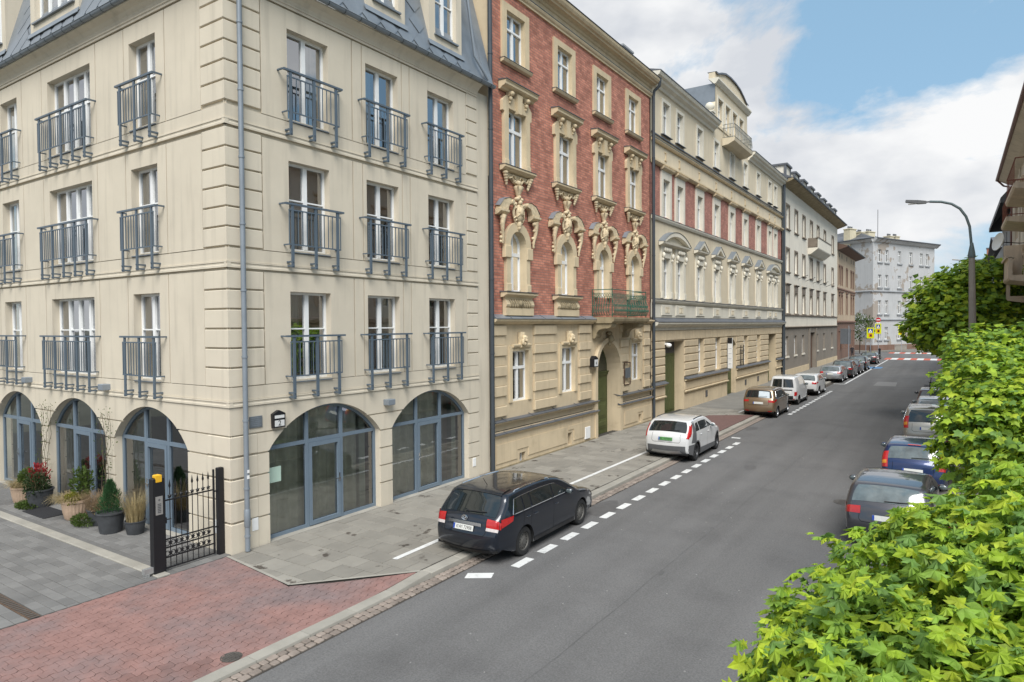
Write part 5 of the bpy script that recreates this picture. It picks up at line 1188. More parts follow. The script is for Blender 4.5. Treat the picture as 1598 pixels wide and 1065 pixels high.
r1('back_wall', MB().add([(0,1.2,0),(LEN,1.2,0),(LEN,1.2,13.6),(0,1.2,13.6)], [(0,1,2,3)]), ROOM)
for a, b, c, d in hol:
    window(R1, F3, a, c, b-a, d-c, .2, bars=((.66,.08),), fw=.08, mull=.12, single=True)
    s = r1('window_surround', MB().prism([(a-.18,c-.05),(a+.012,c-.05),(a+.012,d-.012),(b-.012,d-.012),(b-.012,c-.05),(b+.18,c-.05),(b+.18,d+.18),(a-.18,d+.18)], -.05, .05), RBR)
    r1('hood', MB().extr([(0,d+.25),(.2,d+.35),(.2,d+.45),(0,d+.5)], a-.3, b+.3), RBR, s)
for u in (0.3, 4.6, 9.1, 13.6): r1('pilaster', MB().block(u, u+.5, .2, 13.3, -.08, 0, .03), RHM)
r1('string_course', MB().extr([(0,5.1),(.2,5.2),(.25,5.4),(0,5.5)], 0, LEN), RBR)
r1('eave', MB().extr([(-.1,13.3),(.3,13.4),(.75,13.65),(.75,13.75),(-.1,13.8)], -.5, LEN), RHM); r1('gutter', MB().tube([(-.5,-.82,13.72),(LEN,-.82,13.72)], .09, 8), mat('red_gutter', (.17,.09,.08), .5)); r1('roof', MB().extr([(.8,13.78),(-4,16.2),(-4,13)], -.5, LEN), mat('brown_roof', (.11,.06,.05), .7))
r1('gutter_bend', MB().tube([(-.3,-.82,13.68),(-.3,-.5,13.3),(-.3,-.1,13.15),(-.3,-.08,.2)], .055, 8), MATS['red_gutter'])
def balc(u0, u1, z, solid, d=.95):
    o = r1('balcony', MB().extr([(0,z-.35),(d*.5,z-.28),(d-.05,z-.2),(d,z-.12),(d,z),(0,z)], u0, u1), RBR)
    if solid:
        r1('parapet', MB().box(u0,u1,-d,-d+.14,z,z+.75).box(u0,u0+.5,-d,-.45,z,z+1.5).box(u0-.05,u1,-d-.08,-d+.2,z+.72,z+.82), RBR, o)
    else:
        mb = MB()
        for zz in (z+.1, z+.95): mb.tube([(u0+.05,0,zz),(u0+.05,-d+.05,zz),(u1-.05,-d+.05,zz),(u1-.05,0,zz)], .025, 6)
        r_ = r1('railing', mb, REDIRON, o); bm = cmesh('railing_bar', lambda: MB().tube([(0,0,.1),(0,0,.95)], .009, 5), REDIRON)
        for i in range(int((u1-u0-.1)/.4)): put('railing_bar', bm, r_, (u0+.05+i*.4, -d+.05, z))
        for i in range(5): put('railing_bar', bm, r_, (u0+.05, -d+.1+i*.17, z))
balc(7.2, 11.2, 9.95, False); balc(7.4, 12.0, 6.15, True); balc(13.5, 18.5, 10.3, False, 1.1); balc(12.6, 16, 6.9, True, 1.1)
sd = r1('satellite_dish', MB().lathe([(0,.0),(.18,.02),(.36,.08),(.48,.17),(.47,.19),(.34,.1),(0,.03)], 20).xform(Matrix.Translation((7.6,-.95,9.1)) @ Matrix.Rotation(rad(75),4,'X') @ Matrix.Rotation(rad(25),4,'Y')), WHITE, None, 60)
r1('dish_arm', MB().tube([(7.6,-.9,9.1),(7.6,-.2,9.0),(7.6,0,9.0)], .025, 6), BLACKP, sd)
# slate roofed house beyond
R2 = empty('slate_roof_house', (16.2,58,0), label='grey house with steep slate roof and iron balcony behind the balcony house', cat='building')
def r2(nm, mb, m, par=None): return part(nm, mb, m, par or R2, (0,0,0), F3 if par is None else 0.0)
ho = [(u, u+1.2, c, d) for u in (1.5,5,9,13) for c, d in ((2,4),(6,8.2),(9.6,11.6))]
r2('facade_wall', wall(0, 15.7, -.2, 12.6, ho, 0, .3), GREYP); r2('end_wall', MB().add([(0,0,-.2),(0,0,12.6),(0,8,12.6),(0,8,-.2)], [(0,1,2,3)]), GREYP); r2('back_wall', MB().add([(0,1,0),(15.7,1,0),(15.7,1,12.6),(0,1,12.6)], [(0,1,2,3)]), ROOM)
for a, b, c, d in ho: window(R2, F3, a, c, b-a, d-c, .2, bars=((.66,.08),), single=True)
r2('roof', MB().extr([(.85,12.3),(.85,12.6),(.2,13.4),(-1.0,15.2),(-4,16.5),(-4,12.3)], -.6, 15.7), SHEET)
bo = r2('balcony', MB().box(2,9,-.9,0,8.6,8.8), RBR); mb = MB()
for z in (8.9, 9.8): mb.tube([(2.05,0,z),(2.05,-.85,z),(8.95,-.85,z)], .025, 6)
ir = r2('railing', mb, BLACKP, bo)
for i in range(40): put('railing_bar', cmesh('railing_bar_black', lambda: MB().tube([(0,0,0),(0,0,1)], .013, 5), BLACKP), ir, (2.05+i*.17, -.85, 8.8))
R3 = far_house('far_house', 21.5, 64, 10, 24, 11.5, GREYP, SHEET, 'grey house further along the right side behind the maples')
# ------------------------------------------------------------------ cars
TYRE = mat('tyre', (.018,.018,.018), .85, .2, 8); RIMS = mat('steel_rim', (.12,.115,.105), .6, .15, 6, metal=.3); RIMA = mat('alloy_rim', (.42,.43,.44), .35, .08, 6, metal=.8); RIMD = mat('dark_alloy', (.07,.072,.075), .4, .1, 6, metal=.6)
CLAD = mat('grey_cladding', (.10,.102,.105), .65, .1, 6); BLKPL = mat('black_plastic', (.014,.014,.015), .55, .1, 6); UNDER = mat('underbody', (.01,.01,.01), .9)
TAILR = mat('tail_red', (.42,.012,.012), .18, .12, 14, spec=.7, coat=.6); TAILW = mat('tail_clear', (.55,.50,.48), .2, .15, 20, spec=.7); TAILO = mat('tail_amber', (.55,.22,.03), .25, .1, 20)
CARGL = mat('car_glass', (.012,.016,.017), .04, .1, 3, spec=.9, coat=.4); CARGLB = mat('car_glass_bright', (.10,.125,.13), .05, .35, 3, spec=1.0, coat=.6)
PLATEW = mat('plate_white', (.62,.62,.58), .5, .05, 10); PLATEB = mat('plate_blue', (.02,.06,.32), .5); PLATEG = mat('plate_green', (.09,.27,.08), .5, .05, 10); SEAT = mat('dark_gap', (.004,.004,.004), .9)
def paint(name, c, rough=.28, metal=.35): return mat(name, c, rough, .06, 1.2, metal=metal, spec=.55, coat=1.0)
class Car:
    def __init__(s, prof, W, belt, zs, yw, rw, tumble=.21, plan=(.15,.17), edge=.12):
        s.W = W/2; s.belt = belt; s.zs = zs; s.yw = yw; s.rw = rw; s.tumble = tumble; s.plan = plan; s.edge = edge
        P = [Vector(p) for p in prof]
        for _ in range(2):                                # corner cutting
            Q = [P[0]]
            for a, b in zip(P, P[1:]): Q += [a*.78+b*.22, a*.22+b*.78]
            P = Q+[P[-1]]
        d = [0]
        for a, b in zip(P, P[1:]): d.append(d[-1]+(b-a).length)
        N = 96; s.N = N; s.P = []
        j = 0
        for i in range(N+1):
            t = d[-1]*i/N
            while j < len(d)-2 and d[j+1] < t: j += 1
            f = (t-d[j])/max(1e-9, d[j+1]-d[j]); s.P.append(P[j].lerp(P[j+1], min(1, max(0, f))))
        s.n = []
        for i in range(N+1):
            t = s.P[min(i+2,N)]-s.P[max(i-2,0)]; s.n.append(Vector((-t.y, t.x)).normalized())     # outward: profile runs rear -> roof -> front
        s.ymin = min(p.x for p in s.P); s.ymax = max(p.x for p in s.P); s.zmax = max(p.y for p in s.P)
        s.crown = [.025+.07*abs(n.x) for n in s.n]
        s.Pin = [p-n*(c+s.edge*.75) for p, n, c in zip(s.P, s.n, s.crown)]
        s.ri = lambda z: min(range(N//2), key=lambda i: abs(s.P[i].y-z)) 
    def w(s, y, z):
        L = s.ymax-s.ymin; a = max(0, (s.ymin+.9-y)/.9); b = max(0, (y-(s.ymax-1.3))/1.3)
        w = s.W*(1-s.plan[0]*a*a-s.plan[1]*b*b)
        if z > s.belt: k = (z-s.belt)/(s.zmax-s.belt); w *= 1-s.tumble*k*(.75+.25*k)-.012
        else:
            k = (s.belt-z)/(s.belt-s.zs); w *= 1-.012*math.exp(-(k*6)**2)-.03*max(0, k-.55)**2/.2-.02*math.exp(-((k-.62)*7)**2)*.6
        return w
    def strip(s, i, q, eps=0.0):                           # i profile index (float ok), q in -1..1 across
        i0 = int(max(0, min(s.N-1, math.floor(i)))); f = i-i0
        P = s.P[i0].lerp(s.P[i0+1], f); n = s.n[i0].lerp(s.n[i0+1], f).normalized(); c = s.crown[i0]*(1-f)+s.crown[i0+1]*f
        pin = s.Pin[i0].lerp(s.Pin[i0+1], f); w = s.w(pin.x, pin.y); e = s.edge; a = abs(q); s0 = 1-e/w
        off = c*a*a+(0 if a < s0 else e*.75*(1-math.sqrt(max(0, 1-((a-s0)/(1-s0))**2))))
        p = P-n*(off-eps); return Vector((q*w+(0 if a < .9 else math.copysign(eps*.6, q)), p.x, p.y))
    def body(s):
        mb = MB(); N = s.N; Q = [-1,-.985,-.95,-.9,-.82,-.6,-.3,0,.3,.6,.82,.9,.95,.985,1]; K = 13
        for i in range(N+1): mb.v += [tuple(s.strip(i, q)) for q in Q]
        m = len(Q)
        for i in range(N):
            for k in range(m-1): mb.f.append((i*m+k, i*m+k+1, (i+1)*m+k+1, (i+1)*m+k))
        yr, yf = s.Pin[0].x+.02, s.Pin[-1].x-.02
        lens = [0]
        for a, b in zip(s.Pin, s.Pin[1:]): lens.append(lens[-1]+abs(b.x-a.x)+.25*abs(b.y-a.y))
        for sx in (-1, 1):
            base = len(mb.v); inside = []
            for i in range(N+1):
                yb = yr+(yf-yr)*lens[i]/lens[-1]; ka = max(0, 1-(yb-yr)/.45)**1.4; kb = max(0, 1-(yf-yb)/.45)**1.4; B_ = Vector((yb, s.zs+(s.Pin[0].y-s.zs)*ka+(s.Pin[-1].y-s.zs)*kb))
                for k in range(K+1):
                    p = s.Pin[i].lerp(B_, k/K); ins = False
                    for yw in s.yw:
                        d = Vector((p.x-yw, p.y-s.rw)); R = s.rw*1.14
                        if d.length < R:
                            ins = True
                            if d.y < -.0 and abs(d.x) < R: d.y = d.y
                            d = d.normalized()*R if d.length > 1e-6 else Vector((0, R)); pp = Vector((yw+d.x, max(s.zs-.0, s.rw+d.y))); 
                    inside.append((ins, tuple(pp) if ins else None))
                    mb.v.append((sx*s.w(p.x, p.y), p.x, p.y))
            for i in range(N):
                for k in range(K):
                    ids = [i*(K+1)+k, i*(K+1)+k+1, (i+1)*(K+1)+k+1, (i+1)*(K+1)+k]
                    if all(inside[j][0] for j in ids): continue
                    for j in ids:
                        if inside[j][0]: y, z = inside[j][1]; mb.v[base+j] = (sx*s.w(y, z), y, z)
                    f = tuple(base+j for j in ids); mb.f.append(f if sx > 0 else f[::-1])
        return mb
    def side_patch(s, sx, bot, top, eps=.005, n=10, m=4):  # bot/top: lists of (y,z) polylines
        def at(pl, t):
            t *= len(pl)-1; j = min(int(t), len(pl)-2); f = t-j; return (pl[j][0]*(1-f)+pl[j+1][0]*f, pl[j][1]*(1-f)+pl[j+1][1]*f)
        mb = MB()
        for i in range(n+1):
            a, b = at(bot, i/n), at(top, i/n)
            for k in range(m+1):
                y = a[0]+(b[0]-a[0])*k/m; z = a[1]+(b[1]-a[1])*k/m; mb.v.append((sx*(s.w(y, z)+eps), y, z))
        for i in range(n):
            for k in range(m):
                f = (i*(m+1)+k, (i+1)*(m+1)+k, (i+1)*(m+1)+k+1, i*(m+1)+k+1); mb.f.append(f if sx > 0 else f[::-1])
        return mb
    def strip_patch(s, i0, i1, qf, eps=.006, n=10, m=8):    # qf(t) -> (q0,q1)
        mb = MB()
        for i in range(n+1):
            t = i/n; a, b = qf(t)
            for k in range(m+1): mb.v.append(tuple(s.strip(i0+(i1-i0)*t, a+(b-a)*k/m, eps)))
        mb.f = [(i*(m+1)+k, i*(m+1)+k+1, (i+1)*(m+1)+k+1, (i+1)*(m+1)+k) for i in range(n) for k in range(m)]; return mb
    def roof_z(s, y):
        c = [p for p in s.Pin if abs(p.x-y) < .12]; return max(p.y for p in c) if c else s.belt
    def rear_y(s, z): return s.Pin[s.ri(z)].x
    def rear_i(s, z): return s.ri(z)
    def front_i(s, z): return min(range(s.N//2, s.N+1), key=lambda i: abs(s.P[i].y-z))
def wheel(par, x, y, r, w, kind):
    sx = 1 if x > 0 else -1
    def ty(): return MB().lathe([(r*.62,-w/2+.01),(r*.68,-w/2),(r*.9,-w/2),(r*.98,-w/2+.03),(r,-w/2+.05),(r,w/2-.05),(r*.98,w/2-.03),(r*.9,w/2),(r*.68,w/2),(r*.64,w/2-.012),(r*.62,w/2-.05)], 28, (0,0,0), 'x')
    o = put('wheel', cmesh(('tyre', r, w), ty, TYRE, 40), par, (x-sx*w/2, y, r))
    def rim():
        mb = MB(); f = w/2-.02
        mb.lathe([(r*.63,f),(r*.60,f+.005),(r*.57,f-.02),(r*.55,f-.07)], 28, (0,0,0), 'x')
        if kind == 'steel':
            mb.lathe([(r*.56,f-.03),(r*.50,f-.012),(r*.40,f-.02),(r*.30,f-.008),(r*.22,f+.002),(r*.2,f+.012),(r*.12,f+.014),(0,f+.014)], 28, (0,0,0), 'x')
        else:
            mb.lathe([(r*.56,f-.06),(r*.2,f-.05),(0,f-.05)], 20, (0,0,0), 'x'); mb.lathe([(r*.17,f-.05),(r*.16,f-.005),(0,f)], 16, (0,0,0), 'x')
            for k in range(5 if kind != 'ten' else 10):
                a = 2*math.pi*k/(5 if kind != 'ten' else 10)
                for da in ((-.11,.11) if kind == 'five' else (0,)):
                    c, s2 = math.cos(a+da), math.sin(a+da); wd = r*.05; st = len(mb.v)
                    mb.box(f-.05, f-.012, -wd, wd, r*.1, r*.58); mb.xform(Matrix.Rotation(a+da, 4, 'X'), st)
        return mb
    rm = put('rim', cmesh(('rim', r, w, kind), rim, {'steel': RIMS, 'five': RIMA, 'ten': RIMA, 'dark': RIMD}[kind], 35), o, (0,0,0), 0 if sx > 0 else math.pi)
    if kind == 'steel':
        def holes():
            mb = MB(); f = w/2-.02
            for k in range(14):
                a = 2*math.pi*k/14; mb.lathe([(0,f-.008),(.017,f-.008)], 8, (0, r*.45*math.cos(a), r*.45*math.sin(a)), 'x')
            return mb
        put('rim_holes', cmesh(('rim_holes', r, w), holes, UNDER), rm) if False else None
        put('rim_hole', cmesh(('rim_holes', r, w), holes, UNDER), o, (0,0,0), 0 if sx > 0 else math.pi)
    elif kind != 'dark':
        put('rim_gap', cmesh(('rim_gap', r, w), lambda: MB().lathe([(r*.55,w/2-.075),(0,w/2-.068)], 20, (0,0,0), 'x'), UNDER), o, (0,0,0), 0 if sx > 0 else math.pi)
PROF = {
 'wagon': [(-2.24,.24),(-2.35,.34),(-2.39,.55),(-2.375,.70),(-2.32,.80),(-2.30,.95),(-2.25,1.02),(-2.16,1.09),(-1.86,1.38),(-1.80,1.455),(-1.2,1.49),(-.5,1.50),(.1,1.475),(.55,1.40),(1.28,1.00),(1.40,.965),(1.8,.90),(2.15,.80),(2.32,.66),(2.39,.46),(2.36,.32),(2.26,.22)],
 'suv': [(-2.06,.30),(-2.16,.40),(-2.20,.60),(-2.20,.82),(-2.16,1.02),(-2.06,1.10),(-1.72,1.44),(-1.60,1.515),(-1.1,1.56),(-.5,1.575),(.0,1.55),(.42,1.46),(1.08,1.09),(1.22,1.05),(1.75,.97),(2.05,.86),(2.17,.70),(2.21,.5),(2.18,.34),(2.08,.26)],
 'mpv': [(-1.88,.28),(-1.99,.36),(-2.03,.55),(-2.01,.72),(-1.97,.95),(-1.92,1.06),(-1.72,1.50),(-1.62,1.57),(-1.0,1.60),(-.4,1.605),(.15,1.57),(.5,1.49),(1.25,1.05),(1.4,1.0),(1.75,.92),(1.92,.78),(2.01,.55),(2.0,.35),(1.9,.25)],
 'van': [(-1.95,.30),(-2.03,.38),(-2.05,.55),(-2.03,.9),(-2.0,1.1),(-1.93,1.62),(-1.88,1.74),(-1.75,1.79),(-1.0,1.81),(-.1,1.80),(.35,1.74),(1.05,1.12),(1.2,1.06),(1.7,.95),(1.95,.80),(2.05,.55),(2.04,.35),(1.95,.26)],
 'hatch': [(-1.95,.28),(-2.06,.36),(-2.10,.56),(-2.08,.72),(-2.02,.95),(-1.95,1.03),(-1.68,1.38),(-1.58,1.44),(-1.0,1.475),(-.4,1.48),(.1,1.45),(.5,1.37),(1.22,.98),(1.36,.94),(1.75,.87),(1.98,.75),(2.07,.55),(2.06,.35),(1.96,.24)],
 'estate': [(-2.15,.26),(-2.27,.34),(-2.32,.55),(-2.30,.72),(-2.24,.92),(-2.16,1.0),(-1.82,1.36),(-1.74,1.425),(-1.1,1.455),(-.4,1.46),(.1,1.43),(.5,1.35),(1.28,.96),(1.42,.92),(1.85,.85),(2.15,.74),(2.28,.56),(2.31,.4),(2.2,.24)],
}
def scale_prof(p, L, H):
    y0, y1 = min(a for a, b in p), max(a for a, b in p); zm = max(b for a, b in p); k = L/(y1-y0); c = (y0+y1)/2
    return [((a-c)*k, b if b < .3 else .3+(b-.3)*(H-.3)/(zm-.3)) for a, b in p]
def plate(par, c, y, z, txt, m=None, tilt=0, w=.52):
    o = part('number_plate', MB().box(-w/2, w/2, -.008, .006, -.057, .057), m or PLATEW, par, (0, y, z), (rad(tilt), 0, 0))
    part('plate_band', MB().box(-w/2, -w/2+.045, -.0095, -.008, -.055, .055), PLATEB, o)
    if txt: text('plate_lettering', txt, .105, BLKPL, o, (.022, -.0092, -.003), (rad(90), 0, 0), .0008, xs=.82 if len(txt) > 8 else .9)
    return o
def build_car(name, label, kind, L, W, H, x, y, rot, pm, belt=.95, r=.32, wb=2.65, ro=1.05, rim='five', group=None, tail='wedge', txt=None, rails=None, clad=None, glassb=False, pillars=(-.95,-.05), detail=2, plm=None, z=-.12, van=False, roll=0, tailgap=.16):
    C = Car(scale_prof(PROF[kind], L, H), W, belt, .22, (-L/2+ro, -L/2+ro+wb), r)
    o = empty(name, (x, y, z), rot, label=label, cat='car' if not van else 'van', group=group)
    if roll: o.rotation_euler = (0, roll, rot)
    part('body', C.body(), pm, o, smooth=38)
    gl = CARGLB if glassb else CARGL
    # rear window and windscreen
    zr0, zr1 = belt+.075, C.zmax-.10
    i0, i1 = C.rear_i(zr0), C.rear_i(zr1)
    if van:
        for a, b in ((-.80,-.05), (.05,.80)): part('rear_window', C.strip_patch(C.rear_i(1.08), C.rear_i(1.62), lambda t: (a, b)), gl, o, smooth=180)
        part('door_gap', C.strip_patch(C.rear_i(.5), C.rear_i(1.72), lambda t: (-.006, .006), .004), SEAT, o)
        part('bumper', C.strip_patch(C.rear_i(.34), C.rear_i(.62), lambda t: (-.99, .99), .012), BLKPL, o, smooth=180)
        part('door_latch_bar', C.strip_patch(C.rear_i(.93), C.rear_i(.98), lambda t: (-.1, .72), .012), BLKPL, o)
    else:
        rg = part('rear_window', C.strip_patch(i0, i1, lambda t: (-.84+.07*t**3, .84-.07*t**3)), gl, o, smooth=180)
        part('wiper', MB().tube([tuple(C.strip(i0+.5, -.05, .02)), tuple(C.strip(i0+(i1-i0)*.10, .3, .025)), tuple(C.strip(i0+(i1-i0)*.16, .55, .02))], .012, 5), BLKPL, rg)
    f0, f1 = C.front_i(C.zmax-.075), C.front_i(belt+.09)
    part('windscreen', C.strip_patch(f0, f1, lambda t: (-.86-.04*t, .86+.04*t)), gl, o, smooth=180)
    # side windows
    ya = -L/2+.42*(1 if kind != 'van' else 1.2); zb = belt+.035
    pz = lambda yy: C.roof_z(yy)-.045
    ytail = C.rear_y(min(C.zmax-.16, belt+.36))+tailgap
    yfront = [p.x for p in C.Pin[C.N//2:] if p.y > belt+.06][-1]-.10
    yroof_f = [p.x for p in C.Pin[C.N//2:] if p.y > C.zmax-.17][-1]-.05
    segs = []
    cuts = [ytail]+[c for c in pillars]+[yfront]
    for k in range(len(cuts)-1):
        a, b = cuts[k]+(.03 if k else 0), cuts[k+1]-(.03 if k < len(cuts)-2 else 0)
        ya0 = a-.10 if k == 0 else a
        ta = a+(.06 if k == 0 else 0); tb = min(b, yroof_f) if k == len(cuts)-2 else b
        bot = [(ya0+(b-ya0)*i/6, zb) for i in range(7)]; top = [(ta+(tb-ta)*i/6, max(zb+.02, pz(ta+(tb-ta)*i/6))) for i in range(7)]
        segs.append((bot, top))
    for sx in (-1, 1):
        for k, (bot, top) in enumerate(segs):
            if van and k == 0:
                part('load_panel', C.side_patch(sx, [(bot[0][0]+.15,.62),(bot[-1][0]-.1,.62)], [(bot[0][0]+.15,1.5),(bot[-1][0]-.1,1.5)], .004), pm, o, smooth=180); continue
            part('side_window', C.side_patch(sx, bot, top, .004), gl if not glassb else CARGL, o, smooth=180)
        if detail > 1:
            bt = segs[0][0][0]; tt = segs[0][1]
            path = [segs[-1][0][-1]]+[p for sg in segs[::-1] for p in sg[0][::-1]]+[p for sg in segs for p in sg[1]]
            mb = MB().tube([(sx*(C.w(yy, zz)+.006), yy, zz) for yy, zz in path], .009, 5); part('window_trim', mb, CHROME, o, smooth=60) if kind in ('wagon', 'mpv') else None
            # door gaps
            for g in pillars:
                ww = lambda zz: (sx*(C.w(g, zz)+.0025), g, zz)
                part('door_gap', MB().ribbon([(sx*(C.w(g-.03*(zb-q), q)+.003), g-.10*math.sin((zb-q)*2.2)*(1 if g < -.5 else .2), q) for q in [.30+i*.065 for i in range(11)] if q < zb], .008, (1,0,0)), SEAT, o)
                part('door_handle', MB().ell((sx*(C.w(g+.12, belt-.14)+.012), g-.0+(.14 if g < -.5 else .12)-.0, belt-.13), (.018,.09,.018), 8, 5), pm, o, smooth=60)
        part('sill_trim', C.side_patch(sx, [(-L/2+ro+r*1.2,.22),(-L/2+ro+wb-r*1.2,.22)], [(-L/2+ro+r*1.25,.32),(-L/2+ro+wb-r*1.25,.32)], .008), clad or BLKPL, o, smooth=180)
        # mirrors
        my = yfront-.22; mx = C.w(my, belt)
        mi = part('mirror', MB().ell((sx*(mx+.10), my+.0, belt+.08), (.105,.065,.075), 12, 8).box(sx*(mx-.02), sx*(mx+.06), my-.02, my+.02, belt+.02, belt+.05), pm if not van else BLKPL, o, smooth=60)
        part('mirror_glass', MB().ell((sx*(mx+.105), my-.05, belt+.08), (.08,.02,.055), 10, 6), CARGLB, mi, smooth=60)
        # wheels, wells
        for yw in C.yw:
            wheel(o, sx*(W/2-.035), yw, r, .205, rim)
            wx = C.w(yw, r)
            n = 16; vs = []
            for i in range(n+1):
                a = math.pi*(-.12+1.24*i/n); cy, cz = yw+r*1.145*math.cos(a), r+r*1.145*math.sin(a); cz = max(cz, .2)
                vs += [(sx*(C.w(cy, cz)-.004), cy, cz), (sx*(wx-.34), cy, cz)]
            vs.append((sx*(wx-.33), yw, r))
            part('wheel_well', MB().add(vs, [(2*i, 2*i+1, 2*i+3, 2*i+2) for i in range(n)]+[(2*i+1, 2*n+2, 2*i+3) for i in range(n)]), UNDER, o)
            if clad:
                vs = []
                for i in range(n+1):
                    a = math.pi*(-.08+1.16*i/n)
                    for rr in (1.13, 1.27): cy, cz = yw+r*rr*math.cos(a), max(.21, r+r*rr*math.sin(a)); vs.append((sx*(C.w(cy, cz)+.008), cy, cz))
                part('arch_trim', MB().add(vs, [(2*i,2*i+1,2*i+3,2*i+2) for i in range(n)]), clad, o, smooth=180)
        # tail lamps
        qa = lambda a, b: (a, b) if sx > 0 else (-b, -a)
        def rearp(nm, z0, z1, q0, q1, m, e=.009): part(nm, C.strip_patch(C.rear_i(z0), C.rear_i(z1), lambda t: qa(q0, q1), e, 6, 6), m, o, smooth=180)
        ry = C.rear_y(belt)
        if tail == 'wedge':
            rearp('tail_lamp', belt-.12, belt+.02, .66, 1.0, TAILR); rearp('tail_lamp_clear', belt-.18, belt-.12, .66, .97, TAILW)
            part('tail_lamp', C.side_patch(sx, [(C.rear_y(belt-.1),belt-.17),(C.rear_y(belt)+.36,belt-.09)], [(C.rear_y(belt),belt+.01),(C.rear_y(belt)+.40,belt+.02)], .009), TAILR, o, smooth=180)
        elif tail == 'tall':
            rearp('tail_lamp', belt-.12, C.zmax-.16, .90, 1.0, TAILR); 
            part('tail_lamp', C.side_patch(sx, [(C.rear_y(belt-.1),belt-.12),(C.rear_y(belt-.1)+.10,belt-.10)], [(C.rear_y(C.zmax-.18)-.0,C.zmax-.18),(C.rear_y(C.zmax-.18)+.07,C.zmax-.2)], .009), TAILR, o, smooth=180)
        elif tail == 'column':
            rearp('tail_lamp', belt-.16, belt+.30, .80, 1.0, TAILR); rearp('tail_lamp_amber', belt-.05, belt+.05, .84, .98, TAILO, .012)
            part('tail_lamp', C.side_patch(sx, [(C.rear_y(belt-.1),belt-.15),(C.rear_y(belt-.1)+.12,belt-.13)], [(C.rear_y(belt+.28),belt+.28),(C.rear_y(belt+.28)+.05,belt+.26)], .009), TAILR, o, smooth=180)
        elif tail == 'block':
            rearp('tail_lamp', .62, .88, .86, 1.0, TAILR); part('tail_lamp', C.side_patch(sx, [(C.rear_y(.62),.62),(C.rear_y(.62)+.08,.62)], [(C.rear_y(.88),.88),(C.rear_y(.88)+.08,.88)], .009), TAILR, o, smooth=180)
        else:
            rearp('tail_lamp', belt-.14, belt+.0, .62, 1.0, TAILR); part('tail_lamp', C.side_patch(sx, [(C.rear_y(belt-.1),belt-.14),(C.rear_y(belt)+.26,belt-.08)], [(C.rear_y(belt),belt+.0),(C.rear_y(belt)+.24,belt+.0)], .009), TAILR, o, smooth=180)
        rearp('reflector', .37, .41, .62, .88, TAILR)
        part('head_lamp', C.strip_patch(C.front_i(.78), C.front_i(.64), lambda t: qa(.55, .98), .008, 5, 5), TAILW, o, smooth=180)
        if rails:
            pts = [(sx*(C.w(yy, C.roof_z(yy))-.06), yy, C.roof_z(yy)+.085+(.0 if abs(i-8) < 8 else -.05)) for i, yy in enumerate([ytail+.12+(yroof_f-ytail-.2)*k/16 for k in range(17)])]
            part('roof_rail', MB().tube(pts, .02, 6), rails, o, smooth=60)
    part('underbody', MB().box(-W/2+.33, W/2-.33, C.ymin+.35, C.ymax-.35, .22, .6), UNDER, o)
    ya_, yb_ = C.yw; e_ = r*1.2
    part('light_block_pan', MB().box(-W/2+.07, W/2-.07, ya_+e_, yb_-e_, .225, .30).box(-W/2+.12, W/2-.12, C.ymin+.14, ya_-e_, .30, .36).box(-W/2+.14, W/2-.14, yb_+e_, C.ymax-.16, .26, .34), UNDER, o)  # unseen floor boxes, added to block light leaking in under the car
    part('grille', C.strip_patch(C.front_i(.62), C.front_i(.38), lambda t: (-.6, .6), .008), BLKPL, o, smooth=180)
    if not van: part('rear_valance', C.strip_patch(C.rear_i(.26) if not clad else C.rear_i(.26), C.rear_i(.34 if not clad else .50), lambda t: (-.99, .99), .008), clad or BLKPL, o, smooth=180)
    iz = belt-.22 if kind != 'van' else .72
    if detail > 1 and not van:
        gp = [(belt+.02,-.64),(belt-.1,-.64),(belt-.27,-.66),(belt-.32,-.6),(belt-.32,.6),(belt-.27,.66),(belt-.1,.64),(belt+.02,.64)]; pth = []
        for (za, qa_), (zb_, qb_) in zip(gp, gp[1:]):
            ia_, ib_ = C.rear_i(za), C.rear_i(zb_); pth += [tuple(C.strip(ia_+(ib_-ia_)*t/8, qa_+(qb_-qa_)*t/8, .001)) for t in range(8)]
        part('tailgate_gap', MB().tube(pth, .005, 4), SEAT, o)
    ip = C.rear_i(iz); pp = C.strip(ip, 0, .02); n = C.n[ip]
    plate(o, C, pp.y, pp.z, txt, plm, tilt=-math.degrees(math.atan2(n.y, -n.x)))
    return o, C
SAL = 'cars parked along the left kerb'; SAR = 'cars parked along the right kerb'
navy = paint('navy_paint', (.007,.011,.020)); white = paint('white_car_paint', (.62,.62,.61), .3, .0); bronze = paint('bronze_paint', (.27,.19,.115), .35, .6); silver = paint('silver_paint', (.40,.41,.42), .35, .7); dgrey = paint('dark_grey_paint', (.055,.055,.055), .3, .5); mgrey = paint('mid_grey_paint', (.075,.075,.085), .3, .6); blue = paint('blue_car_paint', (.010,.026,.095), .3, .4); champ = paint('champagne_paint', (.36,.34,.30), .35, .7); lblue = paint('bright_blue_paint', (.02,.17,.42), .3, .3); black_p = paint('black_car_paint', (.012,.012,.013))
o, C = build_car('estate_car', 'dark navy estate car parked nearest the arches with roof rails', 'wagon', 4.78, 1.81, 1.50, 4.33, 4.95, rad(0.5), navy, belt=.98, r=.325, wb=2.70, ro=1.10, rim='steel', txt='KWI 72908', rails=CHROME, tail='wedge', pillars=(-1.30,-.98,-.02), group=SAL)
i = C.rear_i(.885); part('chrome_strip', C.strip_patch(C.rear_i(.86), C.rear_i(.895), lambda t: (-.52, .52), .018, 4, 10), CHROME, o, smooth=180)
p = C.strip(C.rear_i(.955), 0, .02); mb = MB()
def ringel(mb, c, rx, rz, r, n=16): return mb.tube([(c[0]+rx*math.cos(2*math.pi*k/n), c[1], c[2]+rz*math.sin(2*math.pi*k/n)) for k in range(n+1)], r, 5)
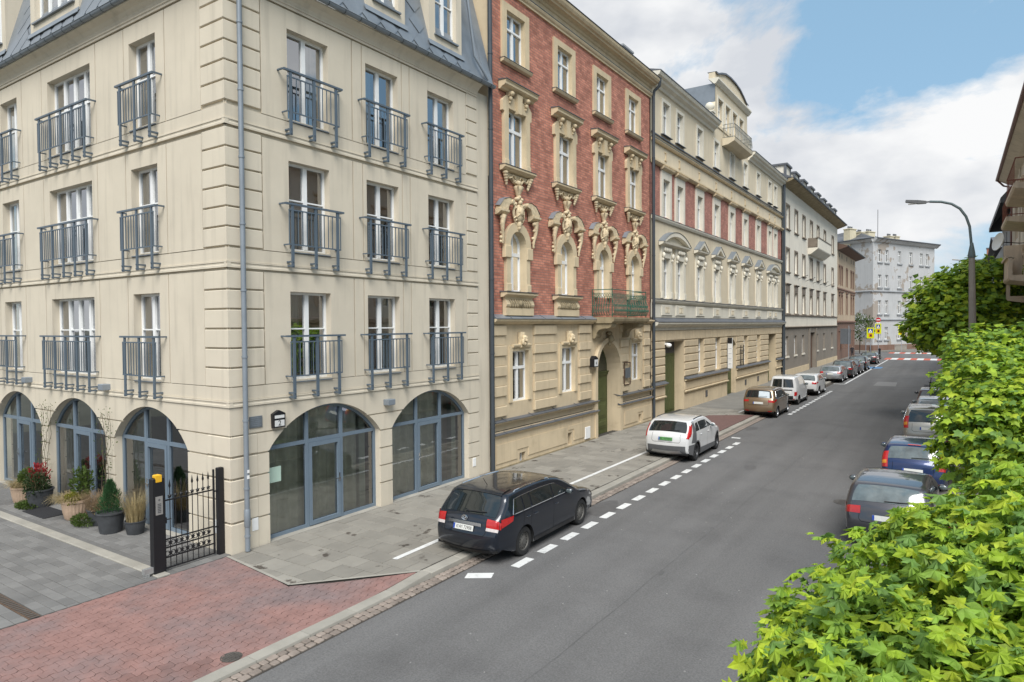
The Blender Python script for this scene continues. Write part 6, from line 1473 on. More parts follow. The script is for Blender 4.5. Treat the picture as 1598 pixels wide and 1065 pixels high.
ringel(mb, p, .07, .05, .009); ringel(mb, p, .025, .047, .007); ringel(mb, (p.x, p.y, p.z+.018), .045, .02, .007); part('badge', mb, CHROME, o)
part('antenna', MB().tube([(0,-1.45,1.48),(0,-1.62,1.68)], .006, 5), BLKPL, o); part('spoiler', C.strip_patch(C.rear_i(1.43), C.rear_i(1.43)+7, lambda t: (-.8, .8), .02, 6, 8), navy, o, smooth=180)
o, C = build_car('crossover_car', 'white crossover car with dark grey rear panel and green number plate', 'suv', 4.40, 1.82, 1.57, 4.22, 16.95, rad(1), white, belt=1.07, r=.34, wb=2.70, ro=.90, rim='dark', txt='EL 167WU', plm=PLATEG, clad=CLAD, rails=BLKPL, tail='tall', pillars=(-.95,.0), group=SAL, tailgap=.34)
part('rear_cladding', C.strip_patch(C.rear_i(.30), C.rear_i(.66), lambda t: (-1.0, 1.0), .009, 8, 14), CLAD, o, smooth=180)
part('skid_plate', C.strip_patch(C.rear_i(.36), C.rear_i(.46), lambda t: (-.72+.1*t, .72-.1*t), .014, 4, 8), RIMA, o, smooth=180)
for sx in (-1, 1):
    part('side_cladding', C.side_patch(sx, [(C.rear_y(.45)+.0,.34),(-2.2+.90-.42,.27)], [(C.rear_y(.66),.66),(-2.2+.90-.30,.66)], .007, 6, 6), CLAD, o, smooth=180)
    part('sill_cladding', C.side_patch(sx, [(-2.2+.90+.41,.24),(1.0,.24)], [(-2.2+.90+.38,.45),(1.02,.40)], .0095, 8, 4), CLAD, o, smooth=180)
    q0, q1 = (.58, .95) if sx > 0 else (-.95, -.58)
    part('rear_fog_lamp', C.strip_patch(C.rear_i(.55), C.rear_i(.59), lambda t: (q0, q1), .013, 3, 6), TAILR, o, smooth=180)
for sx in (-1, 1): part('rear_quarter_panel', C.side_patch(sx, [(C.rear_y(.8)+.17,.72),(C.rear_y(.8)+.62,.70)], [(C.rear_y(1.42)+.08,1.46),(C.rear_y(1.42)+.27,1.47)], .0035, 8, 10), CLAD, o, smooth=180)
o, C = build_car('compact_car', 'bronze compact people carrier with paper in its rear window', 'mpv', 4.07, 1.765, 1.60, 4.32, 30.3, rad(0), bronze, belt=1.02, r=.31, wb=2.61, ro=.78, rim='ten', tail='wedge2', pillars=(-.85,.1), group=SAL)
part('rear_window_paper', C.strip_patch(C.rear_i(1.12), C.rear_i(1.42), lambda t: (.0, .70), .0085, 5, 6), mat('window_paper', (.55,.62,.66), .5, .1, 5), o, smooth=180)
o = build_car('panel_van', 'white panel van with two rear windows behind the bronze car', 'van', 4.14, 1.75, 1.80, 4.18, 37.1, rad(0), white, belt=1.1, r=.30, wb=2.69, ro=.72, rim='steel', tail='block', pillars=(.15,), group=SAL, van=True)[0]
build_car('hatchback_car', 'white hatchback with dark lower bumper ahead of the van', 'suv', 4.16, 1.75, 1.54, 4.35, 43.3, rad(0), white, belt=1.02, r=.32, wb=2.54, ro=.85, rim='five', clad=BLKPL, glassb=True, group=SAL, tail='wedge2', detail=1)
build_car('estate_car', 'silver estate car parked at the start of the solid line', 'estate', 4.65, 1.80, 1.46, 4.28, 55.6, rad(0), silver, belt=.96, r=.32, wb=2.70, ro=1.0, glassb=True, group=SAL, tail='wedge', detail=1)
for (yy, pm, kd, lab, LL, HH) in ((60.9, dgrey, 'suv', 'dark grey sport utility car ahead of the silver estate', 4.6, 1.66), (66.3, mgrey, 'estate', 'grey estate third from the far corner', 4.6, 1.47), (72.0, black_p, 'suv', 'black car second from the far corner', 4.4, 1.6), (85.2, dgrey, 'hatch', 'dark hatchback nearest the zebra crossing on the left', 4.2, 1.5)):
    build_car('parked_car', lab, kd, LL, 1.83, HH, 4.5 if yy < 80 else 4.3, yy, 0, pm, belt=1.0, glassb=True, group=SAL, tail='wedge2', detail=1)
# right side
build_car('hatchback_car', 'dark grey hatchback half hidden by the nearest maple', 'hatch', 4.30, 1.78, 1.48, 11.86, 10.15, rad(-1), mgrey, belt=.98, glassb=True, group=SAR, tail='wedge2')
o, C = build_car('hatchback_car', 'blue hatchback with tall red tail lamps in the right row', 'hatch', 4.2, 1.75, 1.50, 12.1, 15.95, rad(-1), blue, belt=.98, glassb=True, group=SAR, tail='column')
part('brake_light', C.strip_patch(C.rear_i(1.43), C.rear_i(1.45), lambda t: (-.2, .25), .012, 3, 6), TAILR, o)
build_car('people_carrier', 'champagne people carrier with roof rails on the right', 'mpv', 4.55, 1.80, 1.66, 12.2, 24.5, rad(0), champ, belt=1.06, r=.33, wb=2.7, ro=.95, group=SAR, tail='column', rails=CHROME, glassb=False, detail=2)
build_car('parked_car', 'grey car just beyond the champagne people carrier', 'hatch', 4.3, 1.78, 1.47, 12.35, 30.3, 0, silver, belt=.98, glassb=True, group=SAR, tail='wedge2', detail=1)
build_car('parked_car', 'dark red car with a loaded roof rack in the right row', 'estate', 4.5, 1.8, 1.47, 12.25, 35.6, 0, paint('maroon_paint', (.06,.012,.012)), belt=.98, glassb=True, group=SAR, tail='wedge2', detail=1)
build_car('parked_car', 'bright blue car under the nearest maple crown', 'hatch', 4.2, 1.75, 1.5, 12.05, -3.0, 0, lblue, belt=.98, group=SAR, tail='wedge2', detail=1)
o = empty('roof_rack_load', (12.25,35.2,1.36), label='black bicycle rack on the roof of the dark red car', cat='roof rack')
part('cross_bar', MB().tube([(-.6,-.4,.04),(.6,-.4,.04)], .02, 6).tube([(-.6,.5,.04),(.6,.5,.04)], .02, 6), BLKPL, o)
for xx in (-.3, .05, .35): part('bike_tray', MB().box(xx-.04,xx+.04,-.7,.8,.06,.1).tube([(xx,-.1,.1),(xx+.05,-.1,.5),(xx,.1,.5)], .02, 6).tube([(xx,-.5,.1),(xx,-.5,.3)], .03, 6), BLKPL, o)
# ------------------------------------------------------------------ gate
GT = empty('iron_gate', (-.27,-.8,0), STREET, label='black iron pedestrian gate with spear tops between two posts', cat='gate')
u0, u1 = -.53, .58                                          # along the street direction
bh = lambda u: .06+.0*u
for (u, w, dep, h) in ((-.66,.115,.075,1.93), (.71,.065,.05,1.90)):
    p = part('gate_post', MB().cblock(u-w, u+w, -dep, dep, -.03, h, .012), BLACKP, GT)
    if u < 0:
        pn = part('intercom_panel', MB().box(u-.07,u+.07,-dep-.012,-dep,1.20,1.57), mat('steel_panel', (.42,.41,.39), .4, .05, 5, metal=.6), p)
        mb = MB().lathe([(0,-.004),(.022,-.004),(.022,0)], 10, (u,-dep-.012,1.50), 'y')
        for k in range(6): mb.box(u-.035,u+.035,-dep-.016,-dep-.012,1.24+k*.033,1.262+k*.033)
        part('intercom_buttons', mb, mat('dark_buttons', (.12,.12,.12), .5), pn)
        part('warning_lamp', MB().cblock(u-.06,u+.06,-.05,.05,h,h+.07,.015).cblock(u-.06,u+.06,-.085,-.05,h-.08,h+.07,.01), mat('yellow_lamp', (.72,.40,.02), .5), p)
        part('gate_stop', MB().box(u-.3,u-.115,-.05,.05,.05,.16).box(u-.28,u-.2,-.06,.06,-.02,.06), mat('galvanised', (.45,.45,.44), .4, .1, 8, metal=.6), p)
mb = MB()
for z in (1.44, .47, .58+.06, .27, .055): mb.box(u0, u1, -.012, .012, z-.014, z+.014)
mb.box(u0-.0, u0+.03, -.018, .018, .04, 1.46); mb.box(u1-.03, u1, -.018, .018, .04, 1.88)
for z in (.62, 1.4): mb.tube([(u1,0,z),(.66,0,z)], .018, 6)
leaf = part('gate_leaf', mb, BLACKP, GT)
bar = cmesh('gate_bar', lambda: MB().tube([(0,0,.05),(0,0,1.72)], .009, 6).lathe([(.009,1.68),(.024,1.72),(.014,1.78),(0,1.87)], 8).lathe([(.012,1.50),(.03,1.52),(.012,1.55)], 8), BLACKP, 40)
star = cmesh('ornament_star', lambda: MB().prism([(.052*math.cos(a*math.pi/5+math.pi/2)*(1 if a % 2 == 0 else .45), .052*math.sin(a*math.pi/5+math.pi/2)*(1 if a % 2 == 0 else .45)) for a in range(10)], -.012, .012, True), BLACKP)
ring = cmesh('ornament_ring', lambda: ringel(MB(), (0,0,0), .05, .05, .009, 14), BLACKP)
for k in range(8):
    u = u0+.13+k*(u1-u0-.22)/7.4
    put('gate_bar', bar, leaf, (u, 0, 0)); put('ornament_star', star, leaf, (u, 0, 1.515)); put('ornament_star', star, leaf, (u, 0, .345))
    put('ornament_star', star, leaf, (u, 0, .555)); put('ornament_ring', ring, leaf, (u-.065, 0, .555)); put('ornament_ring', ring, leaf, (u-.065, 0, .345))
part('gate_handle', MB().box(u0-.02,u0+.04,-.05,.05,.98,1.1).tube([(u0,-.05,1.06),(u0+.12,-.06,1.06)], .012, 6), BLACKP, leaf)
# ------------------------------------------------------------------ planters
TERR = mat('terracotta_pale', (.46,.33,.235), .85, .15, 5, .3, 40); POTG = mat('dark_pot', (.05,.053,.057), .7, .25, 5, .3, 30); SOIL = mat('soil', (.04,.028,.02), .95, .3, 20)
def leafmat(n, c, tr=.35, ov=.0): return mat(n, c, .55, .34, 11, spec=.3, trans=tr)
GREENA = leafmat('shrub_green', (.075,.115,.025)); GREEND2 = leafmat('dark_shrub', (.035,.06,.02)); CONIF = leafmat('conifer_green', (.055,.13,.05)); STRAW = leafmat('dry_grass', (.40,.32,.17)); STRAW2 = leafmat('dry_brown_grass', (.30,.215,.13)); REDL = leafmat('red_leaves', (.30,.025,.03)); YGRN = leafmat('moss_yellow', (.20,.20,.02)); TWIG = mat('twig', (.10,.075,.05), .9, .2, 10)
def ribbed_pot(r, h, n=24):
    mb = MB(); prof = [(.70,0),(.80,.08),(.93,.45),(1.0,.78),(1.0,.86)]; m = n*4; vs = []
    for pr, pz in prof:
        for k in range(m):
            rr = r*pr*(1+.022*math.cos(k*math.pi/2)*(1 if .05 < pz < .8 else 0)); a = 2*math.pi*k/m; vs.append((rr*math.cos(a), rr*math.sin(a), pz*h))
    mb.add(vs, [(i*m+k, i*m+(k+1)%m, (i+1)*m+(k+1)%m, (i+1)*m+k) for i in range(len(prof)-1) for k in range(m)])
    return mb.lathe([(r,h*.86),(r*1.06,h*.88),(r*1.06,h),(r*.94,h),(r*.92,h*.85),(0,h*.85)], 28)
def plain_pot(r, h): return MB().lathe([(0,0),(r*.78,0),(r*.82,h*.1),(r,h*.92),(r*1.07,h*.94),(r*1.07,h),(r*.95,h),(r*.93,h*.9),(0,h*.9)], 28)
def leaves(n, c, R, sz, seed, up=.5, fill=.35):             # leafy clump: many small folded leaves
    r = random.Random(seed); mb = MB()
    for _ in range(n):
        d = Vector((r.gauss(0,1), r.gauss(0,1), r.gauss(0,1))).normalized(); k = fill+(1-fill)*r.random()**.5
        p = Vector((c[0]+d.x*R[0]*k, c[1]+d.y*R[1]*k, c[2]+d.z*R[2]*k)); s = sz*r.uniform(.6, 1.3)
        a = (d+Vector((r.gauss(0,.5), r.gauss(0,.5), r.gauss(up,.5)))).normalized(); b = a.cross(Vector((r.gauss(0,1), r.gauss(0,1), r.gauss(0,1)))).normalized(); n_ = a.cross(b)
        mb.add([p, p+a*s*.5+b*s*.3+n_*s*.06, p+a*s, p+a*s*.5-b*s*.3+n_*s*.06], [(0,1,2),(0,2,3)])
    return mb
def grass(n, c, R, L, seed, droop=.7):
    r = random.Random(seed); mb = MB()
    for _ in range(n):
        a = r.uniform(0, 6.283); rr = R*math.sqrt(r.random()); p = Vector((c[0]+rr*math.cos(a)*.5, c[1]+rr*math.sin(a)*.5, c[2])); d = Vector((math.cos(a+r.gauss(0,.4)), math.sin(a+r.gauss(0,.4)), 0)); l = L*r.uniform(.6, 1.25); dr = droop*r.uniform(.6, 1.3); w = r.uniform(.004, .008)
        sd = Vector((-d.y, d.x, 0))*w; pts = []
        for k in range(5):
            t = k/4; q = p+d*l*dr*t*(.4+.6*t)+Vector((0,0,l*(t-.75*dr*t*t*t))); pts += [q-sd*(1-t*.8), q+sd*(1-t*.8)]
        mb.add(pts, [(2*k, 2*k+1, 2*k+3, 2*k+2) for k in range(4)])
    return mb
def pot(name, x, y, label, mesh_, m, cat='planter'): 
    o = empty(name, (x,y,.0), label=label, cat=cat, group='planters by the arches', scale=(.76,.76,.80)); part('pot', mesh_, m, o, smooth=50); return o
o = pot('ribbed_planter', -8.95, -.62, 'ribbed terracotta planter of drooping grass, leftmost by the arches', ribbed_pot(.40,.60), TERR); part('soil', MB().lathe([(0,0),(.36,0)], 20, (0,0,.55)), SOIL, o)
part('ornamental_grass', grass(900, (0,0,.52), .75, .55, 1, .8), STRAW, o, kind='stuff'); part('foliage', leaves(900, (.1,.1,.86), (.34,.3,.34), .09, 2), GREENA, o, kind='stuff')
o = pot('dark_planter', -8.1, -.55, 'dark planter with red leaves and trailing ivy', plain_pot(.42,.62), POTG)
part('foliage', leaves(1500, (0,-.1,.72), (.46,.40,.52), .08, 3, .4, .1), GREEND2, o, kind='stuff'); part('red_foliage', leaves(230, (-.25,.1,1.1), (.36,.3,.42), .11, 4, 1.2, .1), REDL, o, kind='stuff'); part('trailing_ivy', leaves(900, (-.25,-.35,.08), (.62,.28,.1), .07, 6), GREENA, o, kind='stuff')
part('ornamental_grass', grass(60, (-.1,0,.6), .5, 1.1, 7, .35), STRAW2, o, kind='stuff')
o = pot('ribbed_planter', -5.95, -.55, 'ribbed terracotta planter with grass beside the door mat', ribbed_pot(.42,.64), TERR); part('soil', MB().lathe([(0,0),(.38,0)], 20, (0,0,.58)), SOIL, o)
part('ornamental_grass', grass(800, (-.15,-.1,.55), .8, .48, 8, .9), STRAW, o, kind='stuff'); part('foliage', leaves(420, (-.1,.25,1.1), (.40,.32,.55), .13, 9, .8, .05), GREENA, o, kind='stuff'); part('moss_ball', leaves(900, (.2,-.2,.70), (.24,.22,.2), .05, 10), YGRN, o, kind='stuff')
o = pot('dark_planter', -4.9, -.42, 'dark planter of dry brown grass with bare twigs', plain_pot(.40,.5), POTG)
part('ornamental_grass', grass(600, (0,0,.45), .8, .75, 11, .5), STRAW2, o, kind='stuff'); part('trailing_ivy', leaves(900, (-.3,-.42,.15), (.55,.3,.16), .07, 12), GREENA, o, kind='stuff'); part('brown_foliage', leaves(400, (.25,-.2,.56), (.25,.2,.14), .07, 5), STRAW2, o, kind='stuff')
o = pot('conifer_planter', -3.98, -.62, 'dark grey pot with a small upright conifer near the gate', plain_pot(.40,.62), POTG)
mb = MB(); r = random.Random(5)
for _ in range(2600):
    t = r.random()**.8; a = r.uniform(0, 6.283); rad_ = (.34*(1-t)**.7+.02)*(1+.28*math.sin(a*3+t*7)+.18*math.sin(a*7-t*19)); k = r.random()**.4; p = Vector((rad_*k*math.cos(a), rad_*k*math.sin(a), .6+t*.95)); d = Vector((math.cos(a)*.5, math.sin(a)*.5, .9)).normalized(); b = d.cross(Vector((r.gauss(0,1),r.gauss(0,1),r.gauss(0,1)))).normalized()*.012
    l = r.uniform(.06, .12); mb.add([p-b, p+b, p+d*l], [(0,1,2)])
part('conifer_foliage', mb, CONIF, o, kind='stuff')
o = pot('dark_planter', -3.35, -.36, 'dark low pot of tall straw coloured grass behind the gate', plain_pot(.30,.40), POTG); part('ornamental_grass', grass(420, (0,0,.35), .5, 1.0, 14, .32), STRAW, o, kind='stuff')
def climber(x, seed):
    o = empty('climbing_plant', (x,-.16,0), label='thin climbing plant against the pier, %s' % ('left one' if x < -7 else 'right one'), cat='plant', group='climbing plants on the piers'); r = random.Random(seed); mb = MB(); lf = MB()
    for k in range(5):
        p = Vector((r.uniform(-.15,.15), 0, .3)); pts = [p.copy()]
        for s in range(9): p = p+Vector((r.gauss(0,.07), r.gauss(0,.015), .27)); pts.append(p.copy())
        mb.tube(pts, [.009-.0006*i for i in range(10)], 5)
        for q in pts[2:]:
            for j in range(6): d = Vector((r.gauss(0,1), r.gauss(0,.3), r.gauss(0,.6))).normalized(); s = r.uniform(.03,.07); c = q+d*r.uniform(.03,.2); b = d.cross(Vector((0,1,.2))).normalized()*s*.3; lf.add([c, c+d*s*.5+b, c+d*s, c+d*s*.5-b], [(0,1,2,3)])
    part('stem', mb, TWIG, o); part('leaves', lf, GREENA, o, kind='stuff')
climber(-8.75, 1); climber(-5.3, 2)
part('door_mat', MB().slab(-7.9,-6.6,-1.05,-.45,.002,.022,.006), mat('rubber_mat', (.022,.022,.024), .9, .3, 60, .6, 90), label='black rubber door mat before the second arch', cat='mat')
# ------------------------------------------------------------------ street lamp
CONC = mat('lamp_concrete', (.30,.275,.24), .9, .12, 3, .3, 40, streak=.2); LAMPG = mat('lamp_green_grey', (.13,.17,.175), .5, .1, 3, metal=.2)
LP = empty('street_lamp', (13.72,23.5,0), label='tall concrete street lamp with curved arm over the road', cat='street lamp')
part('pole', MB().lathe([(.17,0),(.16,1),(.13,4.5),(.105,7.55),(0,7.55)], 10), CONC, LP, rot=(0,rad(-.9),0), smooth=30)
pts = [(-.12,0,7.5),(-.15,0,8.2),(-.20,0,8.75),(-.32,0,9.15),(-.52,0,9.48),(-.8,0,9.7),(-1.15,0,9.82),(-1.55,0,9.87)]
part('arm', MB().lathe([(.12,7.5),(.135,7.56),(.12,7.7),(.06,8.05),(.05,8.1)], 12, (-.125,0,0)).tube(pts, .05, 10), LAMPG, LP, smooth=50)
hd = part('lamp_head', MB().lathe([(0,0),(.035,.0),(.035,.14),(0,.14)], 8, (-1.68,0,9.87), 'x').add([(-1.66,-.06,9.91),(-1.66,.06,9.91),(-1.66,-.05,9.80),(-1.66,.05,9.80),(-1.95,-.15,9.96),(-1.95,.15,9.96),(-1.95,-.14,9.82),(-1.95,.14,9.82),(-2.38,-.12,10.02),(-2.38,.12,10.02),(-2.4,-.12,9.93),(-2.4,.12,9.93)], [(0,1,5,4),(4,5,9,8),(2,6,7,3),(6,10,11,7),(0,4,6,2),(4,8,10,6),(1,3,7,5),(5,7,11,9),(8,9,11,10),(0,2,3,1)]), mat('lamp_head', (.14,.145,.15), .45), LP)
part('lens', MB().box(-2.3,-2.0,-.1,.1,9.83,9.86), WHITE, hd)
L2 = empty('street_lamp', (16.0,76,0), label='distant street lamp with arched arm above the far maple', cat='street lamp')
part('pole', MB().lathe([(.16,0),(.11,8.4),(.05,9),(.05,10.2)], 8), CONC, L2); part('arm', MB().tube([(0,0,10.1),(-.6,0,10.8),(-1.8,0,11.4),(-3.2,0,11.6)], .06, 6), CONC, L2)
# ------------------------------------------------------------------ signs, bollard, people, small far things
YEL = mat('fluorescent_sign', (.62,.66,.0), .5, .0); BLS = mat('sign_blue', (.015,.06,.30), .5, .0); ORS = mat('sign_orange', (.62,.22,.01), .5, .0); REDS = mat('sign_red', (.45,.02,.03), .5, .0); GREYS = mat('sign_back', (.26,.28,.31), .55, .1, 2)
def ped_sign(x, y, zc, w, h, label, top=None):
    o = empty('crossing_sign', (x,y,0), label=label, cat='road sign', group='yellow crossing signs')
    part('pole', MB().tube([(0,.06,0),(0,.06,zc+h/2+(1.1 if top else 0))], .04, 8), GREYS, o)
    b = part('board', MB().cblock(-w/2,w/2,-.02,.02,zc-h/2,zc+h/2,.008), YEL, o)
    part('blue_panel', MB().box(-w*.32,w*.32,-.028,-.02,zc+.02,zc+h*.40), BLS, b)
    part('pictogram', MB().prism([(-w*.26,zc+.06),(w*.26,zc+.06),(0,zc+h*.38)], -.034, -.028), WHITE, b)
    part('walker', MB().prism([(-.06,zc+.1),(.0,zc+.18),(.06,zc+.1),(.03,zc+.26),(-.03,zc+.26)], -.04, -.034), BLKPL, b)
    part('orange_panel', MB().box(-w*.24,w*.24,-.028,-.02,zc-h*.38,zc-.08), ORS, b)
    part('children_symbol', MB().box(-.05,.16,-.034,-.028,zc-h*.33,zc-h*.14), BLKPL, b)
    if top:
        t = part('no_entry_disc', MB().lathe([(0,-.03),(.34,-.03),(.34,0),(0,0)], 20, (0,0,zc+h/2+.55), 'y'), REDS, o); part('white_bar', MB().box(-.25,.25,-.04,-.03,zc+h/2+.49,zc+h/2+.61), WHITE, t)
        part('white_plate', MB().box(-.25,.25,-.02,.0,zc+h/2+.05,zc+h/2+.2), WHITE, o)
    return o
ped_sign(2.97, 100, 3.50, .95, 1.55, 'yellow crossing sign nearest the tan house corner'); ped_sign(3.75, 102.5, 4.1, .78, 1.5, 'yellow crossing sign under a red no entry disc', True); ped_sign(5.65, 121, 3.75, .95, 1.75, 'yellow crossing sign beyond the far road, rightmost of three')
o = empty('direction_sign', (-.1+.6,92,0), label='dark rear side of a large road sign by the tan house', cat='road sign'); part('posts', MB().tube([(-.6,0,0),(-.6,0,4.6)], .05, 8).tube([(.6,0,0),(.6,0,4.6)], .05, 8), GREYS, o); part('board', MB().cblock(-.85,.85,.05,.09,2.1,4.2,.01), mat('dark_sign_back', (.11,.12,.13), .6, .1, 2), o)
o = empty('direction_sign', (1.2,112,0), label='small grey road sign back beside the street tree', cat='road sign'); part('post', MB().tube([(0,0,0),(0,0,3.6)], .05, 8), GREYS, o); part('board', MB().cblock(-.75,.75,-.05,-.01,2.6,3.6,.01), GREYS, o)
o = empty('bollard', (4.55,95.0,-.0), label='black street bollard at the zebra crossing corner', cat='bollard'); part('shaft', MB().lathe([(.14,0),(.14,1.05),(.11,1.12),(.16,1.15),(.16,1.4),(.08,1.48),(0,1.48)], 12), BLACKP, o, smooth=40); part('base', MB().lathe([(.22,0),(.22,.12),(.14,.14)], 12), BLACKP, o)
o = empty('concrete_planter', (5.2,127,.02), label='concrete box planter before the tenement at the street end', cat='planter'); part('box', MB().cblock(-.9,.9,-.5,.5,0,1.0,.04), CONC, o); part('rim', MB().cblock(-.95,.95,-.55,.55,.9,1.05,.03), CONC, o)
def person(x, y, z, h, rot, label, top, bottom, skin=(.35,.22,.16), step=.16, carry=None):
    me = D.meshes.new('person'); s = h/1.75
    J = [(0,0,.95,.13,.10),(0,.0,1.15,.13,.095),(0,.01,1.38,.17,.10),(0,.02,1.50,.06,.06),(0,.03,1.58,.065,.07),(0,.04,1.66,.085,.10),(0,.03,1.74,.05,.06),
         (.19,.0,1.40,.06,.06),(.24,-.02,1.15,.05,.05),(.22,.08,.93,.04,.04),(.21,.12,.84,.035,.045),(-.19,.0,1.40,.06,.06),(-.24,.02,1.15,.05,.05),(-.23,.10,.94,.04,.04),(-.22,.14,.85,.035,.045),
         (.09,.02,.88,.09,.10),(.10,.06+step*.5,.50,.065,.07),(.10,step*.4,.10,.045,.05),(.10,step*.4+.14,.045,.04,.035),(-.09,0,.88,.09,.10),(-.10,-.02-step*.2,.50,.065,.07),(-.10,-step,.12,.045,.05),(-.10,-step+.13,.045,.04,.035)]
    ed = [(0,1),(1,2),(2,3),(3,4),(4,5),(5,6),(2,7),(7,8),(8,9),(9,10),(2,11),(11,12),(12,13),(13,14),(0,15),(15,16),(16,17),(17,18),(0,19),(19,20),(20,21),(21,22)]
    me.from_pydata([(a*s,b*s,c*s) for a,b,c,_,_ in J], ed, []); tmp = D.objects.new('person', me); COL.objects.link(tmp)
    md = tmp.modifiers.new('s', 'SKIN')
    for i, q in enumerate(J): me.skin_vertices[0].data[i].radius = (q[3]*s, q[4]*s)
    me.skin_vertices[0].data[0].use_root = True
    tmp.modifiers.new('d', 'SUBSURF').levels = 1; bpy.context.view_layer.update()
    bm = D.meshes.new_from_object(tmp.evaluated_get(bpy.context.evaluated_depsgraph_get())); D.objects.remove(tmp)
    mt = mat('clothes_'+top[0], top[1], .85, .15, 8); mbm = mat('clothes_'+bottom[0], bottom[1], .85, .15, 8); sk = mat('skin', skin, .6); hr = mat('hair', (.03,.02,.015), .7); bm.materials.clear()
    for m_ in (mt, mbm, sk, hr): bm.materials.append(m_)
    for p in bm.polygons:
        zc = p.center.z/s; p.material_index = 1 if zc < .95 and abs(p.center.x) < .19*s else 2 if (1.53 < zc < 1.68 and p.center.y > .03*s) or (zc < .9) else 3 if zc > 1.53 else 0; p.use_smooth = True
    return put('person', bm, None, (x,y,z), rot, label=label, cat='person')
person(2.2, 108, -.12, 1.75, rad(-80), 'person in dark jacket walking past the far street tree', ('black', (.02,.02,.025)), ('navy', (.02,.025,.04)))
person(.9, 97.5, 0, 1.7, rad(180), 'person in black standing beside the tan house', ('black', (.02,.02,.025)), ('black', (.02,.02,.025)))
# scooter rider on the right side, half hidden by the maple
SCO = empty('motor_scooter', (12.0,42.5,-.12), label='white and black motor scooter parked beyond the right row of cars', cat='scooter')
part('body', MB().ell((0,-.35,.72), (.2,.5,.16), 12, 8).ell((0,.5,.75), (.19,.10,.36), 12, 8).box(-.16,.16,-.1,.45,.34,.44).ell((0,.45,1.08), (.16,.12,.12), 10, 6), white, SCO, smooth=60)
part('seat', MB().ell((0,-.35,.87), (.15,.42,.07), 12, 6), BLKPL, SCO, smooth=60)
part('handlebar', MB().tube([(-.36,.36,1.16),(-.12,.44,1.14),(.12,.44,1.14),(.36,.36,1.16)], .02, 6).tube([(0,.46,1.1),(0,.62,.3)], .03, 6), BLKPL, SCO)
part('top_box', MB().cblock(-.22,.22,-.95,-.6,.86,1.2,.04), BLKPL, SCO)
for yy in (-.62, .66): 
    w_ = part('wheel', MB().lathe([(.14,-.05),(.2,-.06),(.25,-.03),(.25,.03),(.2,.06),(.14,.05)], 20, (0,yy,.25), 'x'), TYRE, SCO, smooth=40); part('rim', MB().lathe([(.15,-.04),(.03,-.05),(.03,.05),(.15,.04)], 14, (0,yy,.25), 'x'), RIMS, w_)
part('tail_lamp', MB().box(-.1,.1,-.86,-.82,.72,.8), TAILR, SCO)
person(12.35, 39.0, 0, 1.78, rad(20), 'person with dark hair standing behind the right row of cars', ('black2', (.03,.02,.02)), ('black', (.02,.02,.025)))
# ------------------------------------------------------------------ maples
def leaf_shape(s):                                          # five-lobed maple leaf, fan about the base, slightly folded
    pts = [(0,0),(.16,-.08),(.48,-.12),(.30,.12),(.62,.26),(.38,.34),(.50,.60),(.20,.50),(.17,.66),(0,1.02)]
    pts = [(0,0)]+pts[1:]+[(-a, b) for a, b in pts[-2:0:-1]]
    vs = [(a*s, b*s, -.42*s*abs(a)-.34*s*b*b+.10*s*math.sin(9*a+7*b)) for a, b in pts]; c = (0,.30*s,.03*s)
    return [c]+vs, [(0,i+1,(i+1)%len(vs)+1) for i in range(len(vs))]
def leaf_simple(s):
    pts = [(0,0),(.45,.0),(.38,.25),(.55,.42),(.2,.55),(0,1),(-.2,.55),(-.55,.42),(-.38,.25),(-.45,0)]
    vs = [(a*s, b*s, -.25*s*abs(a)-.2*s*b*b) for a, b in pts]; return vs, [(0,1,2,3,4,5),(0,5,6,7,8,9)]
def leaf_far(s): return [(0,0,0),(.5*s,.35*s,-.1*s),(0,s,-.15*s),(-.5*s,.35*s,-.1*s)], [(0,1,2),(0,2,3)]
MAPLE = leafmat('maple_leaf', (.35,.49,.045), .42); MAPLED = leafmat('maple_leaf_deep', (.25,.40,.06), .42); MAPLEY = leafmat('maple_leaf_yellow', (.46,.56,.05), .42); MAPLEB = leafmat('maple_leaf_cool', (.17,.30,.07), .42); MAPLER = leafmat('maple_leaf_red', (.30,.09,.04), .3); BARK = mat('bark', (.075,.06,.045), .95, .25, 12, .6, 30)
def place(vs, p, d, up, roll_):
    f = d.normalized(); s = f.cross(up)
    if s.length < 1e-3: s = f.cross(Vector((1,0,0)))
    s.normalize(); n = s.cross(f); c, q = math.cos(roll_), math.sin(roll_); s2 = s*c+n*q; n2 = n*c-s*q
    return [p+s2*v[0]+f*v[1]+n2*v[2] for v in vs]
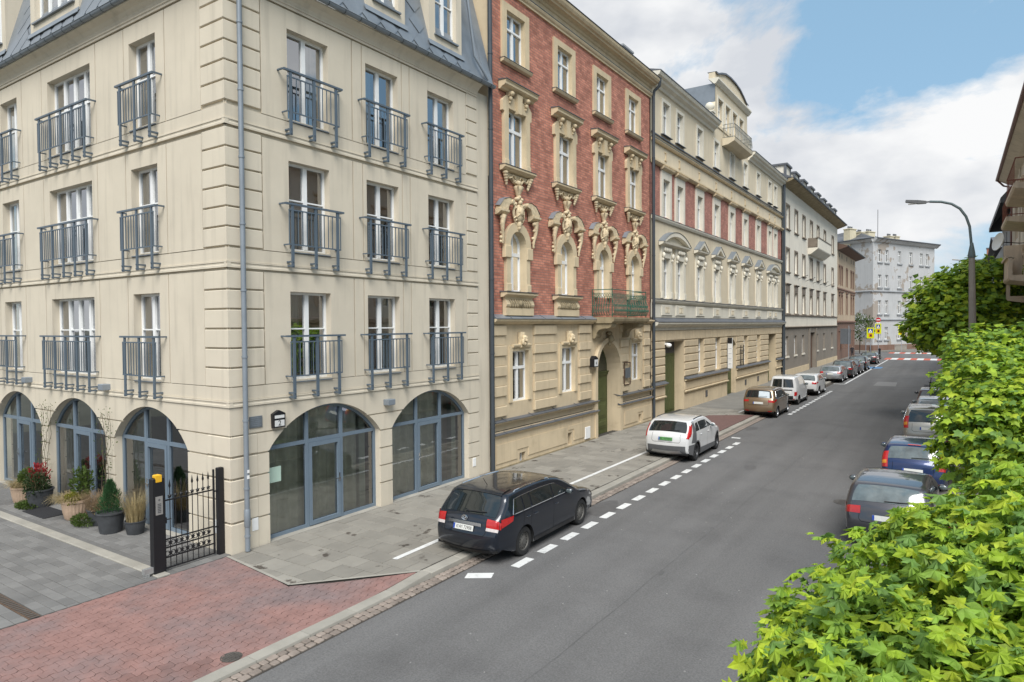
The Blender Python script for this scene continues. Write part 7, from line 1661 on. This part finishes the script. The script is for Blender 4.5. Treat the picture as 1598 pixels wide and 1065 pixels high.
def maple(x, y, lobes, nleaf, sz, fn, seed, label, nparts=0, h0=1.2, lean=(0,0), twig=True):
    r = random.Random(seed); o = empty('maple_tree', (x,y,0), label=label, cat='tree', group='maples along the right pavement'); T = Vector((x,y,0))
    tr = MB().tube([(0,0,-.05),(.02,0,h0*.5),(lean[0]*.3,lean[1]*.3,h0),(lean[0],lean[1],h0+.5)], [.11,.09,.085,.06], 8)
    part('trunk', tr, BARK, o, smooth=60)
    br = MB(); tot = sum(l[3]*l[4]*l[5] for l in lobes)
    for l in lobes:
        a = Vector((lean[0]*.4, lean[1]*.4, h0*.9)); b = Vector(l[:3])-T; m_ = a.lerp(b, .55)+Vector((r.gauss(0,.1), r.gauss(0,.1), -.05)); br.tube([a, m_, b], [.05,.035,.015], 6)
        for _ in range(9):
            d = Vector((r.gauss(0,1), r.gauss(0,1), r.gauss(0,.8))).normalized(); e = b+Vector((d.x*l[3], d.y*l[4], d.z*l[5]))*.9; br.tube([m_.lerp(b, r.uniform(.3,1)), b.lerp(e, .5)+Vector((0,0,.05)), e], [.016,.010,.004], 5)
    part('branches', br, BARK, o)
    items = []
    for l in lobes:
        n = int(nleaf*(l[3]*l[4]*l[5])**.67/sum((q[3]*q[4]*q[5])**.67 for q in lobes)); c = Vector(l[:3])-T
        tw = max(3, n//9)
        for _ in range(tw):                                 # leaves hang in tufts at twig ends
            d = Vector((r.gauss(0,1), r.gauss(0,1), r.gauss(.25,.9))).normalized(); k = (.55+.45*r.random()**.6)*(1+.12*mnoise.noise(d*2.3+Vector((seed,0,0))))
            if r.random() < .10: k *= 1.08
            tip = c+Vector((d.x*l[3], d.y*l[4], d.z*l[5]))*k
            for j in range(9):
                a = r.uniform(0, 6.283); out = (d*.5+Vector((math.cos(a)*.8, math.sin(a)*.8, r.uniform(-.95,-.1)))).normalized()
                p = tip+out*sz*r.uniform(.15,.9)+Vector((r.gauss(0,.3), r.gauss(0,.3), r.gauss(0,.3)))*sz
                items.append((p, out, (Vector((0,0,1))*.75+d*1.0+Vector((r.gauss(0,.3), r.gauss(0,.3), r.gauss(0,.2)))).normalized(), r.gauss(0,.35), sz*r.choice((.5,.65,.8,.95,1.1,1.25,1.45)), r.random()))
    if nparts:
        items.sort(key=lambda q: (q[0]+T-CAM).length-(.0 if (q[0]+T-CAM).dot(_f) > 0 else -50))
    base = fn(1.0); mbs = [MB(), MB(), MB(), MB()]; mm = (MAPLE, MAPLED, MAPLEY, MAPLEB)
    if nparts:
        lm = [mesh('leaf', MB().add([(v[0],v[1],v[2]) for v in base[0]], base[1]), m_) for m_ in mm]
    cnt = 0
    for k, (p, out, up, ro, s, c) in enumerate(items):
        mi = 0 if c < .36 else 1 if c < .62 else 2 if c < .80 else 3
        w = p+T-CAM; dz = w.dot(_f); vis = dz > 1 and abs(w.dot(_r2)/dz) < .78 and abs(w.dot(_u2)/dz) < .53
        if nparts and cnt < nparts and vis:
            f = out.normalized(); sv = f.cross(up).normalized(); n2 = sv.cross(f); c2, q2 = math.cos(ro), math.sin(ro); s2 = sv*c2+n2*q2; n3 = n2*c2-sv*q2
            lo = put('leaf', lm[mi], o); lo.matrix_local = Matrix(((s2.x*s,f.x*s,n3.x*s,p.x),(s2.y*s,f.y*s,n3.y*s,p.y),(s2.z*s,f.z*s,n3.z*s,p.z),(0,0,0,1))); cnt += 1
        else:
            mbs[mi].add(place([tuple(q*s for q in v) for v in base[0]], p, out, up, ro), base[1])
    for m_, b_ in zip(mm, mbs): part('crown', b_, m_, o, kind='stuff')
    return o
NEAR = [(13.35,-3.55,2.85,1.15,1.1,1.0), (12.85,-4.55,2.5,.88,.9,.98), (12.55,-3.85,2.6,.64,.68,.74), (13.9,-3.2,3.2,1.1,1.0,.95), (13.6,-4.9,2.7,1.0,.8,.9), (13.2,-2.7,2.75,.82,.78,.82), (14.4,-4.0,3.0,1.1,1.1,1.1)]
mp = maple(13.6, -3.7, NEAR, 27000, .084, leaf_shape, 3, 'bright green maple filling the lower right corner', 300)
r = random.Random(1)
for (p, s) in (((13.1,-3.62,3.72), .13), ((13.34,-2.75,3.62), .10)):
    for k in range(6):
        vs, fs = leaf_shape(s*.8); a = k*1.05; part('red_leaf', MB().add(place(vs, Vector((0,0,0)), Vector((math.cos(a), math.sin(a), -.3)), Vector((0,0,1)), .2), fs), MAPLER, mp, Vector(p)-Vector((13.6,-3.7,0)))
MIDL = [(14.0,3.3,3.45,1.05,1.0,.95), (13.42,3.2,3.25,.66,.7,.75), (13.6,3.9,4.0,.78,.8,.62), (14.9,3.6,3.7,1.0,1.0,.95), (13.75,4.0,2.85,.62,.7,.6), (14.5,2.7,3.0,.9,.8,.9)]
maple(14.0, 3.5, MIDL, 17000, .10, leaf_simple, 5, 'second maple from the camera, beside the blue hatchback')
FARL = [(12.85,31.5,6.0,1.85,1.9,1.5), (14.0,31.8,6.6,1.9,1.9,1.6), (12.35,31.0,4.8,1.45,1.6,1.35), (13.4,31,5.0,2.0,1.8,1.6), (15.0,31.6,5.3,1.5,1.7,1.5), (12.7,32.5,4.3,1.1,1.2,1.0)]
maple(13.3, 32, FARL, 15000, .26, leaf_far, 7, 'round maple crown behind the concrete lamp pole', h0=2.4)
MID2 = [(14.4,14.0,3.6,1.2,1.2,1.0), (13.8,14.4,4.1,1.0,1.0,.8), (15.2,14.2,4.2,1.1,1.1,.9)]
maple(14.4, 14.2, MID2, 5500, .17, leaf_far, 9, 'darker maple between the second crown and the lamp pole', h0=1.8)
# small street tree before the tan house and a young staked tree
def small_tree(x, y, z, R, n, label, m, seed, stakes=False):
    o = empty('street_tree', (x,y,0), label=label, cat='tree'); part('trunk', MB().tube([(0,0,0),(.05,0,z*.5),(0,.05,z)], [.09,.07,.04], 6).tube([(0,0,z*.6),(R[0]*.6,0,z+.2)], [.05,.02], 5).tube([(0,0,z*.7),(-R[0]*.5,.2,z+.5)], [.05,.02], 5), BARK, o)
    part('crown', leaves(n, (0,0,z+.3), R, .28, seed, .3, .2), m, o, kind='stuff')
    if stakes: part('stake', MB().tube([(-.5,0,0),(-.5,0,1.9)], .06, 6), TWIG, o); part('stake', MB().tube([(.5,0,0),(.5,0,1.9)], .06, 6), TWIG, o)
small_tree(.2, 113, 4.0, (2.5,2.0,2.2), 1500, 'loose green street tree before the tenement corner', GREENA, 4)
small_tree(11.3, 127, 4.5, (1.8,1.8,1.8), 1200, 'young tree between wooden stakes beyond the crossing', MAPLED, 6, True)
